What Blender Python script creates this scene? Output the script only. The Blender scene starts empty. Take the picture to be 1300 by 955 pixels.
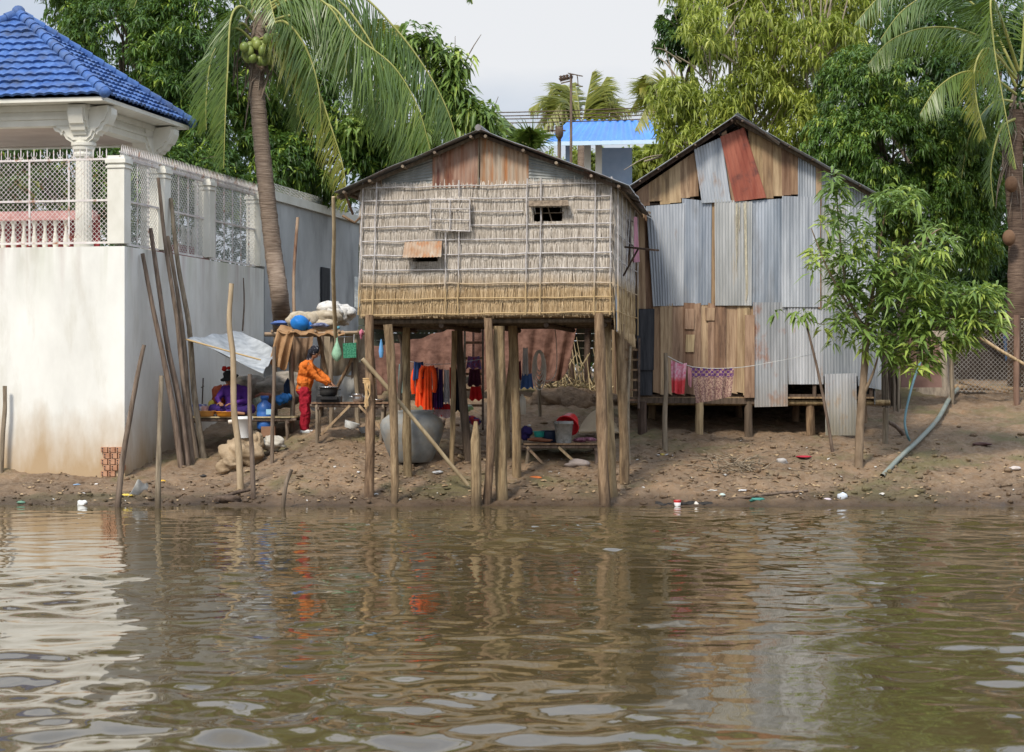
import bpy, math, random
import numpy as np
from mathutils import Vector, Matrix
random.seed(11); RS = np.random.RandomState(11)
R = math.radians
F, CX, CY, CH = 2600.0, 650.0, 477.5, 2.0
scene = bpy.context.scene
COL = scene.collection
Z = Vector((0, 0, 1))
U_ = random.uniform

def P(px, py, d):
    return Vector(((px-CX)*d/F, d, CH+(CY-py)*d/F))

# ------------------------------------------------------------------ noise
def _hash(ix, iy, s):
    h = (ix.astype(np.int64)*374761393 + iy.astype(np.int64)*668265263 + s*1274126177) & 0x7fffffff
    h = ((h ^ (h >> 13))*1274126177) & 0x7fffffff
    return ((h ^ (h >> 16)) & 0xffff)/65535.0
def vnoise(x, y, s=0):
    x = np.asarray(x, float); y = np.asarray(y, float)
    ix = np.floor(x); iy = np.floor(y); fx = x-ix; fy = y-iy
    fx = fx*fx*(3-2*fx); fy = fy*fy*(3-2*fy)
    a = _hash(ix, iy, s); b = _hash(ix+1, iy, s); c = _hash(ix, iy+1, s); d = _hash(ix+1, iy+1, s)
    return (a*(1-fx)+b*fx)*(1-fy)+(c*(1-fx)+d*fx)*fy-0.5
def fbm(x, y, s=0, o=4):
    t = 0; a = 1
    for i in range(o):
        t = t+a*vnoise(x*2**i, y*2**i, s+i*17); a *= .5
    return t

# ------------------------------------------------------------------ terrain
YC = [-50, 27, 29, 30.6, 31.45, 32, 33, 34, 35.5, 38, 40, 43, 50, 100, 400]
ZC = [-2.2, -1.3, -.6, -.16, 0, .12, .40, .66, .95, 1.32, 1.66, 1.95, 2.1, 2.2, 2.2]
YL = [-50, 27, 29, 30.8, 31.75, 33, 34.2, 35.5, 37, 40, 43, 50, 100, 400]
ZL = [-2.2, -1.3, -.6, -.13, 0, .17, .34, .55, .82, 1.3, 1.75, 2.1, 2.2, 2.2]
def T(x, y, fine=True):
    x = np.asarray(x, float); y = np.asarray(y, float)
    w = np.clip((x+5.6)/2.6, 0, 1); w = w*w*(3-2*w)
    z = np.interp(y, YC, ZC)*w+np.interp(y, YL, ZL)*(1-w)
    z = z+.10*fbm(x*.7, y*.7, 3, 2)*np.clip((y-30)/4, .25, 1)
    z = z+.02*fbm(x*2.1, y*2.1, 33, 3)
    z = z-.04*np.exp(-((x-4.5)/2.4)**2)*np.exp(-((y-36.5)/1.6)**2)
    if fine:
        far = np.clip((60-y)/10, 0, 1)
        z = z+far*(.065*fbm(x*6, y*6, 9, 3)+.045*np.maximum(vnoise(x*9, y*9, 5), 0)*2*np.clip(vnoise(x*1.3, y*1.3, 8)+.45, 0, 1))
    return z
def G(px, py):
    """world point where the ground is seen at a pixel"""
    d = 29.0
    while d < 60:
        p = P(px, py, d)
        if p.z <= float(T(p.x, p.y, False)): return p
        d += .02
    return P(px, py, 45)
def gz(x, y): return float(T(x, y))

# ------------------------------------------------------------------ materials
MATS = {}
class NT:
    def __init__(s, name):
        s.m = bpy.data.materials.new(name); s.m.use_nodes = True
        s.t = s.m.node_tree; s.b = s.t.nodes['Principled BSDF']; s.out = s.t.nodes['Material Output']
    def n(s, typ, **kw):
        nd = s.t.nodes.new(typ)
        for k, v in kw.items(): setattr(nd, k, v)
        return nd
    def l(s, a, b): s.t.links.new(a, b)
    def pos(s, stretch=(1, 1, 1), obj=False):
        g = s.n('ShaderNodeTexCoord').outputs['Object'] if obj else s.n('ShaderNodeNewGeometry').outputs['Position']
        mp = s.n('ShaderNodeMapping'); mp.inputs['Scale'].default_value = stretch
        s.l(g, mp.inputs['Vector'])
        return mp.outputs[0]
    def noise(s, vec, scale, detail=5, rough=.6):
        nd = s.n('ShaderNodeTexNoise'); nd.inputs['Scale'].default_value = scale
        nd.inputs['Detail'].default_value = detail; nd.inputs['Roughness'].default_value = rough
        s.l(vec, nd.inputs['Vector']); return nd.outputs[0]
    def ramp(s, fac, stops, interp='LINEAR'):
        r = s.n('ShaderNodeValToRGB'); r.color_ramp.interpolation = interp
        e = r.color_ramp.elements
        while len(e) < len(stops): e.new(.5)
        for i, (p, c) in enumerate(stops):
            e[i].position = p
            e[i].color = (c[0], c[1], c[2], 1) if not isinstance(c, (int, float)) else (c, c, c, 1)
        s.l(fac, r.inputs[0]); return r.outputs[0]
    def mix(s, fac, a, b, mode='MIX'):
        m = s.n('ShaderNodeMix', data_type='RGBA', blend_type=mode)
        for sock, v in ((m.inputs[0], fac), (m.inputs[6], a), (m.inputs[7], b)):
            if isinstance(v, (int, float)): sock.default_value = v
            elif isinstance(v, tuple): sock.default_value = (*v, 1)
            else: s.l(v, sock)
        return m.outputs[2]
    def math(s, op, a, b=None, clamp=False):
        m = s.n('ShaderNodeMath', operation=op, use_clamp=clamp)
        for i, v in enumerate((a, b)):
            if v is None: continue
            if isinstance(v, (int, float)): m.inputs[i].default_value = v
            else: s.l(v, m.inputs[i])
        return m.outputs[0]
    def zpos(s):
        x = s.n('ShaderNodeSeparateXYZ'); s.l(s.n('ShaderNodeNewGeometry').outputs['Position'], x.inputs[0])
        return x.outputs
    def bump(s, h, strength, dist=.02):
        b = s.n('ShaderNodeBump'); b.inputs['Strength'].default_value = strength
        b.inputs['Distance'].default_value = dist; s.l(h, b.inputs['Height'])
        s.l(b.outputs[0], s.b.inputs['Normal'])
    def fin(s, col, rough=.8, spec=.3, metal=0):
        s.l(col, s.b.inputs['Base Color'])
        if isinstance(rough, (int, float)): s.b.inputs['Roughness'].default_value = rough
        else: s.l(rough, s.b.inputs['Roughness'])
        s.b.inputs['Specular IOR Level'].default_value = spec
        s.b.inputs['Metallic'].default_value = metal
        return s.m

def M(name, c1, c2, scale=4, stretch=(1, 1, 1), rough=.8, spec=.25, bump=.3, bscale=25, bdist=.01, metal=0,
      rnd=0., blot=None, blotscale=2, blotpos=(.55, .7), tide=None, drip=None, obj=False, extra=None, mid=(.35, .65)):
    """noise between two colours, optional per-object variation, blotches and a tide stain"""
    if name in MATS: return MATS[name]
    k = NT(name); v = k.pos(stretch, obj)
    col = k.ramp(k.noise(v, scale), [(mid[0], c1), (mid[1], c2)])
    if blot:
        col = k.mix(k.ramp(k.noise(k.pos(extra or (1, 1, 1)), blotscale, 6, .65), [(blotpos[0], 0), (blotpos[1], 1)]), col, blot)
    if tide:
        z0, z1, tc, amt = tide
        zz = k.math('ADD', k.zpos()[2], k.math('MULTIPLY', k.math('SUBTRACT', k.noise(k.pos((1, 1, .35)), 2.2), .5), (z1-z0)*1.4))
        f = k.math('MULTIPLY', k.math('DIVIDE', k.math('SUBTRACT', z1, zz), z1-z0, True), amt)
        col = k.mix(f, col, tc)
    if drip:     # runs of rust and algae below a ledge at height z
        z1, dl, dc, amt = drip
        zz = k.math('DIVIDE', k.math('SUBTRACT', k.zpos()[2], z1-dl), dl, True)
        st = k.noise(k.pos((3.2, 3.2, .25)), 1.0, 3)
        f = k.math('MULTIPLY', k.math('MULTIPLY', k.math('MULTIPLY', zz, zz), k.ramp(st, [(.45, 0), (.62, 1)])), amt)
        col = k.mix(f, col, k.ramp(k.noise(k.pos((1.5, 1.5, .1)), 1.2, 2), [(.4, dc[0]), (.5, dc[1]), (.6, dc[2])]))
    if rnd:
        oi = k.n('ShaderNodeObjectInfo')
        hv = k.n('ShaderNodeHueSaturation')
        k.l(col, hv.inputs['Color'])
        k.l(k.math('ADD', k.math('MULTIPLY', oi.outputs['Random'], 2*rnd), 1-rnd), hv.inputs['Value'])
        k.l(k.math('ADD', k.math('MULTIPLY', oi.outputs['Random'], .03), .485), hv.inputs['Hue'])
        col = hv.outputs[0]
    if bump: k.bump(k.noise(v, bscale, 5), bump, bdist)
    MATS[name] = k.fin(col, rough, spec, metal)
    return MATS[name]

# ------------------------------------------------------------------ mesh builder
class MB:
    def __init__(s): s.v = []; s.f = []; s.sm = []; s.mi = []; s.cur = 0
    def add(s, vs, fs, smooth=False):
        o = len(s.v); s.v.extend([tuple(q) for q in vs])
        for f in fs: s.f.append(tuple(i+o for i in f)); s.sm.append(smooth); s.mi.append(s.cur)
        return s
    def box(s, c, size, rot=None):
        hx, hy, hz = size[0]/2, size[1]/2, size[2]/2
        vs = [Vector((x, y, z)) for x in (-hx, hx) for y in (-hy, hy) for z in (-hz, hz)]
        if rot: vs = [rot @ q for q in vs]
        return s.add([q+Vector(c) for q in vs], [(0, 1, 3, 2), (4, 6, 7, 5), (0, 4, 5, 1), (2, 3, 7, 6), (0, 2, 6, 4), (1, 5, 7, 3)])
    def quadbox(s, tl, tr, br, bl, th, jag=0):
        """slab from a front quad, thickness away from the viewer of the quad"""
        n = (Vector(tr)-Vector(bl)).cross(Vector(tl)-Vector(br)); n.normalize()
        if n.y < 0: n = -n
        a = [Vector(q) for q in (tl, tr, br, bl)]; b = [q+n*th for q in a]
        return s.add(a+b, [(0, 3, 2, 1), (4, 5, 6, 7), (0, 1, 5, 4), (1, 2, 6, 5), (2, 3, 7, 6), (3, 0, 4, 7)])
    def bar(s, p, q, w, h=None):
        p = Vector(p); q = Vector(q); h = h or w
        t = (q-p); L = t.length; t.normalize()
        r = Z.cross(t)
        if r.length < .05: r = Vector((1, 0, 0))
        r.normalize(); u = t.cross(r)
        vs = [p+r*a*w/2+u*b*h/2 for a, b in ((-1, -1), (1, -1), (1, 1), (-1, 1))]
        vs += [x+t*L for x in vs]
        return s.add(vs, [(0, 3, 2, 1), (4, 5, 6, 7), (0, 1, 5, 4), (1, 2, 6, 5), (2, 3, 7, 6), (3, 0, 4, 7)])
    def tube(s, pts, rad, n=8, lump=0, cap=True, smooth=True, flat=1.0):
        pts = [Vector(q) for q in pts]; m = len(pts)
        if isinstance(rad, (int, float)): rad = [rad]*m
        elif len(rad) == 2 and m > 2: rad = [rad[0]+(rad[1]-rad[0])*i/(m-1) for i in range(m)]
        vs = []; r0 = None; ph = U_(0, 6)
        lumps = [1+lump*U_(-1, 1) for _ in range(n)]
        for i, q in enumerate(pts):
            t = (pts[min(i+1, m-1)]-pts[max(i-1, 0)])
            if t.length < 1e-9: t = Z.copy()
            t.normalize()
            if r0 is None:
                r0 = t.cross(Vector((0, 1, 0)))
                if r0.length < .1: r0 = t.cross(Vector((1, 0, 0)))
            r0 = (r0-t*r0.dot(t)).normalized(); u = t.cross(r0)
            for k in range(n):
                a = 2*math.pi*k/n
                rr = rad[i]*lumps[k]*(1+lump*.5*U_(-1, 1))
                vs.append(q+(r0*math.cos(a)+u*math.sin(a)*flat)*rr)
        fs = [(i*n+k, i*n+(k+1) % n, (i+1)*n+(k+1) % n, (i+1)*n+k) for i in range(m-1) for k in range(n)]
        s.add(vs, fs, smooth)
        if cap:
            s.add(vs[:n], [tuple(reversed(range(n)))]); s.add(vs[-n:], [tuple(range(n))])
        return s
    def lathe(s, c, prof, n=24, tilt=None, lump=0, smooth=True, cap=True):
        """prof: (radius, z) list"""
        c = Vector(c); vs = []
        lm = [1+lump*U_(-1, 1) for _ in range(n)]
        for r, z in prof:
            for k in range(n):
                a = 2*math.pi*k/n; q = Vector((r*lm[k]*math.cos(a), r*lm[k]*math.sin(a), z))
                vs.append(c+(tilt @ q if tilt else q))
        m = len(prof)
        fs = [(i*n+k, i*n+(k+1) % n, (i+1)*n+(k+1) % n, (i+1)*n+k) for i in range(m-1) for k in range(n)]
        if cap:
            if prof[0][0] > 1e-4: s.add(vs[:n], [tuple(reversed(range(n)))])
            if prof[-1][0] > 1e-4: s.add(vs[-n:], [tuple(range(n))])
        return s.add(vs, fs, smooth)
    def ell(s, c, r, n=12, m=8, rot=None, lump=0, seed=0):
        c = Vector(c); vs = []
        if isinstance(r, (int, float)): r = (r, r, r)
        for i in range(m+1):
            th = math.pi*i/m
            for k in range(n):
                a = 2*math.pi*k/n
                q = Vector((math.sin(th)*math.cos(a), math.sin(th)*math.sin(a), math.cos(th)))
                f = 1
                if lump: f += lump*2*float(fbm(q.x*1.7+seed+q.z*1.3, q.y*1.7+seed*2-q.z, 5, 3))
                q = Vector((q.x*r[0]*f, q.y*r[1]*f, q.z*r[2]*f))
                vs.append(c+(rot @ q if rot else q))
        fs = [(i*n+k, (i+1)*n+k, (i+1)*n+(k+1) % n, i*n+(k+1) % n) for i in range(m) for k in range(n)]
        return s.add(vs, fs, True)
    def grid(s, fn, nu, nv, th=0, smooth=True):
        """fn(u,v)->point; th>0 makes it a slab (offset along the normal)"""
        pts = [[Vector(fn(i/nu, j/nv)) for j in range(nv+1)] for i in range(nu+1)]
        w = nv+1
        fs = [(i*w+j, (i+1)*w+j, (i+1)*w+j+1, i*w+j+1) for i in range(nu) for j in range(nv)]
        s.add([q for r in pts for q in r], fs, smooth)
        if th:
            bk = []
            for i in range(nu+1):
                for j in range(nv+1):
                    a = pts[min(i+1, nu)][j]-pts[max(i-1, 0)][j]; b = pts[i][min(j+1, nv)]-pts[i][max(j-1, 0)]
                    nn = a.cross(b)
                    if nn.length > 0: nn.normalize()
                    bk.append(pts[i][j]+nn*th)
            o = len(s.v)-(nu+1)*w
            s.add(bk, [tuple(reversed(f)) for f in fs], smooth)
            o2 = o+(nu+1)*w
            def side(idx):
                k = len(idx)
                s.add([s.v[o+a] for a in idx]+[s.v[o2+a] for a in idx], [(i, i+1, k+i+1, k+i) for i in range(k-1)])
            side([j for j in range(w)]); side([nu*w+j for j in range(w)])
            side([i*w for i in range(nu+1)]); side([i*w+nv for i in range(nu+1)])
        return s
    def corr(s, tl, tr, br, bl, pitch=.065, amp=.008, dirn='u', th=.0025, dent=.006):
        tl, tr, br, bl = [Vector(q) for q in (tl, tr, br, bl)]
        n = (tr-bl).cross(tl-br).normalized()
        if n.y > 0: n = -n
        wd = max((tr-tl).length, (br-bl).length); ht = max((tl-bl).length, (tr-br).length)
        sd = U_(0, 99)
        if dirn == 'u': nu = int(wd/pitch*6)+2; nv = max(3, int(ht/.2))
        else: nv = int(ht/pitch*6)+2; nu = max(3, int(wd/.2))
        nu = min(nu, 500); nv = min(nv, 500)
        def fn(u, v):
            q = (tl*(1-u)+tr*u)*(1-v)+(bl*(1-u)+br*u)*v
            x = u*wd if dirn == 'u' else v*ht
            return q+n*(amp*math.sin(x/pitch*2*math.pi)+dent*2*float(vnoise(u*wd*2+sd, v*ht*2, 3)))
        return s.grid(fn, nu, nv, th)

ORG = {}
def mesh_of(name, v, f, mats, smooth=None, mi=None):
    me = bpy.data.meshes.new(name)
    me.from_pydata(v, [], f)
    if smooth is not None: me.polygons.foreach_set('use_smooth', smooth)
    if mi is not None: me.polygons.foreach_set('material_index', mi)
    for m in (mats if isinstance(mats, (list, tuple)) else [mats]): me.materials.append(m)
    me.update(); return me
def link(name, me_or_none, loc, parent=None):
    o = bpy.data.objects.new(name, me_or_none); COL.objects.link(o)
    if parent is not None: o.parent = parent; ORG[o.name] = ORG[parent.name]
    else: o.location = loc; ORG[o.name] = Vector(loc)
    return o
def tag(o, label=None, cat=None, group=None, kind=None):
    if label: o['label'] = label
    if cat: o['category'] = cat
    if group: o['group'] = group
    if kind: o['kind'] = kind
    return o
def obj(name, mb, mats, parent=None, label=None, cat=None, group=None, kind=None, origin=None):
    v = np.array(mb.v, float)
    if parent is not None: org = ORG[parent.name]
    else: org = Vector(origin) if origin else Vector(((v[:, 0].min()+v[:, 0].max())/2, (v[:, 1].min()+v[:, 1].max())/2, v[:, 2].min()))
    v = v-np.array(org)
    me = mesh_of(name, v.tolist(), mb.f, mats, mb.sm, mb.mi)
    return tag(link(name, me, org, parent), label, cat, group, kind)
def thing(name, label, cat, loc, group=None):
    return tag(link(name, None, Vector(loc)), label, cat, group)
def npobj(name, v, f, mat, parent=None, attr=None, loc=None, smooth=True):
    """numpy verts (N,3) and faces (M,k)"""
    if parent is not None: org = np.array(ORG[parent.name])
    else: org = np.array(loc) if loc is not None else np.array([v[:, 0].mean(), v[:, 1].mean(), v[:, 2].min()])
    v = (v-org).astype(np.float32); m, k = f.shape
    me = bpy.data.meshes.new(name)
    me.vertices.add(len(v)); me.vertices.foreach_set('co', v.ravel())
    me.loops.add(m*k); me.loops.foreach_set('vertex_index', f.astype(np.int32).ravel())
    me.polygons.add(m); me.polygons.foreach_set('loop_start', np.arange(0, m*k, k, dtype=np.int32))
    me.polygons.foreach_set('use_smooth', np.full(m, smooth))
    if attr is not None:
        a = me.attributes.new('rnd', 'FLOAT', 'FACE'); a.data.foreach_set('value', attr.astype(np.float32))
    me.materials.append(mat); me.update(calc_edges=True); me.validate()
    return link(name, me, Vector(org), parent)

class Plane:
    def __init__(s, p0, u):
        s.p = Vector(p0); s.u = Vector(u).normalized(); s.n = Vector((s.u.y, -s.u.x, 0))
    def px(s, px, py, off=0):
        d = Vector(((px-CX)/F, 1, (CY-py)/F)); c = Vector((0, 0, CH))
        t = (s.p+s.n*off-c).dot(s.n)/d.dot(s.n)
        return c+d*t
    def at(s, a, z, off=0):
        q = s.p+s.u*a+s.n*off; return Vector((q.x, q.y, z))

def pole_pts(p, q, bend=.03, n=7, kink=.012):
    p = Vector(p); q = Vector(q); L = (q-p).length
    side = Vector((U_(-1, 1), U_(-1, 1), 0))*bend*L
    return [p.lerp(q, i/n)+side*math.sin(math.pi*i/n)+Vector((U_(-kink, kink), U_(-kink, kink), 0))*(0 < i < n) for i in range(n+1)]
def spline(pts, n=8):
    pts = [Vector(q) for q in pts]; out = []
    for i in range(len(pts)-1):
        a = pts[max(i-1, 0)]; b = pts[i]; c = pts[i+1]; d = pts[min(i+2, len(pts)-1)]
        for k in range(n):
            t = k/n
            out.append(.5*((2*b)+(c-a)*t+(2*a-5*b+4*c-d)*t*t+(3*b-a-3*c+d)*t**3))
    out.append(pts[-1]); return out
# ------------------------------------------------------------------ camera, light, sky
cam = bpy.data.cameras.new('camera'); camo = bpy.data.objects.new('camera', cam); COL.objects.link(camo)
camo.location = (0, 0, CH); camo.rotation_euler = (R(90), 0, 0)
cam.sensor_width = 36; cam.lens = 72; cam.clip_end = 2000; cam.clip_start = .1
cam.dof.use_dof = True; cam.dof.focus_distance = 32.5; cam.dof.aperture_fstop = 5
scene.camera = camo
SD = Vector((-.40, -.74, .90)).normalized()
sl = bpy.data.lights.new('sun', 'SUN'); sl.energy = 3.1; sl.angle = R(11); sl.color = (1, .92, .81)
so = bpy.data.objects.new('sun', sl); COL.objects.link(so); so.rotation_euler = SD.to_track_quat('Z', 'Y').to_euler()
w = bpy.data.worlds.new('World'); scene.world = w; w.use_nodes = True
wt = w.node_tree; bg = wt.nodes['Background']; bg.inputs[1].default_value = .1
sky = wt.nodes.new('ShaderNodeTexSky'); sky.sky_type = 'NISHITA'; sky.sun_disc = False
sky.sun_elevation = math.asin(SD.z); sky.sun_rotation = math.atan2(SD.x, SD.y)
tc = wt.nodes.new('ShaderNodeTexCoord'); mp = wt.nodes.new('ShaderNodeMapping'); mp.inputs['Scale'].default_value = (1, 1, 2.6)
nz = wt.nodes.new('ShaderNodeTexNoise'); nz.inputs['Scale'].default_value = 3.2; nz.inputs['Detail'].default_value = 7
rp = wt.nodes.new('ShaderNodeValToRGB'); e = rp.color_ramp.elements
e[0].position = .38; e[0].color = (4.4, 5.05, 6.0, 1); e[1].position = .62; e[1].color = (6.9, 7.0, 7.2, 1)
rf = wt.nodes.new('ShaderNodeValToRGB'); e = rf.color_ramp.elements
e[0].position = .2; e[0].color = (.8, .8, .8, 1); e[1].position = .5; e[1].color = (.97, .97, .97, 1)
mx = wt.nodes.new('ShaderNodeMix'); mx.data_type = 'RGBA'
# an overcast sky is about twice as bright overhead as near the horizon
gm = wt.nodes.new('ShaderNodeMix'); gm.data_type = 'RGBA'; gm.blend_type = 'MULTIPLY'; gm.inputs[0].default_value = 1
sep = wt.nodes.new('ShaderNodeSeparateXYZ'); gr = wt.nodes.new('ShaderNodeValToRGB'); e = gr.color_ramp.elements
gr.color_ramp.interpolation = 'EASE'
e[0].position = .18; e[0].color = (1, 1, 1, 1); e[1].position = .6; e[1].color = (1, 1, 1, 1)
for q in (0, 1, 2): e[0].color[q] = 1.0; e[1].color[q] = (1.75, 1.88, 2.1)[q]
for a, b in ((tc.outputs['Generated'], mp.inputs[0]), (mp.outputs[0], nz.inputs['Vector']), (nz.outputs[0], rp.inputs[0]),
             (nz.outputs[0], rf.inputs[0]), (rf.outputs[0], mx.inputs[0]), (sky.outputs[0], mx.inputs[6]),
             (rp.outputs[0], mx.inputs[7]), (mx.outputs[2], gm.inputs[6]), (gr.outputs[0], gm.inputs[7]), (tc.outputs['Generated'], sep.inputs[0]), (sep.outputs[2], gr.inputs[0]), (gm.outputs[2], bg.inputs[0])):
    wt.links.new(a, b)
scene.view_settings.view_transform = 'Standard'; scene.view_settings.look = 'None'
scene.view_settings.gamma = 1; scene.view_settings.exposure = .30
scene.cycles.max_bounces = 6; scene.cycles.transparent_max_bounces = 6
scene.cycles.use_denoising = True

# ------------------------------------------------------------------ material set
WOOD_POST = M('weathered_post_wood', (.17, .11, .06), (.39, .275, .16), 3, (7, 7, .8), .85, .15, 1.0, 9, .03, rnd=.18,
              blot=(.09, .06, .038), blotscale=3, blotpos=(.48, .72), extra=(2, 2, .5), tide=(.0, .35, (.085, .06, .04), .85))
WOOD_DARK = M('old_dark_timber', (.075, .055, .04), (.15, .11, .08), 3, (7, 7, .8), .9, .1, .7, 9, .02, rnd=.2)
WOOD_GREY = M('grey_stick_wood', (.12, .09, .065), (.27, .21, .155), 3, (7, 7, .8), .9, .1, .7, 9, .015, rnd=.2,
              tide=(.0, .3, (.07, .05, .035), .8))
PLANK = M('bare_plank_wood', (.26, .17, .10), (.48, .345, .215), 2.2, (9, 9, .6), .8, .15, .6, 12, .012, rnd=.17,
          blot=(.13, .08, .05), blotscale=2.2, blotpos=(.56, .74), extra=(3, 3, .5))
PLANK_GREY = M('grey_plank_wood', (.21, .13, .075), (.37, .25, .15), 2.2, (9, 9, .6), .85, .1, .6, 12, .012, rnd=.25,
               blot=(.09, .06, .045), blotscale=2.5, blotpos=(.5, .75), extra=(3, 3, .5))
PLANK_TAR = M('tarred_plank', (.022, .024, .028), (.06, .06, .065), 2, (8, 8, .7), .75, .25, .5, 12, .01)
STEEL = M('galvanised_corrugated_sheet', (.24, .26, .285), (.47, .49, .51), 1.4, (5, 5, .35), .5, .5, .25, 14, .006, .2, rnd=.26,
          blot=(.30, .19, .12), blotscale=1.6, blotpos=(.64, .78), extra=(1.6, 1.6, .6))
STEEL_BLUE = M('bluish_corrugated_sheet', (.19, .22, .26), (.39, .42, .46), 1.4, (5, 5, .35), .5, .5, .25, 14, .006, .2, rnd=.14,
          blot=(.22, .22, .22), blotscale=1.9, blotpos=(.5, .75), extra=(2, 2, .5))
STEEL_TAN = M('dusty_corrugated_sheet', (.21, .215, .205), (.40, .40, .385), 1.4, (5, 5, .35), .55, .45, .25, 14, .006, .15, rnd=.14,
          blot=(.33, .25, .17), blotscale=1.7, blotpos=(.56, .75), extra=(2, 2, .4))
STEEL_WARM = M('galvanised_sheet_muddy_foot', (.28, .29, .30), (.48, .49, .50), 1.4, (6, 6, .35), .5, .5, .25, 14, .006, .2, rnd=.14,
               blot=(.36, .17, .07), blotscale=1.7, blotpos=(.54, .70), extra=(1.5, 1.5, 1), tide=(1.0, 1.9, (.33, .27, .18), .85))
STEEL_DULL = M('dull_grey_sheet', (.20, .21, .20), (.33, .34, .32), 1.6, (3, 3, 1), .6, .4, .25, 14, .006, .25, rnd=.1,
               blot=(.22, .14, .10), blotscale=2.4, blotpos=(.6, .8))
RUST = M('rusted_sheet', (.26, .12, .065), (.40, .30, .23), 1.6, (5, 5, .5), .8, .2, .3, 16, .006, .1, rnd=.12,
         blot=(.13, .055, .04), blotscale=2.1, blotpos=(.5, .66), extra=(2, 2, .5))
RUST_ORANGE = M('orange_rusted_sheet', (.32, .17, .085), (.42, .35, .27), 1.7, (5, 5, .5), .8, .2, .3, 16, .006, .1,
                blot=(.38, .15, .05), blotscale=2.4, blotpos=(.52, .68), extra=(3, 3, .4))
RED_SHEET = M('red_painted_sheet', (.25, .065, .04), (.36, .12, .075), 2, (3, 3, .6), .6, .35, .3, 16, .006, .1,
              blot=(.13, .05, .04), blotscale=2.5, blotpos=(.56, .7))
PLASTER = M('white_render', (.65, .64, .585), (.77, .76, .70), 1.1, (1.1, 1.1, .6), .85, .2, .25, 40, .004,
            blot=(.50, .47, .385), blotscale=1.6, blotpos=(.52, .95), extra=(2, 2, .5), tide=(.35, 1.6, (.40, .28, .155), .95), drip=(4.2, 1.5, ((.30, .16, .13), (.30, .28, .22), (.34, .36, .20)), .4))
PAINT = M('cream_column_paint', (.60, .58, .50), (.72, .70, .62), 2, (1, 1, .6), .6, .3, .1, 40, .003)
SOFFIT = M('pinkish_soffit_plaster', (.44, .36, .31), (.52, .44, .38), 2, (1, 1, 1), .8, .2, .05, 30, .003)
GREYWALL = M('grey_concrete_wall', (.33, .335, .33), (.52, .525, .515), 1.0, (.5, .5, .4), .85, .2, .25, 30, .004,
             blot=(.20, .20, .195), blotscale=1.2, blotpos=(.52, .8), extra=(.8, .8, .35))
CONCRETE = M('grey_jar_cement', (.17, .175, .165), (.29, .29, .27), 3, (1, 1, 1), .8, .25, .3, 30, .006,
             blot=(.27, .22, .155), blotscale=2.8, blotpos=(.5, .7))
TILE = M('blue_glazed_tile', (.028, .085, .27), (.075, .16, .38), 7, (1, 1, 1), .62, .35, .4, 40, .005, blot=(.055, .075, .13), blotscale=2.6, blotpos=(.46, .72))
BLUE_METAL = M('bright_blue_metal_roof', (.02, .15, .50), (.035, .21, .60), 1, (1, 1, 1), .35, .5, 0)
IRON = M('pale_pink_fence_paint', (.55, .50, .47), (.68, .64, .60), 5, (1, 1, 1), .5, .4, .1, 30, .002, blot=(.32, .13, .06), blotscale=7, blotpos=(.55, .68))
WIRE = M('galvanised_wire', (.42, .42, .40), (.58, .58, .55), 5, (1, 1, 1), .45, .5, 0, metal=.3)
REDWALL = M('dark_red_paint', (.22, .03, .035), (.30, .05, .05), 4, (1, 1, 1), .6, .3, .1, 30, .002)
MUDBRICK = M('bare_brick', (.34, .17, .10), (.46, .26, .16), 8, (1, 1, 1), .9, .1, .4, 40, .006)

def thatch_mat(name, grey, tan, z0, z1):
    k = NT(name); a = k.n('ShaderNodeAttribute', attribute_name='rnd')
    n = k.noise(k.pos((8, 8, 1)), 3)
    f = k.math('ADD', k.math('MULTIPLY', a.outputs['Fac'], .75), k.math('MULTIPLY', n, .3))
    g = k.ramp(f, grey); t = k.ramp(f, tan)
    zz = k.math('ADD', k.zpos()[2], k.math('MULTIPLY', k.math('SUBTRACT', k.noise(k.pos((1, 1, .3)), 4), .5), .25))
    m = k.math('DIVIDE', k.math('SUBTRACT', z1, zz), z1-z0, True)
    return k.fin(k.mix(m, g, t), .9, .1)
THATCH = thatch_mat('palm_thatch', [(.06, (.23, .185, .145)), (.34, (.47, .41, .335)), (.9, (.72, .66, .58))],
                    [(.10, (.19, .125, .065)), (.40, (.42, .295, .16)), (.9, (.62, .475, .29))], 3.30, 3.62)
BATTEN = M('bleached_bamboo_batten', (.36, .33, .31), (.56, .53, .51), 4, (3, 3, 3), .8, .2, .3, 20, .004,
           tide=(3.35, 3.60, (.44, .31, .15), .95))
BAMBOO = M('dry_bamboo', (.30, .22, .13), (.45, .35, .22), 3, (4, 4, 1), .7, .25, .3, 20, .005, rnd=.2)

def leaf_mat(name, dark, mid, light, rough=.42, trans=.28):
    k = NT(name); a = k.n('ShaderNodeAttribute', attribute_name='rnd')
    n = k.noise(k.pos(), 1.1, 2)
    f = k.math('ADD', k.math('MULTIPLY', a.outputs['Fac'], .8), k.math('MULTIPLY', k.math('SUBTRACT', n, .4), .55))
    c = k.ramp(f, [(0.05, dark), (.5, mid), (.95, light)])
    k.fin(c, rough, .45)
    tr = k.n('ShaderNodeBsdfTranslucent'); k.l(k.mix(.35, c, (.30, .42, .05)), tr.inputs[0])
    ms = k.n('ShaderNodeMixShader'); ms.inputs[0].default_value = trans
    k.l(k.b.outputs[0], ms.inputs[1]); k.l(tr.outputs[0], ms.inputs[2]); k.l(ms.outputs[0], k.out.inputs[0])
    return k.m
LEAF_DARK = leaf_mat('dark_green_leaves', (.014, .040, .008), (.078, .160, .024), (.38, .48, .06))
LEAF_DEEP = leaf_mat('deep_green_leaves', (.012, .034, .009), (.045, .105, .020), (.17, .28, .04))
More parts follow.
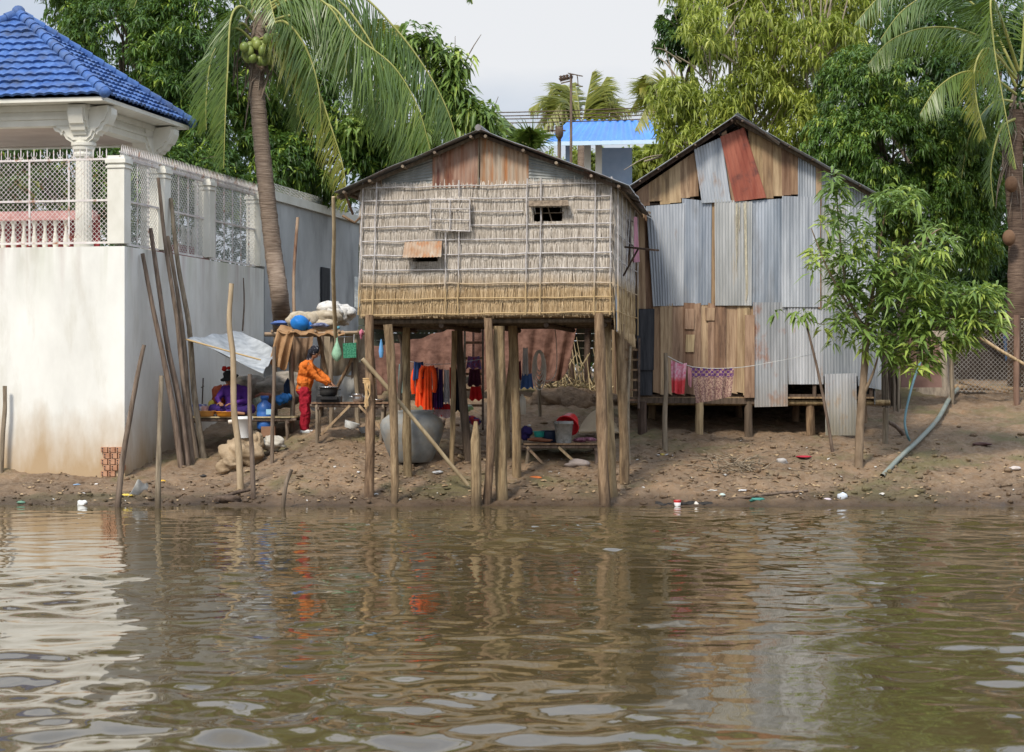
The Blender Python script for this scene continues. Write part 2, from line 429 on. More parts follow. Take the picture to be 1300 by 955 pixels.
LEAF_LIGHT = leaf_mat('yellow_green_leaves', (.10, .135, .02), (.36, .41, .065), (.60, .60, .14), trans=.42)
LEAF_ROUND = leaf_mat('round_crown_leaves', (.016, .046, .009), (.10, .19, .026), (.40, .48, .07))
LEAF_MANGO = leaf_mat('mango_leaves', (.055, .11, .025), (.20, .30, .062), (.42, .50, .10), trans=.3)
LEAF_PALM = leaf_mat('palm_leaflets', (.05, .095, .020), (.13, .20, .038), (.32, .36, .08), .36, .32)
LEAF_PALM_YEL = leaf_mat('yellowing_palm_leaflets', (.10, .13, .02), (.24, .25, .04), (.42, .33, .08), .45, .35)
LEAF_PALM_DARK = leaf_mat('shaded_palm_leaflets', (.035, .07, .016), (.09, .15, .034), (.2, .26, .06), .4, .25)  # darker leaflet green given to some of the fronds
BARK = M('tree_bark', (.13, .10, .075), (.25, .20, .155), 4, (3, 3, 1), .9, .1, .7, 14, .02)
BARK_PALM = M('ringed_palm_bark', (.14, .10, .075), (.30, .235, .18), 4, (1, 1, 14), .9, .1, .9, 3, .03)
BARK_PALE = M('pale_stem_bark', (.24, .20, .15), (.38, .32, .24), 4, (3, 3, 1), .85, .1, .4, 14, .01)

def cloth(name, c, c2=None, rough=.9, scale=6): return M(name, tuple(x*.8 for x in c), c2 or tuple(min(1, x*1.15) for x in c), scale, (1, 1, 1), rough, .15, .35, 18, .01)
def plastic(name, c, rough=.4): return M(name, tuple(x*.9 for x in c), c, 3, (1, 1, 1), rough, .5, 0)

# ------------------------------------------------------------------ ground
def dense(a, lo, hi, step, b):
    out = [a]; 
    x = lo
    g = list(np.arange(lo, hi, step))
    left = [a+(lo-a)*(1-(1-t)**2.2) for t in np.linspace(0, 1, 14)][:-1]
    right = [hi+(b-hi)*t**2.2 for t in np.linspace(0, 1, 18)]
    return np.array(left+g+right)
gx = dense(-400, -9, 10.5, .06, 400); gy = dense(-50, 30.2, 44, .06, 500)
X, Y = np.meshgrid(gx, gy, indexing='ij'); ZZ = T(X, Y)
def gridfaces(nx, ny):
    i, j = np.meshgrid(np.arange(nx-1), np.arange(ny-1), indexing='ij')
    a = (i*ny+j).ravel(); return np.stack([a, a+ny, a+ny+1, a+1], 1)
k = NT('river_mud')
v = k.pos(); n1 = k.noise(v, 1.3, 8, .65); n2 = k.noise(v, 9, 8, .7)
c = k.ramp(n1, [(.32, (.085, .05, .027)), (.5, (.185, .115, .062)), (.68, (.30, .19, .105))])
c = k.mix(k.ramp(n2, [(.35, 0), (.62, .75)]), c, (.27, .20, .135))
n3 = k.noise(k.pos((1, 1.4, 1)), 28, 4, .7)
c = k.mix(k.ramp(n3, [(.60, 0), (.68, .7)]), c, (.40, .32, .22))
c = k.mix(k.ramp(k.noise(v, .7, 4), [(.52, 0), (.64, .65)]), c, (.115, .115, .045))
zz = k.math('ADD', k.zpos()[2], k.math('MULTIPLY', k.math('SUBTRACT', n1, .5), .25))
wet = k.math('DIVIDE', k.math('SUBTRACT', .26, zz), .28, True)
c = k.mix(wet, c, (.06, .038, .021))
k.bump(n2, 1.0, .06)
GROUND = k.fin(c, k.math('SUBTRACT', .95, k.math('MULTIPLY', wet, .45)), .3)
g = npobj('ground', np.stack([X.ravel(), Y.ravel(), ZZ.ravel()], 1), gridfaces(*X.shape), GROUND, loc=(0, 40, 0))
tag(g, kind='structure')

# ------------------------------------------------------------------ water
wx = dense(-500, -8.6, 9, .06, 500); wy = dense(-300, 8, 31.0, .085, 33.4)
wy = np.array(sorted(set([-300, -150, -70, -30, -12, -3, 3, 5.5, 7]+list(np.arange(8.5, 32.6, .062))+[33.3])))
X, Y = np.meshgrid(wx, wy, indexing='ij'); H = np.zeros_like(X)
rs = np.random.RandomState(4)
for lam, sl_, n in ((2.6, .007, 5), (1.3, .024, 9), (.74, .056, 16), (.44, .068, 20), (.27, .045, 20)):
    for i in range(n):
        a = rs.normal(math.pi/2, 1.0); l2 = lam*rs.uniform(.75, 1.3); kk = 2*math.pi/l2
        ph = (X*math.cos(a)+Y*math.sin(a))*kk+rs.uniform(0, 6.28)
        H += (sl_/kk*math.sqrt(2.0/n))*np.sin(ph)
calm = np.clip((31.8-Y)/6, .12, 1)*(.85+.8*np.clip(vnoise(X*.35+Y*.03, Y*.5, 77)*2.2, -1, 1))*(1+.2*np.clip(X/3, -1, 1))
H *= calm
k = NT('murky_river_water')
bnd = k.noise(k.pos((1.0, .8, 1)), 3.2, 2, .45)
k.bump(bnd, .20, .03)
WATER = k.fin(k.ramp(k.noise(k.pos(), .25, 2), [(.3, (.066, .047, .020)), (.7, (.082, .062, .026))]), .03, .5)
k.b.inputs['IOR'].default_value = 1.36
g = npobj('water', np.stack([X.ravel(), Y.ravel(), H.ravel()], 1), gridfaces(*X.shape), WATER, loc=(0, 20, 0))
tag(g, kind='structure')

# ------------------------------------------------------------------ loose clods, twigs and dry scraps on the bank
mb = MB()
for i in range(1500):
    y = 31.6+abs(random.gauss(0, 2.0)); x = U_(-8, 10)
    if y > 38: continue
    r = .010+.045*random.random()**3.2
    mb.ell((x, y, gz(x, y)+r*.25), (r*U_(.8, 1.5), r*U_(.8, 1.4), r*U_(.5, .8)), 6, 4, None, .25, i)
o = obj('dirt_clods', mb, GROUND, kind='stuff')
mb = MB(); mb2 = MB()
DRY = M('dry_leaf_scrap', (.17, .11, .06), (.40, .29, .17), 5, (1, 1, 1), .9, .1, 0)
PALE = M('pale_paper_scrap', (.40, .37, .32), (.62, .60, .56), 5, (1, 1, 1), .8, .2, 0)
for i in range(1700):
    y = 31.7+abs(random.gauss(0, 2.1)); x = random.choice([U_(-8, 9), random.gauss(4.2, 1.6), random.gauss(-1.5, 1.8)])
    if y > 38.5: continue
    z = gz(x, y)+.012; a = U_(0, 3.1)
    if random.random() < .42:
        L = U_(.06, .4); d = Vector((math.cos(a), math.sin(a)*.8, U_(-.1, .15)))*L
        mb2.tube([(x, y, z), Vector((x, y, z))+d*.5+Vector((0, 0, .012)), Vector((x, y, z))+d], [.005, .003], 4)
    else:
        s_ = U_(.015, .05); rot = Matrix.Rotation(a, 3, 'Z') @ Matrix.Rotation(U_(-.6, .6), 3, 'X')
        mb.cur = 0 if random.random() < .93 else 1
        vs = [Vector((-s_, -s_*.5, 0)), Vector((0, -s_*.6, .012)), Vector((s_, -s_*.4, 0)), Vector((s_, s_*.5, .006)), Vector((0, s_*.4, .016)), Vector((-s_, s_*.5, 0))]
        mb.add([rot @ q+Vector((x, y, z)) for q in vs], [(0, 1, 4, 5), (1, 2, 3, 4)])
obj('leaf_litter', mb, [DRY, PALE], kind='stuff')
obj('twigs', mb2, WOOD_GREY, kind='stuff')
# ------------------------------------------------------------------ walled compound on the left
K = Vector((-6.47, 34.2, 0)); S = Vector((.191, .9816, 0)).normalized(); FL = Vector((-S.y, S.x, 0))
PS = Plane(K, S); PF = Plane(K, -FL)
def C(t, l, z): q = K+S*t+FL*l; return Vector((q.x, q.y, z))     # t along the side, l leftwards along the front
ROT = Matrix.Rotation(math.atan2((-FL).y, (-FL).x), 3, 'Z')
wall = thing('compound_wall', 'tall white rendered compound wall with muddy foot, square posts on top and a chipped brick corner', 'wall', C(0, 0, .3))
def prism(mb, pts, z0, z1):
    n = len(pts); mb.add([Vector((p.x, p.y, z0)) for p in pts]+[Vector((p.x, p.y, z1)) for p in pts],
                         [tuple(reversed(range(n))), tuple(range(n, 2*n))]+[(i, (i+1) % n, n+(i+1) % n, n+i) for i in range(n)])
m = MB(); prism(m, [C(0, 0, 0), C(7.5, 0, 0), C(7.5, .25, 0), C(.25, .25, 0), C(.25, 11, 0), C(0, 11, 0)], -.6, 4.17)
obj('wall_face', m, PLASTER, wall)
m = MB(); prism(m, [C(.26, .26, 0), C(12, .26, 0), C(12, 11, 0), C(.26, 11, 0)], 3.6, 4.12); obj('terrace_floor', m, PAINT, wall)
for t, l in ((.16, .16), (1.95, .12), (4.3, .12), (7.35, .12)):
    m = MB(); m.box(C(t, l, 4.9), (.30, .30, 1.36), ROT); m.box(C(t, l, 5.60), (.36, .36, .07), ROT); m.box(C(t, l, 5.66), (.30, .30, .06), ROT)
    m.box(C(t, l, 5.50), (.34, .34, .035), ROT)
    obj('wall_post', m, PAINT, wall)
m = MB()
for i in range(6):
    for j in range(3 if i < 4 else 2):
        c0 = PF.px(133+j*9.5+(i % 2)*3, 571+i*7.6, .012); m.box(c0, (.112, .07, .088), ROT)
        for a in (-1, 1):
            for b in (-1, 1): m.cur = 1; m.box(c0-S*.036+Vector((a*.027, 0, b*.02)), (.02, .006, .018), ROT); m.cur = 0
obj('exposed_brick', m, [MUDBRICK, PLANK_TAR], wall)
# iron fences
def wire_panel(mb, A, B, z0, z1, pitch, r):
    """diamond mesh between two points of a vertical rectangle"""
    A = Vector(A); B = Vector(B); L = (B-A).length; u = (B-A)/L; h = z1-z0
    for sg in (1, -1):
        k = -h
        while k < L:
            a0, a1 = max(0, k), min(L, k+h)
            if a1 > a0+.01:
                za, zb = a0-k, a1-k
                if sg < 0: za, zb = h-za, h-zb
                mb.bar(A+u*a0+Z*(z0+za), A+u*a1+Z*(z0+zb), r)
            k += pitch
def fence(name, label, segs, posf, spikes, depth_tag=0):
    f = thing(name, label, 'fence', posf)
    return f
ff = thing('wall_top_fence', 'pale pink iron fence with scrolled spikes on top of the front wall', 'fence', C(.1, 3, 4.17))
m = MB(); A = C(.1, .32, 0); 
for z in (5.64, 4.95, 4.24): m.bar(C(.1, .30, z), C(.1, 9, z), .035)
for i in range(13): m.bar(C(.1, .32+.71*i, 4.2), C(.1, .32+.71*i, 5.64), .03)
obj('frame', m, IRON, ff)
m = MB()
for i in range(12): wire_panel(m, C(.1, .34+.71*i, 0), C(.1, .32+.71*(i+1), 0), 4.24, 5.64, .085, .0062)
obj('wire_mesh', m, IRON, ff)
m = MB()
for i in range(74):
    l = .36+.118*i; hgt = .20 if i % 2 else .17
    m.tube([C(.1, l, 5.65), C(.1, l, 5.65+hgt*.75), C(.1, l, 5.65+hgt)], [.008, .012, .002], 5)
    if i % 2:
        for sg in (-1, 1):
            m.tube([C(.1, l+sg*.008, 5.68), C(.1, l+sg*.035, 5.70), C(.1, l+sg*.052, 5.735), C(.1, l+sg*.045, 5.775)], .0055, 4)
            m.tube([C(.1, l+sg*.05, 5.66), C(.1, l+sg*.03, 5.685), C(.1, l+sg*.012, 5.67)], .005, 4)
obj('spikes', m, IRON, ff)
sf = thing('wall_top_fence', 'rust streaked iron fence with close spikes along the shaded side wall', 'fence', C(3.7, .1, 4.17))
m = MB()
for z in (5.66, 4.95, 4.22): m.bar(C(.3, .1, z), C(7.4, .1, z), .035)
for i in range(15): m.bar(C(.34+.5*i, .1, 4.2), C(.34+.5*i, .1, 5.65), .022)
obj('frame', m, IRON, sf)
m = MB()
for a, b in ((.32, 1.78), (2.1, 4.12), (4.46, 7.2)): wire_panel(m, C(a, .1, 0), C(b, .1, 0), 4.22, 5.64, .085, .0065)
obj('wire_mesh', m, WIRE, sf)
m = MB()
for i in range(92):
    t = .05+.08*i; m.tube([C(t, .1, 5.62), C(t, .07, 5.80), C(t, .06, 5.88)], [.010, .012, .002], 4)
    if i % 2: m.tube([C(t, .1, 5.66), C(t+.03, .09, 5.70), C(t+.05, .09, 5.75)], .006, 4)
for z in (5.68, 5.75): m.bar(C(0, .09, z), C(7.4, .09, z), .02)
obj('spikes', m, IRON, sf)
# grey wall further back
gw = thing('concrete_wall', 'higher grey concrete wall behind the leaning palm trunk with a pale coping beam', 'wall', C(10, .1, 1.6))
m = MB(); prism(m, [C(7.55, 0, 0), C(17, 0, 0), C(17, .2, 0), C(7.55, .2, 0)], .6, 5.62); obj('wall_face', m, GREYWALL, gw)
m = MB(); prism(m, [C(7.5, -.06, 0), C(17, -.06, 0), C(17, .26, 0), C(7.5, .26, 0)], 5.62, 5.8); obj('coping_beam', m, PAINT, gw)
m = MB()
for t in np.arange(7.6, 17, .09): m.tube([C(t, .1, 5.8), C(t+.05, .02, 5.98)], .006, 4)
for i in range(4): m.tube([C(7.6+k*.5, .08-.02*i, 5.82+.05*i+U_(-.01, .01)) for k in range(19)], .005, 4)
obj('wire_topping', m, WIRE, gw)
m = MB(); m.quadbox(PS.px(409, 339, .05), PS.px(419, 341, .05), PS.px(419, 392, .05), PS.px(409, 392, .05), .04)
obj('dark_hatch', m, PLANK_TAR, gw)

# gazebo
gc = Vector((-6.92, 34.8, 0))
def Q(t, l, z): q = gc+S*t+FL*l; return Vector((q.x, q.y, z))
LW, TW = 5.1, 4.3
gaz = thing('gazebo', 'open white pavilion with fluted columns and blue tiled hip roof behind the wall', 'pavilion', Q(2, 2.5, 4.12))
ap = Q(TW/2, LW/2, 8.58); EZ = 6.78
corners = [Q(0, 0, EZ), Q(0, LW, EZ), Q(TW, LW, EZ), Q(TW, 0, EZ)]
def tiles(mb, a, b, apex, rows=13, pitch=.195):
    L = (b-a).length; u = (b-a)/L; mid = (a+b)/2; up = (apex-mid); n = u.cross(up).normalized()
    if n.z < 0: n = -n
    for r in range(rows):
        v0, v1 = r/rows, (r+1)/rows+.012
        h0, h1 = L/2*(1-v0), L/2*(1-v1)
        if h1 < .02: h1 = .02
        nu = max(4, int(2*h0/pitch*8))
        def fn(x, y, v0=v0, v1=v1, h0=h0, h1=h1):
            h = h0+(h1-h0)*y; s_ = (x*2-1)*h
            ph = s_/pitch*2*math.pi
            w_ = .032*(abs(math.cos(ph/2))**.8)
            return mid+up*(v0+(v1-v0)*y)+u*s_+n*(w_+.05*(1-y)+.005*math.sin(s_*9+r)+.012*float(vnoise(s_/pitch*1.01+.5+r*7, r*3.3, 4)))
        mb.grid(fn, nu, 2)
        # butt face of the row
        vs = []
        for i in range(nu+1):
            q = fn(i/nu, 0); vs += [q, q-n*.045]
        mb.add(vs, [(2*i, 2*i+1, 2*i+3, 2*i+2) for i in range(nu)])
roof = MB()
tiles(roof, corners[1], corners[0], ap); tiles(roof, corners[0], corners[3], ap)
tiles(roof, corners[3], corners[2], ap); tiles(roof, corners[2], corners[1], ap)
ro = obj('tiled_roof', roof, TILE, gaz)
cp = MB()
for c0 in corners:
    n = 15
    for i in range(n):
        a = c0.lerp(ap, i/n)+Z*.05; b = c0.lerp(ap, (i+1)/n+.01)+Z*.05
        cp.tube([a, b], [.105, .082], 10)
    cp.ell(c0+Z*.045, (.105, .105, .10), 10, 6)
cp.ell(ap+Z*.06, .13, 10, 6)
obj('ridge_cap', cp, TILE, ro)
m = MB()
ins = [Q(.04, .04, 0), Q(.04, LW-.04, 0), Q(TW-.04, LW-.04, 0), Q(TW-.04, .04, 0)]
prism(m, ins, EZ-.09, EZ-.02); obj('eave_board', m, PAINT, gaz)
m = MB(); I0 = .44
q4 = lambda d: [Q(I0+d, .5+d, 0), Q(I0+d, LW-.5-d, 0), Q(TW-I0-d, LW-.5-d, 0), Q(TW-I0-d, .5+d, 0)]
def ring(mb, d0, d1, z0, z1):
    a, b = q4(d0), q4(d1)
    vs = [Vector((p.x, p.y, z)) for z in (z0, z1) for r_ in (a, b) for p in r_]
    for i in range(4):
        j = (i+1) % 4
        mb.add([vs[i], vs[j], vs[4+j], vs[4+i], vs[8+i], vs[8+j], vs[12+j], vs[12+i]],
               [(0, 3, 2, 1), (4, 5, 6, 7), (0, 1, 5, 4), (3, 7, 6, 2)])
ring(m, 0, .26, 6.33, EZ-.092); ring(m, -.05, 0, 6.58, EZ-.095); ring(m, -.025, 0, 6.44, 6.50)
obj('ring_beam', m, PAINT, gaz)
m = MB(); prism(m, q4(.27), 6.36, 6.42); obj('ceiling_panel', m, SOFFIT, gaz)
def column(t, l):
    m = MB(); c0 = Q(t, l, 0); prof = []
    vs = []; n = 48
    zs = [(4.12, .17), (4.3, .17), (4.32, .145), (5.78, .138), (5.80, .165), (5.84, .175), (5.88, .16), (5.92, .19), (5.97, .195), (5.99, .215), (6.04, .215), (6.05, .17), (6.34, .17)]
    for z, r in zs:
        for k_ in range(n):
            a = 2*math.pi*k_/n
            rr = r*(1-(.05*(k_ % 3 == 0) if 4.31 < z < 5.79 else 0))
            vs.append(Vector((c0.x+rr*math.cos(a), c0.y+rr*math.sin(a), z)))
    m.add(vs, [(i*n+q, i*n+(q+1) % n, (i+1)*n+(q+1) % n, (i+1)*n+q) for i in range(len(zs)-1) for q in range(n)], False)
    o = obj('column', m, PAINT, gaz)
    b = MB()
    prof = [(.16, 6.03), (.20, 6.06), (.27, 6.10), (.33, 6.20), (.36, 6.165), (.40, 6.22), (.47, 6.24), (.53, 6.33), (.60, 6.35), (.66, 6.44), (.70, 6.52), (.70, 6.62), (0, 6.62), (0, 6.03)]
    for dd, sg in ((FL, 1), (FL, -1), (S, 1), (S, -1)):
        for off, sc, pr in ((.13, 1, 0), (.165, .9, .05)):
            if sg < 0 and dd == FL and l < 1: lim = .8
            elif dd == S: lim = .55 if (sg < 0) == (t < 1) else .9
            else: lim = 1
            side = S if dd == FL else FL
            pts = [(x*sc*lim, z+pr) for x, z in prof[:-2]]+[(0, 6.62), (0, 6.03+pr)]
            nn = len(pts)
            vs = [c0+dd*(sg*x)+side*(e_*off)+Z*z for e_ in (-1, 1) for x, z in pts]
            b.add(vs, [tuple(range(nn)), tuple(reversed(range(nn, 2*nn)))]+[(i, (i+1) % nn, nn+(i+1) % nn, nn+i) for i in range(nn)])
    obj('bracket_capital', b, PAINT, o)
for t, l in ((.62, .64), (TW-.62, .64), (.62, LW-.64), (TW-.62, LW-.64)): column(t, l)
# balustrade on the terrace
bl = thing('balustrade', 'low dark red wall with white turned balusters and pink rail under the pavilion', 'balustrade', C(2.1, 3, 4.12))
m = MB(); m.bar(C(2.2, 1.35, 4.5), C(2.2, 8, 4.5), .06, .78); obj('back_panel', m, REDWALL, bl)
m = MB(); m.bar(C(2.0, 1.35, 4.86), C(2.0, 8, 4.86), .22, .16); obj('rail', m, M('faded_pink_paint', (.42, .20, .19), (.52, .28, .26), 3, bump=.1), bl)
for i in range(26):
    m = MB(); m.lathe(C(2.0, 1.5+.2*i, 0), [(.05, 4.12), (.05, 4.2), (.03, 4.23), (.055, 4.35), (.05, 4.45), (.025, 4.6), (.03, 4.68), (.05, 4.72), (.05, 4.78)], 10)
    obj('baluster', m, PAINT, bl)
gb = thing('grave_shrine', 'small white and red ornamental plinth seen through the side fence', 'shrine', C(4.8, .9, 4.12))
m = MB(); m.box(C(5.2, .9, 4.3), (.5, 1.6, .36), ROT); obj('plinth', m, REDWALL, gb)
for i in range(6):
    m = MB(); m.lathe(C(4.5+.28*i, .62, 0), [(.06, 4.48), (.04, 4.52), (.06, 4.62), (.03, 4.74), (.05, 4.80), (.01, 4.86)], 8); obj('finial', m, PAINT, gb)
# ------------------------------------------------------------------ thatched stilt hut
HL = Vector((-2.363, 32.0, 0)); HR = Vector((1.548, 31.45, 0))
HU = (HR-HL).normalized(); HB = Vector((-HU.y, HU.x, 0)); HW = (HR-HL).length
PH = Plane(HL, HU)
def Hq(a, b, z): q = HL+HU*a+HB*b; return Vector((q.x, q.y, z))
DEP = 4.0
hut = thing('stilt_hut', 'thatched hut on tall wooden stilts at the water edge with a rusty sheet gable', 'stilt house', Hq(2, 2, .6))
def thatch(name, A, B, z0f, z1f, outn, nper, parent, holes=(), rows=9, back=True):
    A = Vector(A); B = Vector(B); L = (B-A).length; u = (B-A)/L; n = Vector(outn)
    N = nper*rows; rs = np.random.RandomState(len(name)+int(L*10))
    row = np.repeat(np.arange(rows), nper); a = rs.uniform(0, L, N)
    z0 = z0f(a/L); z1 = z1f(a/L)
    top = z0+(z1-z0)*((row+1)/rows)+rs.uniform(-.01, .03, N)
    top = np.where(row == rows-1, top+rs.exponential(.014, N), top)
    ln = (z1-z0)/rows*rs.uniform(1.0, 1.32, N)
    bot = top-ln
    bot = np.maximum(bot, z0-rs.exponential(.02, N)-.015)
    wd = rs.uniform(.003, .009, N)
    lean = rs.normal(0, .022, N)
    keep = np.ones(N, bool)
    for (h0, h1, hz0, hz1) in holes:
        inside = (a > h0) & (a < h1)
        keep &= ~(inside & (top < hz1+.015) & (bot > hz0-.015))
        # clip strands that dip into the hole
        cl = inside & (bot < hz1) & (top >= hz1); bot = np.where(cl, hz1-rs.uniform(0, .02, N), bot)
        cl = inside & (top > hz0) & (top < hz1) & (bot < hz0); top = np.where(cl, hz0+rs.uniform(0, .01, N), top)
        keep &= ~(inside & (top < hz1) & (top > hz0+.03))
    a, top, bot, wd, lean, row = [q[keep] for q in (a, top, bot, wd, lean, row)]
    N = len(a); o_top = rs.uniform(.0, .012, N); o_bot = rs.uniform(.012, .036, N)
    An = np.array(A); un = np.array(u); nn = np.array(n)
    def pt(aa, zz, off): return An[None]+un[None]*aa[:, None]+nn[None]*off[:, None]+np.array([[0, 0, 1.]])*zz[:, None]
    mid = (top+bot)/2+.01
    V = np.stack([pt(a-wd/2, top, o_top), pt(a+wd/2, top, o_top), pt(a+wd*.6+lean*.5, mid, (o_top+o_bot)/2+.008), pt(a-wd*.6+lean*.5, mid, (o_top+o_bot)/2+.002),
                  pt(a+wd*.45+lean, bot, o_bot), pt(a-wd*.45+lean, bot, o_bot)], 1).reshape(-1, 3)
    b = np.arange(N)*6
    Fc = np.concatenate([np.stack([b, b+3, b+2, b+1], 1), np.stack([b+3, b+5, b+4, b+2], 1)])
    r = rs.uniform(0, 1, N)
    return npobj(name, V, Fc, THATCH, parent, np.concatenate([r, r]), smooth=False)
zb = lambda f: 2.94+.03*f
zt = lambda f: 4.955+.05*f
# openings measured on the front plane
def hole(x0, x1, y0, y1):
    p0 = PH.px(x0, y1); p1 = PH.px(x1, y0); return ((p0-HL).dot(HU), (p1-HL).dot(HU), p0.z, p1.z)
h1 = hole(677, 714, 262, 282); h2 = hole(524, 557, 323, 333)
fw = thatch('front_thatch_wall', Hq(0, 0, 0), Hq(HW, 0, 0), zb, zt, -HB, 1700, hut, (h1, h2))
m = MB()   # split-bamboo backing with the two openings left out
def back_rect(a0, a1, z0, z1, b=.02):
    if a1-a0 > .01 and z1-z0 > .01: m.box(Hq((a0+a1)/2, b, (z0+z1)/2), (a1-a0, .02, z1-z0), Matrix.Rotation(math.atan2(HU.y, HU.x), 3, 'Z'))
z0, z1 = 2.95, 4.96
xs = sorted([0.01, h2[0], h2[1], h1[0], h1[1], HW-.01])
for a0, a1 in zip(xs[:-1], xs[1:]):
    cut = None
    for h in (h1, h2):
        if abs(a0-h[0]) < 1e-6: cut = h
    if cut: back_rect(a0, a1, z0, cut[2]); back_rect(a0, a1, cut[3], z1)
    else: back_rect(a0, a1, z0, z1)
obj('wall_backing', m, M('thatch_underlayer', (.24, .185, .125), (.34, .27, .19), 30, (1, 1, .1)), hut)
# battens
m = MB()
ys = [(239, 229), (255, 245), (272, 262), (289, 280), (307, 297), (325, 315), (344, 333), (361, 352), (381, 366), (399, 391)]
ys = [(239, 232), (255, 249), (272, 266), (289, 284), (307, 302), (325, 321), (344, 340), (361, 359), (381, 377), (400, 396)]
for i, (yl, yr) in enumerate(ys):
    pts = []
    for j in range(15):
        f = j/14; x = 460+(777-460)*f-(2*(1-f) if i > 6 else 0)
        pts.append(PH.px(x, yl+(yr-yl)*f+U_(-.8, .8), .062+.008*math.sin(j)))
    if i == 2:
        cutx = [q for q in pts if (q-HL).dot(HU) < h1[0]+.06]; m.tube(cutx, .0085, 6); m.tube([q for q in pts if (q-HL).dot(HU) > h1[1]-.02], .0085, 6)
    else: m.tube(pts, U_(.009, .012), 6)
for x, x2 in ((461, 455), (478, 473), (566, 565), (583, 581), (669, 667), (687, 685), (756, 754), (776, 774)):
    top = 236-8*(x-460)/320; 
    if x == 566: top = 296
    pts = [PH.px(x+(x2-x)*f+U_(-.7, .7), top-4+f*(404-top), .082) for f in [i/10 for i in range(11)]]
    if x == 687: pts = pts[:]; 
    m.tube(pts, [.012, .010], 6)
obj('bamboo_batten', m, BATTEN, fw)
# square flap window, lean-out rusty flap, window lip
fl = MB(); q = [PH.px(547, 254, .11), PH.px(597, 254, .11), PH.px(597, 294, .12), PH.px(547, 292, .12)]
rs_ = np.random.RandomState(2)
fp = thatch('thatch_shutter', Vector((q[0].x, q[0].y, 0)), Vector((q[1].x, q[1].y, 0)), lambda f: q[3].z+0*f, lambda f: q[0].z+0*f, -HB, 160, hut, rows=3)
fp['label'] = 'square closed thatch shutter framed in thin bamboo'
m = MB()
for a, b in ((0, 1), (1, 2), (2, 3), (3, 0)): m.tube([q[a]-HB*.05, q[b]-HB*.05], .009, 6)
m.tube([(q[0]+q[1])/2-HB*.055, (q[2]+q[3])/2-HB*.055], .008, 6)
for f in (.3, .65): m.tube([q[0].lerp(q[3], f)-HB*.055, q[1].lerp(q[2], f)-HB*.055], .007, 6)
obj('shutter_frame', m, BATTEN, fp)
m = MB(); m.corr(PH.px(514, 307, .06), PH.px(561, 306, .06), PH.px(560, 326, .24), PH.px(511, 327, .24), .05, .006)
ob = obj('awning_flap', m, RUST_ORANGE, hut); ob['label'] = 'small rusty corrugated flap propped over a slit window'
m = MB(); m.quadbox(PH.px(671, 255, .10), PH.px(721, 254, .10), PH.px(722, 261, .20), PH.px(671, 262, .20), .02)
m.tube([PH.px(688, 261, .03), PH.px(688, 284, .03)], .012, 6); m.tube([PH.px(695, 261, .0), PH.px(701, 283, .0)], .010, 6); m.tube([PH.px(675, 271, .02), PH.px(716, 270, .02)], .008, 6)
obj('window_lip', m, WOOD_GREY, hut)
# other walls
rw = thatch('side_thatch_wall', Hq(HW, 0, 0), Hq(HW, DEP, 0), lambda f: 2.75-.25*f, lambda f: 4.95+0*f, HU, 620, hut)
m = MB()
for z in (3.0, 3.4, 3.8, 4.2, 4.6, 4.9): m.tube([Hq(HW+.06, .05, z), Hq(HW+.065, DEP/2, z-.02), Hq(HW+.06, DEP, z)], .01, 6)
for b in (.05, .8, 1.6, 2.4, 3.2, 3.95): m.tube([Hq(HW+.075, b, 2.7), Hq(HW+.075, b, 4.95)], .01, 6)
for b in (1.0, 2.2): m.tube([Hq(HW+.09, b, 3.0), Hq(HW+.09, b+1.1, 4.7)], .008, 6)
obj('bamboo_batten', m, BATTEN, rw)
lw = thatch('side_thatch_wall', Hq(0, DEP, 0), Hq(0, 0, 0), lambda f: 2.95+0*f, lambda f: 4.9+0*f, -HU, 420, hut)
m = MB()
ROTH = Matrix.Rotation(math.atan2(HU.y, HU.x), 3, 'Z')
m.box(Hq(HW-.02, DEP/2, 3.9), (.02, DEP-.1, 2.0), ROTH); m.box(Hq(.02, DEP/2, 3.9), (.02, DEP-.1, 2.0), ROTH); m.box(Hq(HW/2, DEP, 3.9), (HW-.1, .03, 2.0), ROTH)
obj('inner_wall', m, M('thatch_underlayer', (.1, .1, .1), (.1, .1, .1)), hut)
m = MB(); m.corr(Hq(HW+.02, .10, 3.4), Hq(HW+.02, .45, 3.4), Hq(HW+.05, .45, 2.72), Hq(HW+.05, .10, 2.68), .06, .006); obj('corner_sheet', m, STEEL, hut)
m = MB()
for i in range(22): b = .12+i*(DEP-.2)/21; m.box(Hq(HW/2, b, 2.93), (HW-.08, .16, .025), ROTH)
obj('floor_boards', m, PLANK_GREY, hut)
for b in (.15, 1.3, 2.6, 3.85): obj('floor_beam', MB().tube([Hq(.03, b, 2.85), Hq(HW-.03, b, 2.86)], [.045, .04], 8, .06), WOOD_DARK, hut)
for a in (.12, 1.25, 1.95, 2.9, HW-.15): obj('floor_beam', MB().tube([Hq(a, .14, 2.79), Hq(a, DEP, 2.79)], [.04, .04], 8, .06), WOOD_DARK, hut)
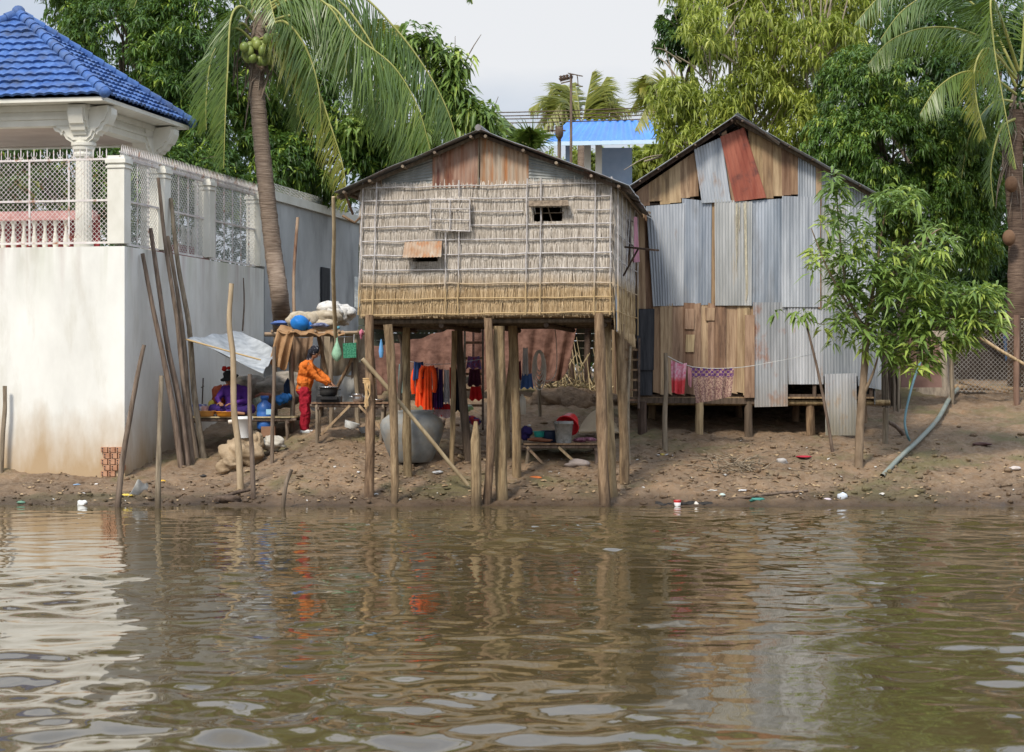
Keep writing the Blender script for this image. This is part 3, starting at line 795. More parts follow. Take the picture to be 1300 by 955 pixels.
# gable sheets
ridge_a = (Vector(PH.px(607, 168))-HL).dot(HU); RZ = PH.px(607, 168).z
EL = PH.px(424, 246, .32); ER = PH.px(799, 238, .32); RF = PH.px(607, 166, .32)
def roofy(x):   # underside line of the roof on the front plane, in pixels
    return (172+(607-x)*(236-172)/(607-452) if x < 607 else 172+(x-607)*(233-172)/(790-607))
gb_ = MB()
def gsheet(mats, x0, x1, yb0, yb1, dirn='u', off=0, name='gable_sheet', pitch=.07, lab=None):
    m = MB(); m.corr(PH.px(x0, roofy(x0), off), PH.px(x1, roofy(x1), off), PH.px(x1, yb1, off), PH.px(x0, yb0, off), pitch, .007, dirn)
    o = obj(name, m, mats, hut)
    if lab: o['label'] = lab
gsheet(STEEL_DULL, 484, 551, 237, 236, 'v', 0, pitch=.055, lab='grey corrugated sheet with level ribs')
gsheet(STEEL_DULL, 669, 741, 234, 231, 'v', 0, pitch=.055, lab='grey corrugated sheet with level ribs')
gsheet(RUST, 549, 608, 239, 238, 'u', .02, pitch=.075, lab='dark red and grey rusted corrugated sheet')
gsheet(RUST_ORANGE, 609, 671, 238, 236, 'u', .015, pitch=.075, lab='orange rusted corrugated sheet right of the ridge')
gsheet(RUST, 462, 484, 237, 237, 'u', -.01); gsheet(RUST, 741, 762, 231, 231, 'u', -.01)
m = MB(); m.tube([PH.px(608, 172, .05), PH.px(607, 238, .05)], .012, 6); m.tube([PH.px(484, 228, .02), PH.px(484, 237, .02)], .012, 6)
obj('gable_post', m, WOOD_GREY, hut)
# back gable
m = MB(); m.add([Hq(0, DEP, 4.9), Hq(HW, DEP, 4.9), Hq(ridge_a, DEP, RZ-.08)], [(0, 1, 2)]); obj('back_gable', m, STEEL_DULL, hut)
# roof
LEN = DEP+.65
def slope(parent, RFr, EF, back, nsheet, mat, names='roof_sheet', sag=0, pitch=.076, droop=0):
    for i in range(nsheet):
        f0, f1 = i/nsheet, (i+1)/nsheet+.01
        lift = Z*(.008*(i % 2))
        m = MB(); m.corr(RFr+back*f0+lift, RFr+back*f1+lift, EF+back*f1+lift-Z*droop*f1, EF+back*f0+lift-Z*droop*f0, pitch, .010, 'u', .003, .012)
        obj(names, m, mat, parent)
ROOF = M('weathered_roof_sheet', (.17, .18, .18), (.33, .34, .35), 1.5, (3, 3, 1), .6, .4, .3, 14, .006, .3, rnd=.15,
         blot=(.15, .10, .08), blotscale=2, blotpos=(.45, .7))
slope(hut, RF+Z*.03, EL+Z*.03, HB*LEN, 5, ROOF); slope(hut, RF+Z*.03, ER+Z*.03, HB*LEN, 5, ROOF, droop=.12)
m = MB(); m.tube([RF+Z*.05, RF+HB*LEN+Z*.05], .05, 8, .1); obj('ridge_roll', m, ROOF, hut)
for E_, nm in ((EL, 0), (ER, 1)):
    for b in (.20, .40, 2.2, LEN-.2): obj('rafter', MB().bar(RF-Z*.045+HB*b, E_-Z*.045+HB*b, .04, .05), WOOD_DARK, hut)
for E_ in (EL, ER):
    for f in (.05, .3, .52, .75, .93):
        a = RF.lerp(E_, f)-Z*.045; obj('purlin', MB().tube([a-HB*.03, a+HB*LEN-Z*(.1*f if E_ is ER else 0)], .024, 7, .1), WOOD_GREY, hut)
m = MB(); m.tube([PH.px(437, 243, .2), PH.px(448, 272, -.1)], .02, 6); m.tube([PH.px(435, 274, .1), PH.px(450, 283, .1), PH.px(458, 276, 0)], .022, 6)
obj('eave_strut', m, WOOD_POST, hut)
# stilts
def stilt(tx, ty, bx, by, r0, r1, b=None, d=None, flat=1, top_z=2.82, lump=.07, mat=WOOD_POST, bend=.01, name='stilt', parent=None):
    g = G(bx, by) if by < 641 else None
    if g is None: 
        dd = d or 31.6; g = P(bx, by, dd)
    dd = g.y
    t = P(tx, ty, d or dd)
    pts = pole_pts(g-Z*.45, t, bend, 8, .008)
    m = MB(); m.tube(pts, [(r0+(r1-r0)*i/8)*.9*U_(.9, 1.1) for i in range(9)], 11, lump*1.5)
    return obj(name, m, mat, parent or hut)
stilt(469, 400, 468, 646, .084, .072, d=31.9, lump=.1)
stilt(492, 412, 499, 640, .070, .078, bend=-.02)
stilt(516, 416, 519, 604, .075, .07)
stilt(619, 404, 613, 646, .078, .078, d=31.6, bend=.025, lump=.1)
stilt(634, 414, 639, 634, .105, .095)
stilt(651, 414, 657, 606, .085, .08)
stilt(655, 420, 645, 580, .06, .05, bend=.04)
stilt(760, 398, 770, 646, .088, .085, d=31.42, lump=.1)
stilt(770, 404, 783, 641, .085, .078, d=31.9, lump=.1)
stilt(786, 412, 793, 614, .09, .09, bend=-.01)
o = stilt(582, 414, 600, 585, .085, .08, mat=WOOD_DARK); stilt(577, 420, 573, 592, .045, .05)
m = MB(); m.tube([P(604, 535, 31.45), P(603, 560, 31.45), P(604, 600, 31.45), P(604, 648, 31.45)-Z*.3], [.03, .075, .08, .085], 7, .12)
obj('splint', m, WOOD_POST, hut)
m = MB(); m.tube(pole_pts(P(460, 456, 31.7), P(594, 616, 32.3), .01, 6), [.034, .03], 8, .06)
ob = obj('diagonal_brace', m, BAMBOO, hut); ob['label'] = 'bamboo pole slanting down to the middle posts'
m = MB()
for i in range(7):
    a = U_(0, 6); m.tube([P(468+U_(-7, 7), 484, 31.75), P(468+U_(-5, 3), 500, 31.72), P(465+U_(-3, 3), 512+U_(0, 8), 31.75)], .01, 5)
for k_ in range(3): m.lathe(P(468.5, 482+k_*2.4, 31.9), [(.10, 0), (.105, .012), (.10, .024)], 14, lump=.05)
obj('post_binding', m, M('orange_binding_strip', (.42, .26, .11), (.55, .38, .2), 8), hut)

# hanging cloth and bamboo arm on the right wall
m = MB()
m.grid(lambda u, v: Hq(HW+.14+.05*math.sin(u*9)*v, 2.3+.7*u, 4.62-.75*v+.05*u), 16, 12)
tag(obj('hanging_cloth', m, cloth('mauve_cloth', (.42, .20, .25)), label='mauve cloth hanging high under the eave between the two huts', cat='cloth'))
m = MB(); m.bar(Hq(HW+.10, 1.3, 4.06), Hq(HW+.62, .9, 3.98), .10, .03); m.tube([Hq(HW+.05, 1.3, 3.6), Hq(HW+.3, 1.15, 4.02)], .015, 6)
tag(obj('wall_bracket', m, WOOD_DARK), 'dark plank bracket jutting from the thatch side wall towards the tin shack', 'bracket')

# ------------------------------------------------------------------ corrugated shack on the right
RA = Vector(((803-CX)*35.8/F, 35.8, 0)); RU = Vector((1, .028, 0)).normalized(); RB = Vector((-RU.y, RU.x, 0))
PR = Plane(RA, RU)
def Rq(a, b, z): q = RA+RU*a+RB*b; return Vector((q.x, q.y, z))
RW = 4.25; RD = 4.6
sh = thing('tin_shack', 'patchwork shack of grey corrugated sheets and planks with a red sheet in its gable', 'shack', Rq(2.1, 2, 1))
def rroof(x): return (155+(937-x)*(247-155)/(937-803) if x < 937 else 155+(x-937)*(250-155)/(1108-937))
def rq(off, *xy): return [PR.px(x, y, off) for x, y in xy]
cnt = [0]
def rsheet(tl, tr, br, bl, mat=STEEL, off=0, pitch=.055, amp=.006, name='wall_sheet', label=None):
    cnt[0] += 1; off += .003*(cnt[0] % 4)
    m = MB(); m.corr(*rq(off, tl, tr, br, bl), pitch, amp, 'u', .0025, .013); o = obj(name, m, mat, sh)
    if label: o['label'] = label
    return o
def rplank(tl, tr, br, bl, mat=PLANK, off=0, th=.02, name='wall_plank', label=None):
    cnt[0] += 1; off += .004*(cnt[0] % 3)
    m = MB(); m.quadbox(*rq(off, tl, tr, br, bl), th); o = obj(name, m, mat, sh)
    if label: o['label'] = label
    return o
# gable
for x0, x1, yb in ((803, 823, 262), (822, 838, 256), (836, 849, 260), (848, 863, 258), (862, 874, 252), (873, 885, 250)):
    rplank((x0+1, rroof(x0+1)), (x1, rroof(x1)), (x1+2, yb-1), (x0+2, yb), PLANK_GREY if x0 < 840 or U_(0, 1) < .5 else PLANK, .01*(int(x0) % 2))
rsheet((881, 190), (916, 174), (928, 256), (891, 258), STEEL, .045, label='tilted pale grey sheet left of the red one')
rplank((916, rroof(916)), (922, rroof(922)), (939, 254), (929, 257), PLANK, .03)
rsheet((914, rroof(914)+3), (945, rroof(945)+2), (973, 251), (933, 256), RED_SHEET, .065, .10, .010, label='red painted corrugated sheet leaning in the gable')
for x0, x1, yb, mt in ((950, 972, 252, PLANK_GREY), (968, 981, 252, PLANK_GREY), (980, 994, 249, PLANK), (992, 1004, 248, PLANK_GREY), (1003, 1014, 247, PLANK_GREY)):
    rplank((x0, rroof(x0)), (x1, rroof(x1)), (x1+1, yb), (x0+1, yb), mt, .01*(x0 % 2))
rsheet((1013, rroof(1013)), (1037, rroof(1037)), (1037, 250), (1013, 250), STEEL, .01)
rplank((1036, rroof(1036)), (1043, rroof(1043)), (1043, 262), (1036, 262), PLANK, .02)
rsheet((1043, rroof(1043)), (1110, rroof(1108)), (1110, 262), (1043, 262), STEEL, 0)
# middle band
rplank((803, 258), (818, 262), (820, 392), (806, 392), PLANK, -.02, .03, label='pale upright board at the left edge'); rplank((815, 262), (828, 262), (830, 392), (817, 392), PLANK_GREY, -.05)
rsheet((820, 262), (869, 258), (868, 388), (829, 389), STEEL, .03)
rsheet((866, 252), (904, 256), (903, 387), (867, 388), STEEL_BLUE, .015)
rplank((902, 256), (909, 256), (910, 387), (903, 387), PLANK_GREY, 0)
rsheet((907, 253), (955, 256), (954, 388), (908, 388), STEEL_TAN, .04); 
m = MB(); m.corr(*rq(.062, (934, 258), (936.5, 258), (936, 330), (935, 345)), .02, .002); m.corr(*rq(.062, (944, 258), (947.5, 258), (949.5, 372), (947, 384)), .02, .002); m.corr(*rq(.062, (938, 262), (939, 262), (939, 290), (938.4, 296)), .02, .002)
o = obj('drip_streak', m, M('cream_paint_drips', (.36, .33, .25), (.62, .57, .44), 9, (4, 4, 1), .7), sh)
rsheet((953, 255), (995, 252), (995, 389), (953, 389), STEEL_BLUE, .02)
rsheet((993, 249), (1041, 250), (1041, 390), (993, 390), STEEL, .045)
rplank((1038, 250), (1042, 250), (1043, 392), (1039, 392), PLANK_GREY, .03)
rsheet((1041, 262), (1073, 262), (1073, 392), (1041, 392), STEEL_TAN, .02); rsheet((1070, 262), (1112, 262), (1112, 395), (1070, 395), STEEL, .01)
# lower band
rplank((808, 393), (831, 392), (830, 470), (809, 470), PLANK_TAR, .05, label='black tarred board'); rplank((810, 455), (829, 455), (828, 502), (810, 502), PLANK_TAR, .03, label='black tarred board')
xs = [829, 838, 847, 853, 868, 881, 889, 899, 907, 921, 936, 944, 951, 958]
for i, (x0, x1) in enumerate(zip(xs[:-1], xs[1:])):
    rplank((x0, 386+U_(-2, 1)), (x1+1, 386+U_(-2, 1)), (x1+1+U_(-1, 1), U_(498, 503)), (x0+U_(-1, 1), U_(497, 503)), PLANK if i % 4 else PLANK_GREY, .012*(i % 3))
rplank((870, 392), (882, 392), (881, 418), (869, 418), PLANK, .04); rplank((895, 391), (908, 391), (907, 407), (896, 407), PLANK, .04); rplank((871, 425), (882, 425), (881, 447), (870, 447), PLANK, .045)
rplank((946, 400), (958, 400), (958, 505), (945, 505), PLANK, .045, name='wall_plank')
rsheet((956, 384), (1000, 384), (1000, 516), (958, 517), STEEL_WARM, .022, label='long corrugated sheet hanging below the floor line')
rsheet((1000, 384), (1046, 384), (1046, 488), (1001, 488), STEEL_WARM, .015, label='lower corrugated sheet with an orange rust patch')
rsheet((1044, 384), (1090, 384), (1090, 478), (1045, 478), STEEL, .012); rsheet((1088, 392), (1119, 394), (1119, 495), (1089, 490), STEEL, .01)
rsheet((1047, 475), (1087, 474), (1088, 553), (1048, 553), STEEL_WARM, .09, label='short muddy sheet standing on the ground under the wall')
# frame, floor and other sides
m = MB()
for a in (.05, 1.05, 2.1, 3.2, 4.2): m.bar(Rq(a, -.0+.05, 1.6), Rq(a, .05, 4.9+min(a, 4.2-a)*.5), .06)
for z in (1.65, 3.2, 5.0): m.bar(Rq(0, .09, z), Rq(RW, .09, z), .06)
obj('wall_frame', m, WOOD_DARK, sh)
m = MB()
for i in range(24): m.box(Rq(RW/2, .1+i*.19, 1.62), (RW, .17, .03), Matrix.Rotation(math.atan2(RU.y, RU.x), 3, 'Z'))
obj('floor_boards', m, PLANK_GREY, sh)
for b in (.12, 1.5, 3.0, 4.5): obj('floor_beam', MB().tube([Rq(-.05, b, 1.54), Rq(RW+.3, b, 1.53)], .05, 8, .08), WOOD_POST if b < 1 else WOOD_DARK, sh)
obj('floor_beam', MB().bar(Rq(-.05, .03, 1.58), Rq(2.2, .03, 1.56), .05, .10), WOOD_DARK, sh)
for i in range(13):
    m = MB(); b = .02+i*.355; m.box(Rq(.0+.004*(i % 2), b+.17, 3.3), (.02, .34, 3.5), Matrix.Rotation(math.atan2(RU.y, RU.x), 3, 'Z')); obj('side_plank', m, PLANK_GREY if i % 3 else PLANK, sh)
m = MB(); m.corr(Rq(RW+.02, .02, 5.0), Rq(RW+.02, RD, 5.0), Rq(RW+.02, RD, 1.5), Rq(RW+.02, .02, 1.5), .07, .008); obj('side_sheet', m, STEEL, sh)
m = MB(); m.box(Rq(RW/2, RD, 3.4), (RW, .03, 3.6), Matrix.Rotation(math.atan2(RU.y, RU.x), 3, 'Z')); m.add([Rq(0, RD, 5.2), Rq(RW, RD, 5.2), Rq(1.85, RD, 6.4)], [(0, 1, 2)]); obj('back_wall', m, PLANK_GREY, sh)
for tx, bx, by, r, mt in ((815, 816, 552, .085, WOOD_DARK), (888, 887, 551, .075, PLANK), (951, 951, 554, .075, WOOD_DARK), (1028, 1030, 553, .085, WOOD_POST)):
    g_ = G(bx, by); m = MB(); t_ = P(tx, 500, g_.y); t_.z = 1.56
    m.tube(pole_pts(g_-Z*.2, t_, .01, 5, .006), [r, r*.9], 10, .06); obj('shack_stilt', m, mt, sh)
for a, b in ((.5, 1.6), (2.1, 1.7), (3.1, 1.4), (4.25, 1.0), (.3, 3.6), (2.0, 3.8), (3.6, 3.8), (4.5, 2.6)):
    q_ = Rq(a, b, 0); m = MB(); m.tube(pole_pts((q_.x, q_.y, gz(q_.x, q_.y)-.2), Rq(a, b, 1.52), .01, 5), [.07, .065], 9, .06); obj('shack_stilt', m, WOOD_POST, sh)
# roof
rf0 = PR.px(935, 147, .34); rl = PR.px(789, 243, .34); rr = PR.px(1122, 250, .34)
slope(sh, rf0, rl, RB*(RD+.8), 5, ROOF); slope(sh, rf0+Z*.01, rr, RB*(RD+.8), 5, STEEL)
for E_ in (rl, rr):
    for b in (.22, .45, 2.5): obj('rafter', MB().bar(rf0-Z*.05+RB*b, E_-Z*.05+RB*b, .045, .06), WOOD_DARK, sh)
for E_ in (rl, rr):
    for f in (.04, .2, .36, .52, .68, .84, .97):
        a = rf0.lerp(E_, f)-Z*.028; obj('purlin', MB().tube([a-RB*.0, a+RB*(RD+.75)], .02, 6, .1), WOOD_DARK, sh)
m = MB(); m.corr(rf0+RU*.02+Z*.06, rf0+RU*.02+RB*1.3+Z*.06, PR.px(1000, 196, .34)+RB*1.3+Z*.07, PR.px(990, 186, .36)+Z*.07, .076, .01, 'u'); obj('loose_roof_sheet', m, STEEL_DULL, sh)

# ladder between the huts
ld = thing('ladder', 'steep wooden ladder rising into the gap between the two huts', 'ladder', P(802, 505, 35.0))
for x in (790, 811): obj('stringer', MB().bar(P(x, 520, 35.0), P(x+1, 372, 36.3), .04, .07), WOOD_DARK, ld)
for i in range(11):
    f = i/10; y = 508-f*128; d = 35.1+1.1*f
    m = MB(); m.quadbox(P(790, y-1.2, d), P(812, y-1.2, d), P(812, y+1.4, d), P(790, y+1.4, d), .10); obj('tread', m, PLANK_GREY, ld)
# ------------------------------------------------------------------ foliage
def unit(a): return a/np.maximum(np.linalg.norm(a, axis=1, keepdims=True), 1e-9)
def leaf_arrays(c, d, L, W, droop, rs, curl=.12):
    """c base points, d unit directions -> folded pointed leaves"""
    N = len(c); L = np.broadcast_to(L, (N,))*rs.uniform(.7, 1.2, N); W = np.broadcast_to(W, (N,))*rs.uniform(.8, 1.2, N)
    up = np.tile([[0, 0, 1.]], (N, 1))+rs.normal(0, .35, (N, 3))
    s = unit(np.cross(d, up)); n = unit(np.cross(s, d))
    L1 = L[:, None]; W1 = W[:, None]; dz = np.array([[0, 0, -1.]])*droop
    m = c+d*L1*.42+dz*L1*.14; e = c+d*L1*(1-.15*droop)+dz*L1*.62
    fold = n*W1*.22
    V = np.stack([c, m-s*W1*.5+fold, m, m+s*W1*.5+fold, e], 1)
    return V
LF = np.array([[0, 2, 1], [0, 3, 2], [1, 2, 4], [2, 3, 4]])
def crown_mesh(name, cc, ax, k, L, W, droop, mat, parent, rs, young=.0, spread=(50, 105), tone=None):
    """whorls of k leaves at cluster centres cc with axes ax"""
    N = len(cc)
    a = unit(np.cross(ax, rs.normal(0, 1, (N, 3)))); b = np.cross(ax, a)
    th = rs.uniform(0, 6.28, (N, k)); ph = np.radians(rs.uniform(spread[0], spread[1], (N, k)))
    d = (a[:, None]*np.cos(th)[..., None]+b[:, None]*np.sin(th)[..., None])*np.sin(ph)[..., None]+ax[:, None]*np.cos(ph)[..., None]
    d = unit(d.reshape(-1, 3))
    c = np.repeat(cc, k, 0)+ax.repeat(k, 0)*rs.uniform(-.35, .1, (N*k, 1))*L+d*L*.08
    V = leaf_arrays(c, d, L, W, droop, rs)
    M_ = len(V); Fc = (LF[None]+(np.arange(M_)*5)[:, None, None]).reshape(-1, 3)
    cl = rs.uniform(0, 1, N); yc = (rs.uniform(0, 1, N) < young)
    r = np.repeat(np.clip(.22+.34*cl+.5*yc, 0, 1), k)+rs.uniform(-.12, .12, M_)
    if tone is not None: r = r+np.repeat(tone, k)
    return npobj(name, V.reshape(-1, 3), Fc, mat, parent, np.repeat(r, 4), smooth=False)
def blob_points(blobs, n, rs, shell=(.72, 1.0), lump=.22, lf=2.2, front=.0):
    w_ = np.array([b[2] if len(b) > 2 else (b[1][0]*b[1][2]) for b in blobs], float); w_ /= w_.sum()
    idx = rs.choice(len(blobs), n, p=w_)
    d = unit(rs.normal(0, 1, (n, 3)))
    if front: d[:, 1] = np.where(rs.uniform(0, 1, n) < front, -np.abs(d[:, 1]), d[:, 1])
    C0 = np.array([b[0] for b in blobs])[idx]; R0 = np.array([b[1] for b in blobs])[idx]
    r = rs.uniform(shell[0], shell[1], n)**.6
    r = r*(1+lump*2*(fbm(d[:, 0]*lf+idx*7.3+d[:, 2], d[:, 2]*lf+d[:, 1]*lf+idx*3.1, 21, 3)))
    return C0+d*R0*r[:, None], unit(d*np.array([[1, 1, .8]])+np.array([[0, 0, .35]])+rs.normal(0, .25, (n, 3)))
def limbs(mb, base, top, r0, targets, rr=.35, n=7):
    base = Vector(base); top = Vector(top)
    pts = pole_pts(base, top, .04, 7, .03); m = len(pts)
    mb.tube(pts, [r0*(1.5 if i == 0 else 1-.45*i/(m-1)) for i in range(m)], 12, .08)
    for t in targets:
        t = Vector(t); st = pts[random.randint(m//2, m-1)]
        mid = st.lerp(t, .5)+Vector((U_(-.2, .2), U_(-.2, .2), U_(.0, .3)))
        q = spline([st, mid, t], 4)
        mb.tube(q, [r0*rr, r0*.10], n, .08)
        for j in range(3):
            a = q[random.randint(3, len(q)-2)]; e_ = t+Vector((U_(-.7, .7), U_(-.7, .7), U_(-.3, .6)))
            mb.tube(spline([a, a.lerp(e_, .5)+Vector((0, 0, .1)), e_], 3), [r0*.14, r0*.04], 5)
def tree(name, label, base, top, r0, blobs, n, k, L, W, droop, mat, bark, seed, cat='tree', group=None, young=.06, shell=(.7, 1.), lump=.22, spread=(50, 105), front=.0, lf=2.2, gap_f=1.5):
    rs = np.random.RandomState(seed)
    t = thing(name, label, cat, base, group)
    m = MB(); limbs(m, base, top, r0, [b[0] for b in blobs]); obj('trunk', m, bark, t)
    blobs = [(tuple(b[0]),)+tuple(b[1:]) for b in blobs]
    cc, ax = blob_points(blobs, int(n*1.45), rs, shell, lump, lf, front)
    q = cc*gap_f; g_ = vnoise(q[:, 0]+q[:, 1]*.37, q[:, 2]-q[:, 1]*.61, seed)+.5*vnoise(q[:, 0]*2.1-q[:, 1], q[:, 2]*2.3, seed+5)
    o_ = np.argsort(-g_)[:n]; cc, ax = cc[o_], ax[o_]
    crown_mesh('crown', cc, ax, k, L, W, droop, mat, t, rs, young, spread)
    return t
def B(px, py, d, rx, rz=None, ry=None, w=None):
    """blob at a pixel with radii in pixels at that distance"""
    s = d/F; rz = rz or rx; q = (P(px, py, d), (rx*s, (ry or (rx+rz)/2)*s, rz*s)); return q if w is None else q+(w,)
gnd = lambda px, d: Vector((P(px, 0, d).x, d, gz(P(px, 0, d).x, d)-.1))

# left: big dark trees behind the compound
tree('mango_tree', 'big dark mango tree filling the sky between the pavilion roof and the leaning palm', gnd(190, 47), P(195, 200, 47), .28,
     [B(150, 60, 46, 75, 80), B(235, 70, 45.5, 70, 90), B(120, -40, 47, 80, 60), B(230, -50, 47, 90, 60), B(170, 165, 45, 75, 70), B(245, 190, 44.5, 60, 70), B(190, 110, 44.6, 60, 60)],
     8200, 8, .20, .046, .75, LEAF_DARK, BARK, 1, young=.10, shell=(.55, 1.), lump=.3, front=.75)
tree('leafy_tree', 'deep green tree behind the leaning palm and the grey wall', gnd(400, 48), P(400, 200, 48), .25,
     [B(330, 110, 46.5, 50, 90), B(390, 140, 46.5, 45, 75), B(340, 210, 45.5, 60, 50), B(430, 205, 46, 60, 50), B(495, 195, 46, 45, 34), B(330, 30, 47, 50, 50), B(470, 190, 46, 45, 40)],
     4600, 8, .20, .05, .7, LEAF_DARK, BARK, 2, young=.10, shell=(.55, 1.), lump=.28, front=.75)
tree('leafy_tree', 'loose large leaved tree reaching above the thatched hut roof against the sky', gnd(560, 47), P(560, 190, 46), .16,
     [B(500, 105, 45, 22, 30), B(532, 60, 45, 28, 24), B(568, 88, 45, 22, 18), B(560, 120, 45, 30, 22), B(588, 143, 45, 22, 22), B(612, 150, 45, 18, 20), B(540, 150, 45, 35, 30), B(505, 60, 45.5, 18, 18), B(625, 178, 45, 14, 12), B(470, 150, 45.5, 40, 40), B(580, 70, 45, 10, 10)],
     620, 8, .36, .085, .85, LEAF_MANGO, BARK, 3, young=.15, shell=(.25, 1.1), lump=.6)
tree('understory_tree', 'low dark shrubby tree behind the pavilion and its fence', gnd(120, 42), P(120, 260, 42), .1,
     [B(20, 200, 42, 60, 50), B(100, 215, 42.5, 60, 45), B(210, 215, 42.5, 45, 45), B(60, 260, 41.5, 70, 50), B(160, 255, 42, 60, 40), B(265, 235, 43, 45, 50), B(0, 150, 43, 50, 40), B(320, 235, 44, 35, 35)],
     3600, 8, .17, .05, .6, LEAF_DARK, BARK, 4, young=.12, shell=(.5, 1.), front=.7)
# right
tree('round_tree', 'dense round dark green tree on the right of the shack roof', gnd(1150, 43), P(1140, 300, 43), .26,
     [B(1110, 130, 42, 72, 66), B(1165, 165, 42, 80, 70), B(1080, 190, 41.6, 62, 55), B(1150, 245, 41.5, 90, 70), B(1225, 230, 42, 50, 70), B(1090, 110, 42.5, 55, 50), B(1120, 200, 41.2, 70, 60), B(1200, 310, 41.5, 60, 60)],
     8600, 9, .14, .04, .85, LEAF_ROUND, BARK, 5, young=.13, shell=(.62, 1.), lump=.2, front=.8, lf=3.5)
t_ = tree('weeping_leaf_tree', 'tall yellow green tree with thin pale upright stems behind the shack peak', gnd(930, 46), P(935, 190, 46), .16,
     [B(900, 60, 45, 50, 70), B(950, 40, 45.5, 60, 60), B(862, 130, 44.5, 36, 50), B(905, 140, 44.5, 50, 45), B(960, 120, 45, 45, 60), B(1000, 70, 46, 40, 60), B(846, 180, 44.5, 24, 35), B(818, 205, 44, 16, 14), B(925, -20, 46, 80, 40), B(985, 10, 46, 60, 50), B(880, 190, 44, 50, 30), B(1005, 150, 44.6, 36, 45), B(985, 200, 44.5, 30, 28), B(1030, 110, 45, 34, 40), B(1060, 60, 45.2, 40, 50), B(1020, 60, 44.6, 34, 50), B(1075, 5, 46, 45, 40), B(1040, 40, 46.5, 45, 40)],
     3900, 7, .22, .048, 1.0, LEAF_LIGHT, BARK_PALE, 6, young=.12, shell=(.3, 1.), lump=.3, spread=(60, 125), front=.4)
m = MB()
for i in range(9):
    x = U_(1005, 1085); b = P(1035+U_(-8, 8), 165+U_(-30, 5), 45.4); t2 = P(x+(x-1040)*.4, U_(-50, 0), 45.4+U_(-.5, .5))
    m.tube(spline([b, b.lerp(t2, .5)+Vector((U_(-.15, .15), 0, 0)), t2], 5), [.032, .014], 6)
for i in range(34):
    x = U_(850, 1010); y = U_(30, 190); b = P(x, y, 45); t2 = b+Vector((U_(-.9, .9), U_(-.3, .3), U_(.2, 1.3)))
    m.tube(spline([b, b.lerp(t2, .5)+Vector((U_(-.15, .15), 0, .1)), t2], 4), [.025, .008], 5)
m.tube(spline([gnd(1035, 45.4), P(1030, 300, 45.4), P(1035, 160, 45.4)], 5), [.13, .10], 9, .05)
obj('bare_stem', m, BARK_PALE, t_)
tree('dark_tree', 'small dark glossy tree crown at the top edge beside the open sky', gnd(870, 52), P(870, 140, 52), .18,
     [B(870, 20, 51, 42, 35), B(858, 52, 51, 26, 30), B(895, 55, 51, 30, 30), B(880, -25, 51, 35, 30)], 1500, 8, .17, .07, .6, LEAF_DEEP, BARK, 7, shell=(.5, 1.))
tree('background_tree', 'shaded tree behind the coconut palm at the right edge', gnd(1260, 47), P(1250, 250, 47), .2,
     [B(1250, 120, 47, 90, 90), B(1290, 250, 46.5, 80, 80), B(1220, 330, 45.5, 70, 60), B(1180, 60, 48, 80, 70), B(1310, 30, 48, 80, 70), B(1270, 370, 45, 60, 50), B(1150, 380, 45, 60, 50), B(1080, 100, 48.5, 60, 50)],
     3800, 8, .24, .06, .7, LEAF_DEEP, BARK, 8, young=.03, shell=(.5, 1.), front=.75)

tree('background_tree', 'low green tree behind the house with the blue roof', gnd(770, 82), P(770, 230, 82), .2,
     [B(720, 205, 81, 30, 22), B(760, 212, 81, 34, 20), B(805, 208, 81, 34, 24), B(690, 215, 81, 25, 20), B(655, 205, 81, 30, 25), B(840, 200, 81, 30, 28)],
     1300, 7, .4, .12, .7, LEAF_LIGHT, BARK, 18, shell=(.4, 1.))
# far thicket closing the view under the crowns (reads as one mass)
rs = np.random.RandomState(9)
bl_ = []
for x in range(-150, 1500, 48):
    y = 330+U_(-20, 20); d = U_(50, 54)
    if 590 < x < 830: y += 10
    bl_.append(B(x, y, d, 48, 55)); bl_.append(B(x+20, y+90, d-1, 45, 50)); 
    if x < 520 or x > 1010: bl_.append(B(x, y-95, d+1, 48, 60))
for x in list(range(90, 440, 50))+list(range(1070, 1420, 50)):
    for y in (150, 60, -20): bl_.append(B(x, y+U_(-10, 10), U_(52, 54), 45, 55))
bl_ = [(tuple(b[0]),)+tuple(b[1:]) for b in bl_]
cc, ax = blob_points(bl_, 10500, rs, (.4, 1.), .25, 2.2, .8)
o = crown_mesh('thicket', cc, ax, 7, .30, .09, .6, LEAF_DEEP, None, rs, .03)
tag(o, kind='stuff', label='dark thicket closing the view behind the huts')

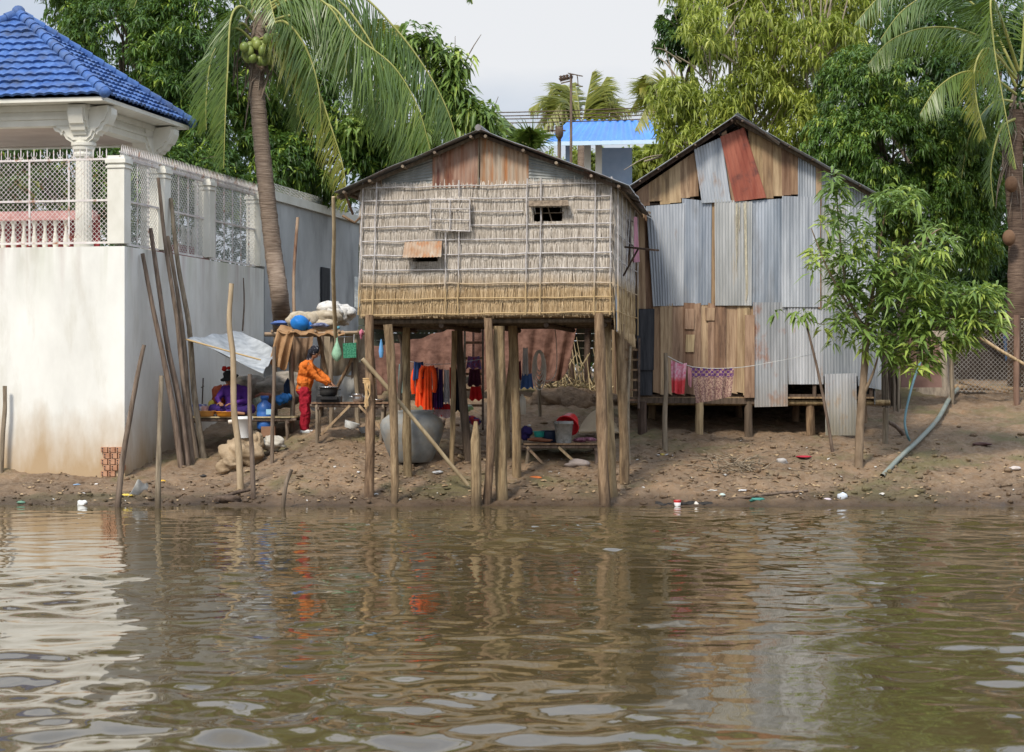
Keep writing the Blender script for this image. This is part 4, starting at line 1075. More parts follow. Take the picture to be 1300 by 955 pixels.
# ------------------------------------------------------------------ palms
def frond_arrays(rach, Lf, rs, hang=.75, width=.033, start=.10, n=62, side=(-.55, 0, -.8), lat=.42):
    n = int(n*1.5)
    """rach: list of Vectors; returns leaflet verts/faces arrays"""
    pts = spline(rach, 10); m = len(pts)
    V = []; Fc = []; rnd = []
    for i in range(n):
        t = start+(1-start)*i/(n-1); f = t*(m-1); j = min(int(f), m-2); q = pts[j].lerp(pts[j+1], f-j)
        tg = (pts[j+1]-pts[j]).normalized()
        sd = tg.cross(Z)
        if sd.length < .4: sd = sd+Vector((.1, 1, 0))*.5
        sd.normalize()
        ln = Lf*(math.sin(math.pi*min(1, .14+t*.86))**.55)*(.6 if t > .96 else 1)
        for sg in (-1, 1):
            if rs.uniform() < .09: continue
            nd = Vector(side); nd = nd-tg*nd.dot(tg)
            if nd.length > .05: nd.normalize()
            d0 = (sd*sg*lat+nd*.72+tg*(.5+.45*t)+Vector(rs.normal(0, .12, 3))).normalized()
            L = ln*rs.uniform(.85, 1.1); ns = 5; c = q.copy(); d = d0
            wv = tg.cross(d0).cross(d0)
            wv = (tg-d0*tg.dot(d0))
            if wv.length < .1: wv = Z.copy()
            wv.normalize(); b = len(V)
            for k in range(ns+1):
                u = k/ns; ww = width*(.45+1.1*u if u < .35 else (1-u)*1.25+.02)
                V.append(tuple(c-wv*ww*.5)); V.append(tuple(c+wv*ww*.5))
                d = (d+Vector((0, 0, -hang*(.10+.16*u)))).normalized()
                c = c+d*(L/ns)
            for k in range(ns): Fc.append((b+2*k, b+2*k+1, b+2*k+3, b+2*k+2))
            rnd += [float(rs.uniform(.2, .6)+.18*(t > .7))]*ns
    return np.array(V), np.array(Fc), np.array(rnd), pts
def frond(parent, rach, Lf, seed, mat=LEAF_PALM, **kw):
    rs = np.random.RandomState(seed)
    V, Fc, rd, pts = frond_arrays(rach, Lf, rs, **kw)
    m = MB(); m.tube(pts, [.032, .006], 6); r = obj('rachis', m, M('frond_midrib', (.22, .24, .06), (.38, .36, .12), 4, bump=0, rough=.5), parent)
    fo = npobj('frond', V, Fc, mat, parent, rd, smooth=False)
    r.parent = fo
    return fo
def nuts(parent, c, n, r=.12, mat=None, sp=.28):
    for i in range(n):
        m = MB(); q = Vector(c)+Vector((U_(-sp, sp), U_(-sp, sp*.3), U_(-sp*1.3, sp*.6)))
        m.ell(q, (r*U_(.8, 1), r*U_(.8, 1), r*U_(1, 1.25)), 10, 8); obj('coconut', m, mat or NUT, parent)
NUT = M('green_coconut', (.10, .15, .03), (.22, .26, .06), 3, rough=.4, spec=.4, bump=.05)
NUT_OLD = M('brown_coconut', (.11, .06, .035), (.19, .11, .06), 3, bump=.2)
# leaning palm on the left
p1 = thing('coconut_palm', 'tall leaning coconut palm on the left with long drooping fronds and green nuts', 'palm tree', G(357, 470))
D1 = 39.6
tp = [G(358, 480)-Z*.2, P(357, 400, D1), P(347, 320, D1), P(338, 240, D1), P(330, 160, D1), P(326, 100, D1), P(330, 20, D1)]
m = MB(); q = spline(tp, 14); m.tube(q, [(.175-.04*i/len(q))*(1+.06*(i % 3 == 0)) for i in range(len(q))], 14, .03); obj('trunk', m, BARK_PALM, p1)
c1 = P(325, 30, D1)
F1 = [  # explicit midrib paths
 ([P(322, 25, 39.5), P(306, 8, 39.2), P(293, 25, 38.9), P(289, 90, 38.7), P(286, 150, 38.6), P(284, 214, 38.6)], .95, LEAF_PALM, dict(hang=.9, n=66)),
 ([P(330, 50, 39.5), P(352, 44, 39.2), P(374, 60, 39), P(400, 105, 38.9), P(420, 160, 38.8), P(436, 215, 38.8), P(441, 268, 38.8)], .95, LEAF_PALM_YEL, dict(hang=.9, n=64)),
 ([P(335, 20, 39.6), P(370, 0, 39.3), P(420, 8, 39), P(455, 48, 38.7), P(500, 85, 38.6), P(530, 135, 38.5), P(546, 190, 38.5)], 1.55, LEAF_PALM, dict(hang=.5, n=90)),
 ([P(335, 15, 39.8), P(375, -8, 39.7), P(425, -2, 39.6), P(462, 40, 39.5), P(492, 100, 39.4), P(512, 150, 39.4), P(522, 198, 39.4)], 1.5, LEAF_PALM_DARK, dict(hang=.5, n=90)),
 ([P(338, 15, 40), P(390, -22, 40), P(450, -12, 40), P(505, 40, 40), P(545, 95, 40), P(568, 140, 40), P(580, 178, 40)], 1.3, LEAF_PALM_DARK, dict(hang=.5, n=90)),
 ([P(335, 10, 39.4), P(365, -5, 39.2), P(400, -4, 39), P(428, 22, 38.8), P(437, 60, 38.8), P(440, 95, 38.8)], .9, LEAF_PALM, dict(hang=.9, n=50)),
 ([P(335, 0, 39.8), P(400, -90, 39.8), P(480, -140, 39.8), P(550, -110, 39.8), P(588, -50, 39.8), P(600, 5, 39.8)], .55, LEAF_PALM_DARK, dict(hang=.35, n=84)),
 ([P(322, 10, 39.8), P(300, -60, 39.6), P(250, -90, 39.4), P(200, -60, 39.3), P(170, 10, 39.3)], .9, LEAF_PALM, dict(hang=.8, n=60)),
 ([P(325, 0, 39.8), P(320, -90, 39.9), P(330, -160, 40), P(370, -200, 40)], .9, LEAF_PALM, dict(hang=.5, n=60)),
 ([P(326, 10, 39.0), P(330, -20, 38.4), P(338, -15, 37.9), P(350, 30, 37.5)], .8, LEAF_PALM, dict(hang=.9, n=40)),
 ([P(335, 60, 39.9), P(350, 70, 40.2), P(372, 110, 40.5), P(384, 165, 40.6)], .8, LEAF_PALM_DARK, dict(hang=.95, n=44)),
([P(318, 40, 39.5), P(305, 30, 39.3), P(292, 60, 39.2), P(284, 120, 39.2), P(278, 170, 39.2)], .7, LEAF_PALM, dict(hang=.95, n=50)),
 ([P(318, 50, 39.4), P(296, 36, 39.1), P(270, 70, 38.9), P(262, 125, 38.8), P(262, 165, 38.8)], .8, LEAF_PALM, dict(hang=.8, n=50)),
 ([P(338, 35, 39.4), P(362, 28, 39.0), P(388, 60, 38.8), P(404, 110, 38.7), P(408, 165, 38.7)], .95, LEAF_PALM, dict(hang=.8, n=56)),
 ([P(335, 30, 40.0), P(380, 20, 40.2), P(430, 50, 40.3), P(466, 100, 40.4), P(486, 160, 40.4)], 1.2, LEAF_PALM, dict(hang=.5, n=80)),
]
for i, (r_, L_, mt, kw) in enumerate(F1): frond(p1, r_, L_, 100+i, mt, **kw)
nuts(p1, P(327, 60, 39.3), 20, .095, sp=.24)
m = MB()
for i in range(36): a = P(327+U_(-9, 9), 45+U_(-35, 45), 39.5); m.tube([a, a+Vector((U_(-.35, .35), U_(-.1, .1), -.25)), a+Vector((U_(-.4, .4), 0, -1.2*U_(.5, 1)))], [.03, .008], 5)
obj('dry_sheath', m, BARK, p1)
# palm at the right edge
p2 = thing('coconut_palm', 'coconut palm half out of the right edge with fronds sweeping left over the round tree', 'palm tree', G(1293, 490))
D2 = 40
tp = [G(1292, 490)-Z*.2, P(1291, 400, D2), P(1292, 300, D2), P(1287, 220, D2), P(1292, 140, D2)]
m = MB(); q = spline(tp, 12); m.tube(q, [(.20-.04*i/len(q))*(1+.06*(i % 3 == 0)) for i in range(len(q))], 14, .03); obj('trunk', m, M('dark_palm_bark', (.09, .06, .045), (.20, .14, .10), 4, (1, 1, 14), .9, .1, .9, 3, .03), p2)
m = MB()
for i in range(40):
    a = P(1290+U_(-8, 10), U_(120, 215), 39.9); e_ = a+Vector((U_(-.55, .4), U_(-.2, .1), -U_(.3, 1.1))); m.tube(spline([a, a.lerp(e_, .5)+Vector((U_(-.1, .1), 0, .12)), e_], 3), [.028, .006], 5)
obj('dry_sheath', m, BARK, p2)
F2 = [
 ([P(1290, 110, 40), P(1262, 60, 39.8), P(1220, 38, 39.6), P(1172, 36, 39.4), P(1130, 52, 39.3), P(1102, 82, 39.2)], .95, LEAF_PALM, dict(lat=.75, side=(-.25, 0, -.7), hang=.5, n=80)),
 ([P(1290, 120, 40), P(1255, 95, 39.6), P(1222, 92, 39.3), P(1190, 112, 39.1), P(1168, 145, 39)], .85, LEAF_PALM, dict(lat=.75, side=(-.25, 0, -.7), hang=.6, n=70)),
 ([P(1292, 90, 39.8), P(1270, 25, 39.3), P(1240, -20, 39), P(1190, -35, 38.8), P(1130, -15, 38.7), P(1085, 30, 38.6)], .95, LEAF_PALM_DARK, dict(lat=.75, side=(-.25, 0, -.7), hang=.5, n=80)),
 ([P(1293, 90, 39.3), P(1270, 20, 38.7), P(1258, 0, 38.4), P(1262, 60, 38.2), P(1274, 130, 38.1), P(1290, 215, 38.1)], .75, LEAF_PALM, dict(lat=.75, side=(-.25, 0, -.7), hang=.85, n=66)),
 ([P(1290, 100, 39.3), P(1255, 62, 38.9), P(1238, 85, 38.7), P(1240, 130, 38.6), P(1252, 175, 38.5)], .65, LEAF_PALM_YEL, dict(lat=.75, side=(-.25, 0, -.7), hang=.85, n=46)),
 ([P(1296, 90, 40), P(1300, -20, 40), P(1270, -90, 40), P(1220, -110, 40), P(1170, -90, 40)], .9, LEAF_PALM, dict(lat=.75, side=(-.25, 0, -.7), hang=.5, n=66)),
 ([P(1298, 110, 40), P(1330, 40, 40), P(1380, 20, 40), P(1430, 60, 40)], .9, LEAF_PALM, dict(lat=.75, side=(-.25, 0, -.7), hang=.7, n=60)),
 ([P(1298, 120, 40), P(1330, 90, 40), P(1370, 120, 39.8), P(1390, 190, 39.8)], .9, LEAF_PALM, dict(lat=.75, side=(-.25, 0, -.7), hang=.8, n=60)),
 ([P(1290, 130, 40.5), P(1262, 130, 40.8), P(1232, 170, 41), P(1220, 230, 41)], .8, LEAF_PALM_DARK, dict(lat=.75, side=(-.25, 0, -.7), hang=.9, n=50)),
 ([P(1291, 150, 39.9), P(1270, 165, 39.6), P(1258, 215, 39.5), P(1262, 262, 39.5)], .4, LEAF_PALM_DARK, dict(lat=.75, side=(-.25, 0, -.7), hang=.9, n=30)),
 ([P(1290, 95, 40), P(1250, 20, 40), P(1200, -12, 40), P(1150, 10, 40), P(1118, 50, 40)], .85, LEAF_PALM_DARK, dict(lat=.75, side=(-.25, 0, -.7), hang=.5, n=70)),
]
for i, (r_, L_, mt, kw) in enumerate(F2): frond(p2, r_, L_, 200+i, mt, **kw)
for px, py, mt in ((1284, 234, NUT_OLD), (1281, 302, NUT_OLD)):
    m = MB(); m.ell(P(px, py, 39.6), (.13, .13, .16), 12, 8); obj('coconut', m, mt, p2)
# distant palms
def far_palm(label, px, py, d, tips, L, seed, mat=LEAF_PALM_YEL):
    t = thing('coconut_palm', label, 'palm tree', gnd(px, d), 'distant palms behind the huts')
    m = MB(); m.tube(pole_pts(gnd(px, d), P(px, py, d), .02, 8), [.2, .14], 10); obj('trunk', m, BARK_PALM, t)
    c = P(px, py, d)
    for i, (x, y, k) in enumerate(tips):
        e_ = P(x, y, d+U_(-1, 1)); mid = c.lerp(e_, .5)+Z*k
        frond(t, [c, c.lerp(mid, .55)+Z*k*.25, mid, e_], L, seed+i, mat, hang=.45, n=44, width=.07, side=(0, 0, -.5), lat=.8)
far_palm('bright palm beyond the blue roof rising behind the utility pole', 738, 172, 78, [(752, 92, .2), (700, 112, 1.0), (672, 138, 1.0), (668, 178, 1.2), (784, 128, 1.2), (796, 160, 1.2), (730, 105, .3), (770, 98, .3), (690, 165, 1.2), (800, 140, .8), (715, 150, 1)], 1.25, 300)
far_palm('dark palm low behind the thatched hut roof left of the blue roof', 672, 205, 62, [(640, 150, .3), (650, 172, .5), (683, 185, .5), (672, 160, .4), (640, 195, .6)], .9, 340, LEAF_PALM)
far_palm('small bright palm tip showing above the leafy trees on the left', 482, 75, 60, [(470, 28, .2), (500, 32, .2), (452, 48, .5), (512, 55, .4), (484, 24, 0), (460, 70, .6), (515, 85, .6)], .7, 360)
far_palm('pale palm partly behind the yellow green tree near the blue roof', 850, 150, 66, [(812, 112, .6), (800, 140, 1), (820, 95, .4), (845, 90, 0), (806, 165, .8), (870, 100, .3)], 1.0, 380)

# mango sapling in front of the shack
mg = thing('mango_sapling', 'young mango tree with whorled long leaves in front of the right end of the shack', 'tree', G(1090, 592))
dM = G(1090, 592).y
m = MB()
tr = [G(1090, 592)-Z*.1, P(1092, 540, dM), P(1095, 500, dM), P(1098, 460, dM), P(1100, 410, dM)]
m.tube(spline(tr, 6), [.075, .055], 10, .06)
br = [([P(1094, 505, dM), P(1108, 475, dM-.1), P(1118, 440, dM-.2)], .035), ([P(1100, 420, dM), P(1078, 380, dM), P(1066, 300, dM), P(1062, 235, dM)], .035),
      ([P(1100, 410, dM), P(1112, 350, dM+.1), P(1120, 290, dM), P(1132, 240, dM)], .035), ([P(1105, 400, dM), P(1150, 380, dM), P(1200, 372, dM), P(1260, 380, dM)], .032),
      ([P(1102, 390, dM), P(1140, 340, dM), P(1180, 300, dM), P(1195, 290, dM)], .03), ([P(1100, 430, dM), P(1140, 425, dM-.2), P(1190, 430, dM-.2)], .025),
      ([P(1078, 390, dM), P(1050, 340, dM-.2), P(1030, 290, dM-.2)], .02), ([P(1112, 450, dM), P(1150, 450, dM-.2), P(1175, 445, dM-.2)], .02)]
for b, r_ in br: m.tube(spline(b, 5), [r_, .008], 7, .05)
obj('trunk', m, M('sapling_bark', (.15, .105, .065), (.26, .19, .125), 4, (3, 3, 1), bump=.3), mg)
rs = np.random.RandomState(31); cs = []; axs = []
def whorls(px, py, rx, ry, n, dd=.5):
    n = int(n*(1.3 if py > 360 else .95))
    for i in range(n):
        a = rs.uniform(0, 6.28); r_ = rs.uniform(0, 1)**.5
        x, y = px+rx*r_*math.cos(a), py+ry*r_*math.sin(a)
        cs.append(tuple(P(x, y, dM+rs.uniform(-dd, dd))))
        axs.append((math.cos(a)*.35*r_, -.25, .75))
for a_ in ((1062, 240, 18, 30, 14), (1050, 300, 24, 30, 10), (1040, 330, 10, 25, 5), (1135, 250, 34, 16, 20), (1100, 330, 45, 35, 34), (1075, 380, 30, 35, 22), (1150, 340, 45, 30, 30), (1190, 310, 22, 25, 12), (1175, 350, 50, 22, 24),
           (1210, 385, 50, 20, 30), (1252, 380, 25, 18, 16), (1130, 400, 60, 30, 36), (1190, 420, 50, 25, 30), (1115, 440, 30, 16, 8), (1160, 455, 35, 16, 14), (1250, 405, 24, 14, 10), (1225, 430, 18, 12, 6), (1100, 285, 30, 20, 10)):
    whorls(*a_)
crown_mesh('crown', np.array(cs), unit(np.array(axs)+rs.normal(0, .2, (len(axs), 3))), 13, .30, .062, .7, LEAF_MANGO, mg, rs, .2, (40, 100))
sp = thing('sapling', 'thin bare stemmed seedling with a tuft of drooping leaves at the tin wall', 'sapling', G(1057, 575))
d_ = G(1057, 575).y-.05
m = MB(); q = spline([G(1057, 575), P(1050, 530, d_), P(1038, 470, d_), P(1027, 425, d_), P(1020, 400, d_)], 5); m.tube(q, [.03, .016], 7, .05)
m.tube(spline([P(1026, 405, d_), P(1045, 412, d_), P(1075, 405, d_)], 4), [.01, .005], 5)
obj('stem', m, WOOD_GREY, sp)
cs = [tuple(P(x, y, d_)) for x, y in ((1010, 395), (1020, 393), (1015, 402), (1027, 398), (1045, 415), (1060, 418), (1075, 425), (985, 395), (1058, 432), (1082, 432))]
crown_mesh('leaves', np.array(cs), unit(np.tile([[0, -.3, .7]], (len(cs), 1))), 9, .24, .06, .95, LEAF_MANGO, sp, rs, .3, (60, 120))
# ------------------------------------------------------------------ sticks, poles
def stick(name, label, cat, pts, r0, r1, group=None, mat=WOOD_GREY, lump=.08):
    m = MB(); q = spline(pts, 5); m.tube(q, [r0+(r1-r0)*i/(len(q)-1)*U_(.95, 1.05) for i in range(len(q))], 8, lump)
    return obj(name, m, mat, label=label, cat=cat, group=group)
def lean(px0, py0, px1, py1, rr, lab, wob=3):
    a = G(px0, py0); 
    q = PS.px(px1, py1, .06)     # rests against the side wall or its fence
    mid = [a.lerp(q, f)+Vector((U_(-.012, .012)*wob, U_(-.01, .01), 0)) for f in (.25, .5, .75)]
    stick('leaning_pole', lab, 'pole', [a-Z*.05]+mid+[q], rr, rr*.6, 'poles leaning on the side wall')
lean(231, 594, 181, 322, .058, 'leftmost leaning pole, its top below the fence base')
lean(239, 592, 191, 290, .062, 'second leaning pole from the left, crossing close to the first')
lean(245, 588, 201, 226, .052, 'tallest leaning pole, reaching up over the fence mesh')
lean(251, 582, 213, 300, .05, 'fourth leaning pole, slimmer, ending at the fence base')
lean(259, 582, 217, 252, .056, 'rightmost leaning pole, reaching the fence mesh')
def stake(pb, mids, pt, r0, r1, lab, cat='stake', d=None, mat=WOOD_GREY):
    g = G(*pb) if pb[1] < 640 else P(pb[0], pb[1], d or 31.2)
    dd = g.y
    stick('wooden_stake', lab, cat, [g-Z*.3]+[P(x, y, dd) for x, y in mids]+[P(pt[0], pt[1], dd)], r0, r1, 'stakes driven into the bank', mat)
stake((1, 600), [(3, 560), (6, 520)], (6, 490), .04, .035, 'short stake at the left edge before the white wall')
stake((147, 645), [(155, 590), (165, 530), (176, 470)], (183, 438), .05, .03, 'tilted stake in the water crossing the corner of the white wall')
stake((200, 652), [(201, 600), (203, 540)], (205, 477), .045, .035, 'pale stake in the water left of the leaning poles', d=31.0)
stake((306, 623), [(303, 570), (297, 520), (296, 455), (291, 410)], (294, 360), .058, .04, 'tall wavy pale stake in front of the seated woman', mat=BAMBOO)
stake((322, 636), [(320, 580), (317, 530)], (317, 475), .042, .032, 'plain upright stake right of the white bucket')
stake((345, 588), [(346, 540), (348, 490)], (348, 440), .035, .03, 'thin stake holding the corner of the white tarp')
stake((357, 646), [(362, 620)], (370, 596), .035, .03, 'short stub tilting right at the waterline')
stake((845, 572), [(844, 530), (846, 490)], (845, 448), .05, .035, 'clothesline post before the plank wall')
stake((1123, 565), [(1124, 540)], (1124, 518), .055, .05, 'short thick stub post right of the sapling trunk')
stake((686, 528), [(685, 505)], (684, 482), .035, .03, 'small stake carrying the coil of white rope')
stick('thin_stick', 'thin dark stick standing against the side wall above the white tarp', 'stick', [PS.px(308, 420, .1), PS.px(310, 385, .08), PS.px(309, 353, .08)], .018, .012)
stick('eave_pole', 'thin pole standing under the left eave tip of the thatched hut', 'pole', [P(426, 428, 33.4), P(423, 350, 32.6), P(424, 300, 32.2), P(423, 250, 31.9)], .035, .028, mat=BAMBOO)
stick('rusty_pipe', 'rusty upright pipe beside the grey wall above the heap of sacks', 'pipe', [P(374, 420, 38.4), P(373, 350, 38.4), P(378, 276, 38.4)], .03, .028, mat=RUST)

# white tarp awning on the left
m = MB(); tl, tr, br, bl_2 = P(238, 430, 35.6), P(306, 420, 37.6), P(352, 446, 36.4), P(334, 473, 35.2)
def fn(u, v):
    q = (tl*(1-u)+tr*u)*(1-v)+(bl_2*(1-u)+br*u)*v
    return q-Z*.16*math.sin(math.pi*u)*math.sin(math.pi*v)+Z*.02*math.sin(u*17+v*5)
m.grid(fn, 24, 18, .004)
TARP = cloth('whitish_tarp', (.33, .35, .36), (.42, .44, .45), .5)
tag(obj('tarp_awning', m, TARP), 'whitish plastic tarp stretched as a low awning beside the compound wall', 'tarp')
stick('awning_pole', 'pale bamboo pole lying slantwise under the white tarp', 'pole', [P(236, 431, 35.5), P(290, 446, 35.3), P(331, 457, 35.15)], .016, .014, mat=BATTEN)

# ------------------------------------------------------------------ low platform with the seated woman
gp = G(300, 575)
def table(name, label, cat, x0, x1, ytop, d0, d1, zt, nplank, legs, mat=PLANK_GREY, braces=(), lr=.035):
    c = P((x0+x1)/2, 0, d0); t = thing(name, label, cat, (c.x, (d0+d1)/2, gz(c.x, d0)))
    A = P(x0, 0, d0).x; Bx = P(x1, 0, d0).x
    m = MB()
    for i in range(nplank):
        y = d0+(d1-d0)*(i+.5)/nplank
        m.box(((A+Bx)/2+U_(-.03, .03), y, zt-.014+U_(-.004, .004)), (Bx-A+U_(-.05, .05), (d1-d0)/nplank-.012, .026))
    obj('tabletop', m, mat, t)
    m = MB()
    for y in (d0+.06, d1-.06): m.tube([(A-.04, y, zt-.06), (Bx+.05, y, zt-.06)], .028, 8, .08)
    for x in (A+.1, Bx-.1): m.tube([(x, d0-.03, zt-.10), (x, d1+.03, zt-.10)], .026, 8, .08)
    obj('under_rail', m, WOOD_GREY, t)
    for fx, fy in legs:
        x = A+(Bx-A)*fx; y = d0+(d1-d0)*fy; m = MB()
        m.tube(pole_pts((x+U_(-.03, .03), y, gz(x, y)-.15), (x, y, zt-.04), .02, 4), [lr, lr*.85], 8, .08); obj('leg', m, WOOD_GREY, t)
    for a, b in braces:
        m = MB(); m.bar((A+(Bx-A)*a[0], d0+.0, a[1]), (A+(Bx-A)*b[0], d0+.03, b[1]), .05, .04); obj('brace', m, PLANK, t)
    return t
DP0, DP1 = 35.9, 37.0; ZP = P(0, 529, DP0).z
L4 = [(.06, .06), (.94, .06), (.06, .94), (.94, .94)]
table('slat_platform', 'low slatted bamboo platform under the white tarp where a woman sits', 'platform', 232, 372, 529, DP0, DP1, ZP, 14, L4+[(.5, .06), (.5, .94)], BAMBOO)
def pz(px, d): return P(px, 0, d).x
def onP(px, d, z): return Vector((pz(px, d), d, z))
def bowl(name, label, cat, c, r, h, mat, flare=.75, th=.008, group=None, rim=True, parent=None):
    m = MB(); prof = [(r*flare, 0), (r*(flare+.12), h*.12), (r*.97, h*.9), (r, h)]
    if rim: prof += [(r+.015, h), (r+.015, h+.008), (r-.002, h+.008)]
    prof += [(r-th, h*.96), (r*flare, th), (0.0005, th)]
    m.lathe((0, 0, 0), prof, 24, cap=True); m.v = [tuple(Vector(q)+Vector(c)) for q in m.v]
    return obj(name, m, mat, parent, label, cat, group)
ORANGEP = plastic('orange_plastic', (.85, .33, .03)); YELLOWP = plastic('yellow_plastic', (.80, .55, .04)); BLUEP = plastic('blue_plastic', (.03, .13, .42))
bowl('basin', 'shallow orange basin on the platform at the seated woman\'s left side in the picture', 'basin', onP(261, 36.0, ZP), .17, .09, M('orange_tan_plastic', (.62, .30, .08), (.70, .38, .12), 3, bump=0, rough=.45))
bowl('basin', 'bright orange yellow tray basin on the platform edge in front of the seated woman', 'basin', onP(286, 35.98, ZP), .16, .08, ORANGEP)
bowl('basin', 'small yellow basin at the left end of the low platform', 'basin', onP(236, 36.2, ZP), .09, .06, YELLOWP)
m = MB(); m.lathe(onP(253, 36.4, ZP+.02), [(.10, 0), (.13, .10), (.135, .19), (.125, .19), (.0005, .17)], 20); o = obj('paint_pail', m, M('white_blue_pail', (.12, .13, .35), (.62, .62, .66), 14, (1, 1, 1), .4, mid=(.45, .55), bump=0)); tag(o, 'white and blue patterned pail standing behind the orange basin', 'pail')
m = MB(); m.lathe(onP(262, 36.25, ZP+.06), [(.08, 0), (.09, .12), (.085, .12), (.0005, .02)], 18); tag(obj('jar_of_sweets', m, cloth('pinkish_jar', (.50, .30, .28))), 'small pinkish tub beside the patterned pail', 'tub')
m = MB(); m.ell(onP(268, 36.5, ZP+.14), (.07, .06, .13), 10, 8, lump=.2); tag(obj('yellow_bag', m, cloth('yellow_bag_cloth', (.70, .58, .10))), 'yellow bag between the pail and the seated woman', 'bag')
m = MB(); m.tube([onP(256, 36.8, ZP), onP(258, 36.8, P(0, 480, 36.8).z)], .012, 6); m.tube([onP(255, 36.8, ZP+.5), onP(259, 36.8, ZP+.53)], .008, 5); tag(obj('upright_stick', m, WOOD_DARK), 'short dark stick standing up behind the pail', 'stick')
m = MB()
m.ell(onP(276, 36.85, ZP+.26), (.14, .12, .26), 12, 8, lump=.25); m.ell(onP(287, 36.9, ZP+.35), (.12, .1, .2), 12, 8, lump=.25)
tag(obj('clothes_bundle', m, cloth('rust_red_cloth', (.40, .10, .05))), 'rust red bundle of cloth heaped behind the seated woman', 'bundle')
# bucket, barrel, box, clutter
m = MB(); bc = P(309, 556, 34.6)
def bucket(name, label, c, r0, r1, h, mat, tilt=None, handle=True, cat='bucket'):
    t = thing(name, label, cat, c)
    m = MB(); m.lathe(c, [(r0, 0), (r1*.98, h*.86), (r1*1.06, h*.87), (r1*1.06, h*.92), (r1, h*.93), (r1*1.03, h), (r1*.96, h), (r0*.95, .015), (.0005, .015)], 26, tilt); obj('pail_body', m, mat, t)
    if handle:
        m = MB(); T_ = tilt or Matrix.Identity(3)
        m.tube([Vector(c)+T_ @ Vector((math.cos(a)*r1*1.05, -.02-.08*math.sin(a), h*.9-.10*math.sin(a))) for a in [math.pi*i/10 for i in range(11)]], .006, 5); obj('handle', m, WIRE, t)
    return t
bucket('bucket', 'white plastic bucket standing on the clay lump by the wavy stake', bc, .115, .155, .36, plastic('white_bucket_plastic', (.66, .66, .64)))
m = MB(); m.tube([P(290, 536, 34.5), P(297, 535, 34.5)], .035, 10); tag(obj('dipper', m, plastic('cream_plastic', (.6, .52, .42))), 'small cream dipper cup left of the white bucket', 'dipper')
m = MB(); bq = onP(336, 36.1, P(0, 537, 36.1).z-.12)
m.lathe(bq, [(.10, 0), (.135, .03), (.14, .12), (.130, .14), (.14, .16), (.14, .30), (.130, .32), (.14, .34), (.13, .44), (.06, .50), (.06, .54), (.075, .54), (.075, .60), (.001, .60)], 24)
tag(obj('water_barrel', m, BLUEP), 'blue ribbed plastic barrel at the right end of the low platform', 'barrel')
m = MB(); m.box(P(341, 548, 36.0), (.24, .2, .18)); tag(obj('cardboard_box', m, M('brown_card', (.24, .13, .08), (.30, .17, .10), 3)), 'small brown box under the blue barrel', 'box')
m = MB(); m.box(P(341.5, 523, 35.75), (.10, .02, .09)); tag(obj('blue_card', m, M('pale_blue_card', (.30, .52, .66), (.35, .58, .72), 3)), 'pale blue card leaning on the blue barrel', 'card')
def heap(name, label, cat, c, r, mat, n=5, seed=0, lump=.3, group=None):
    m = MB(); rr = np.random.RandomState(seed)
    for i in range(n):
        q = Vector(c)+Vector((rr.uniform(-.5, .5)*r[0], rr.uniform(-.4, .4)*r[1], rr.uniform(-.3, .35)*r[2]))
        m.ell(q, (r[0]*rr.uniform(.4, .7), r[1]*.6, r[2]*rr.uniform(.4, .65)), 18, 12, None, lump, seed+i)
    return tag(obj(name, m, mat), label, cat, group)
heap('tarp_heap', 'mottled grey green heap of old tarps behind the blue barrel', 'tarp', P(343, 496, 37.6), (.75, .4, .42), M('mottled_tarp', (.16, .15, .12), (.38, .33, .28), 5, (1, 1, 2.5), bump=.6, bscale=9, bdist=.05), 8, 3, .22)
heap('clothes_bundle', 'reddish brown bundle on the tarps left of the blue bag', 'bundle', P(338, 503, 36.9), (.20, .15, .10), cloth('brown_red_cloth', (.30, .13, .09)), 3, 5)
heap('clothes_bundle', 'pale green and white bundle beside the blue barrel', 'bundle', P(327, 510, 36.6), (.14, .12, .13), cloth('pale_green_cloth', (.42, .46, .36)), 3, 6)
heap('blue_bag', 'bright blue bag slumped right of the blue barrel', 'bag', P(360, 508, 36.4), (.16, .13, .15), cloth('bright_blue_bag', (.03, .16, .42), rough=.5), 3, 8)
heap('dark_bag', 'dark navy bag behind the woman standing at the pot', 'bag', P(368, 496, 36.7), (.13, .13, .26), cloth('navy_bag', (.02, .035, .07)), 3, 9)
CLAY_DARK = M('dark_clay', (.12, .08, .05), (.24, .165, .10), 5, bump=1, bscale=10, bdist=.06)
def boulder(label, px, py, r, d, seed, mat, name='clay_lump', cat='rock'):
    m = MB(); c = P(px, py, d); m.ell(c, r, 40, 26, None, .30, seed)
    tag(obj(name, m, mat), label, cat)
CLAY = M('dry_clay', (.24, .17, .10), (.40, .30, .19), 4, bump=.8, bscale=12, bdist=.04)
boulder('big tan lump of clay under the white bucket', 305, 576, (.32, .26, .24), 34.5, 4, CLAY)
boulder('lower tan lump of clay left of the white bucket', 291, 590, (.18, .2, .15), 34.2, 11, CLAY)
boulder('pale grey rock right of the clay lump', 345, 563, (.21, .18, .12), 34.9, 7, M('pale_rock', (.36, .33, .27), (.48, .44, .37), 5, bump=.6, bscale=14, bdist=.03), 'pale_rock')
boulder('tall knobby lump of clay behind the pale rock', 325, 560, (.14, .14, .2), 34.7, 15, CLAY)

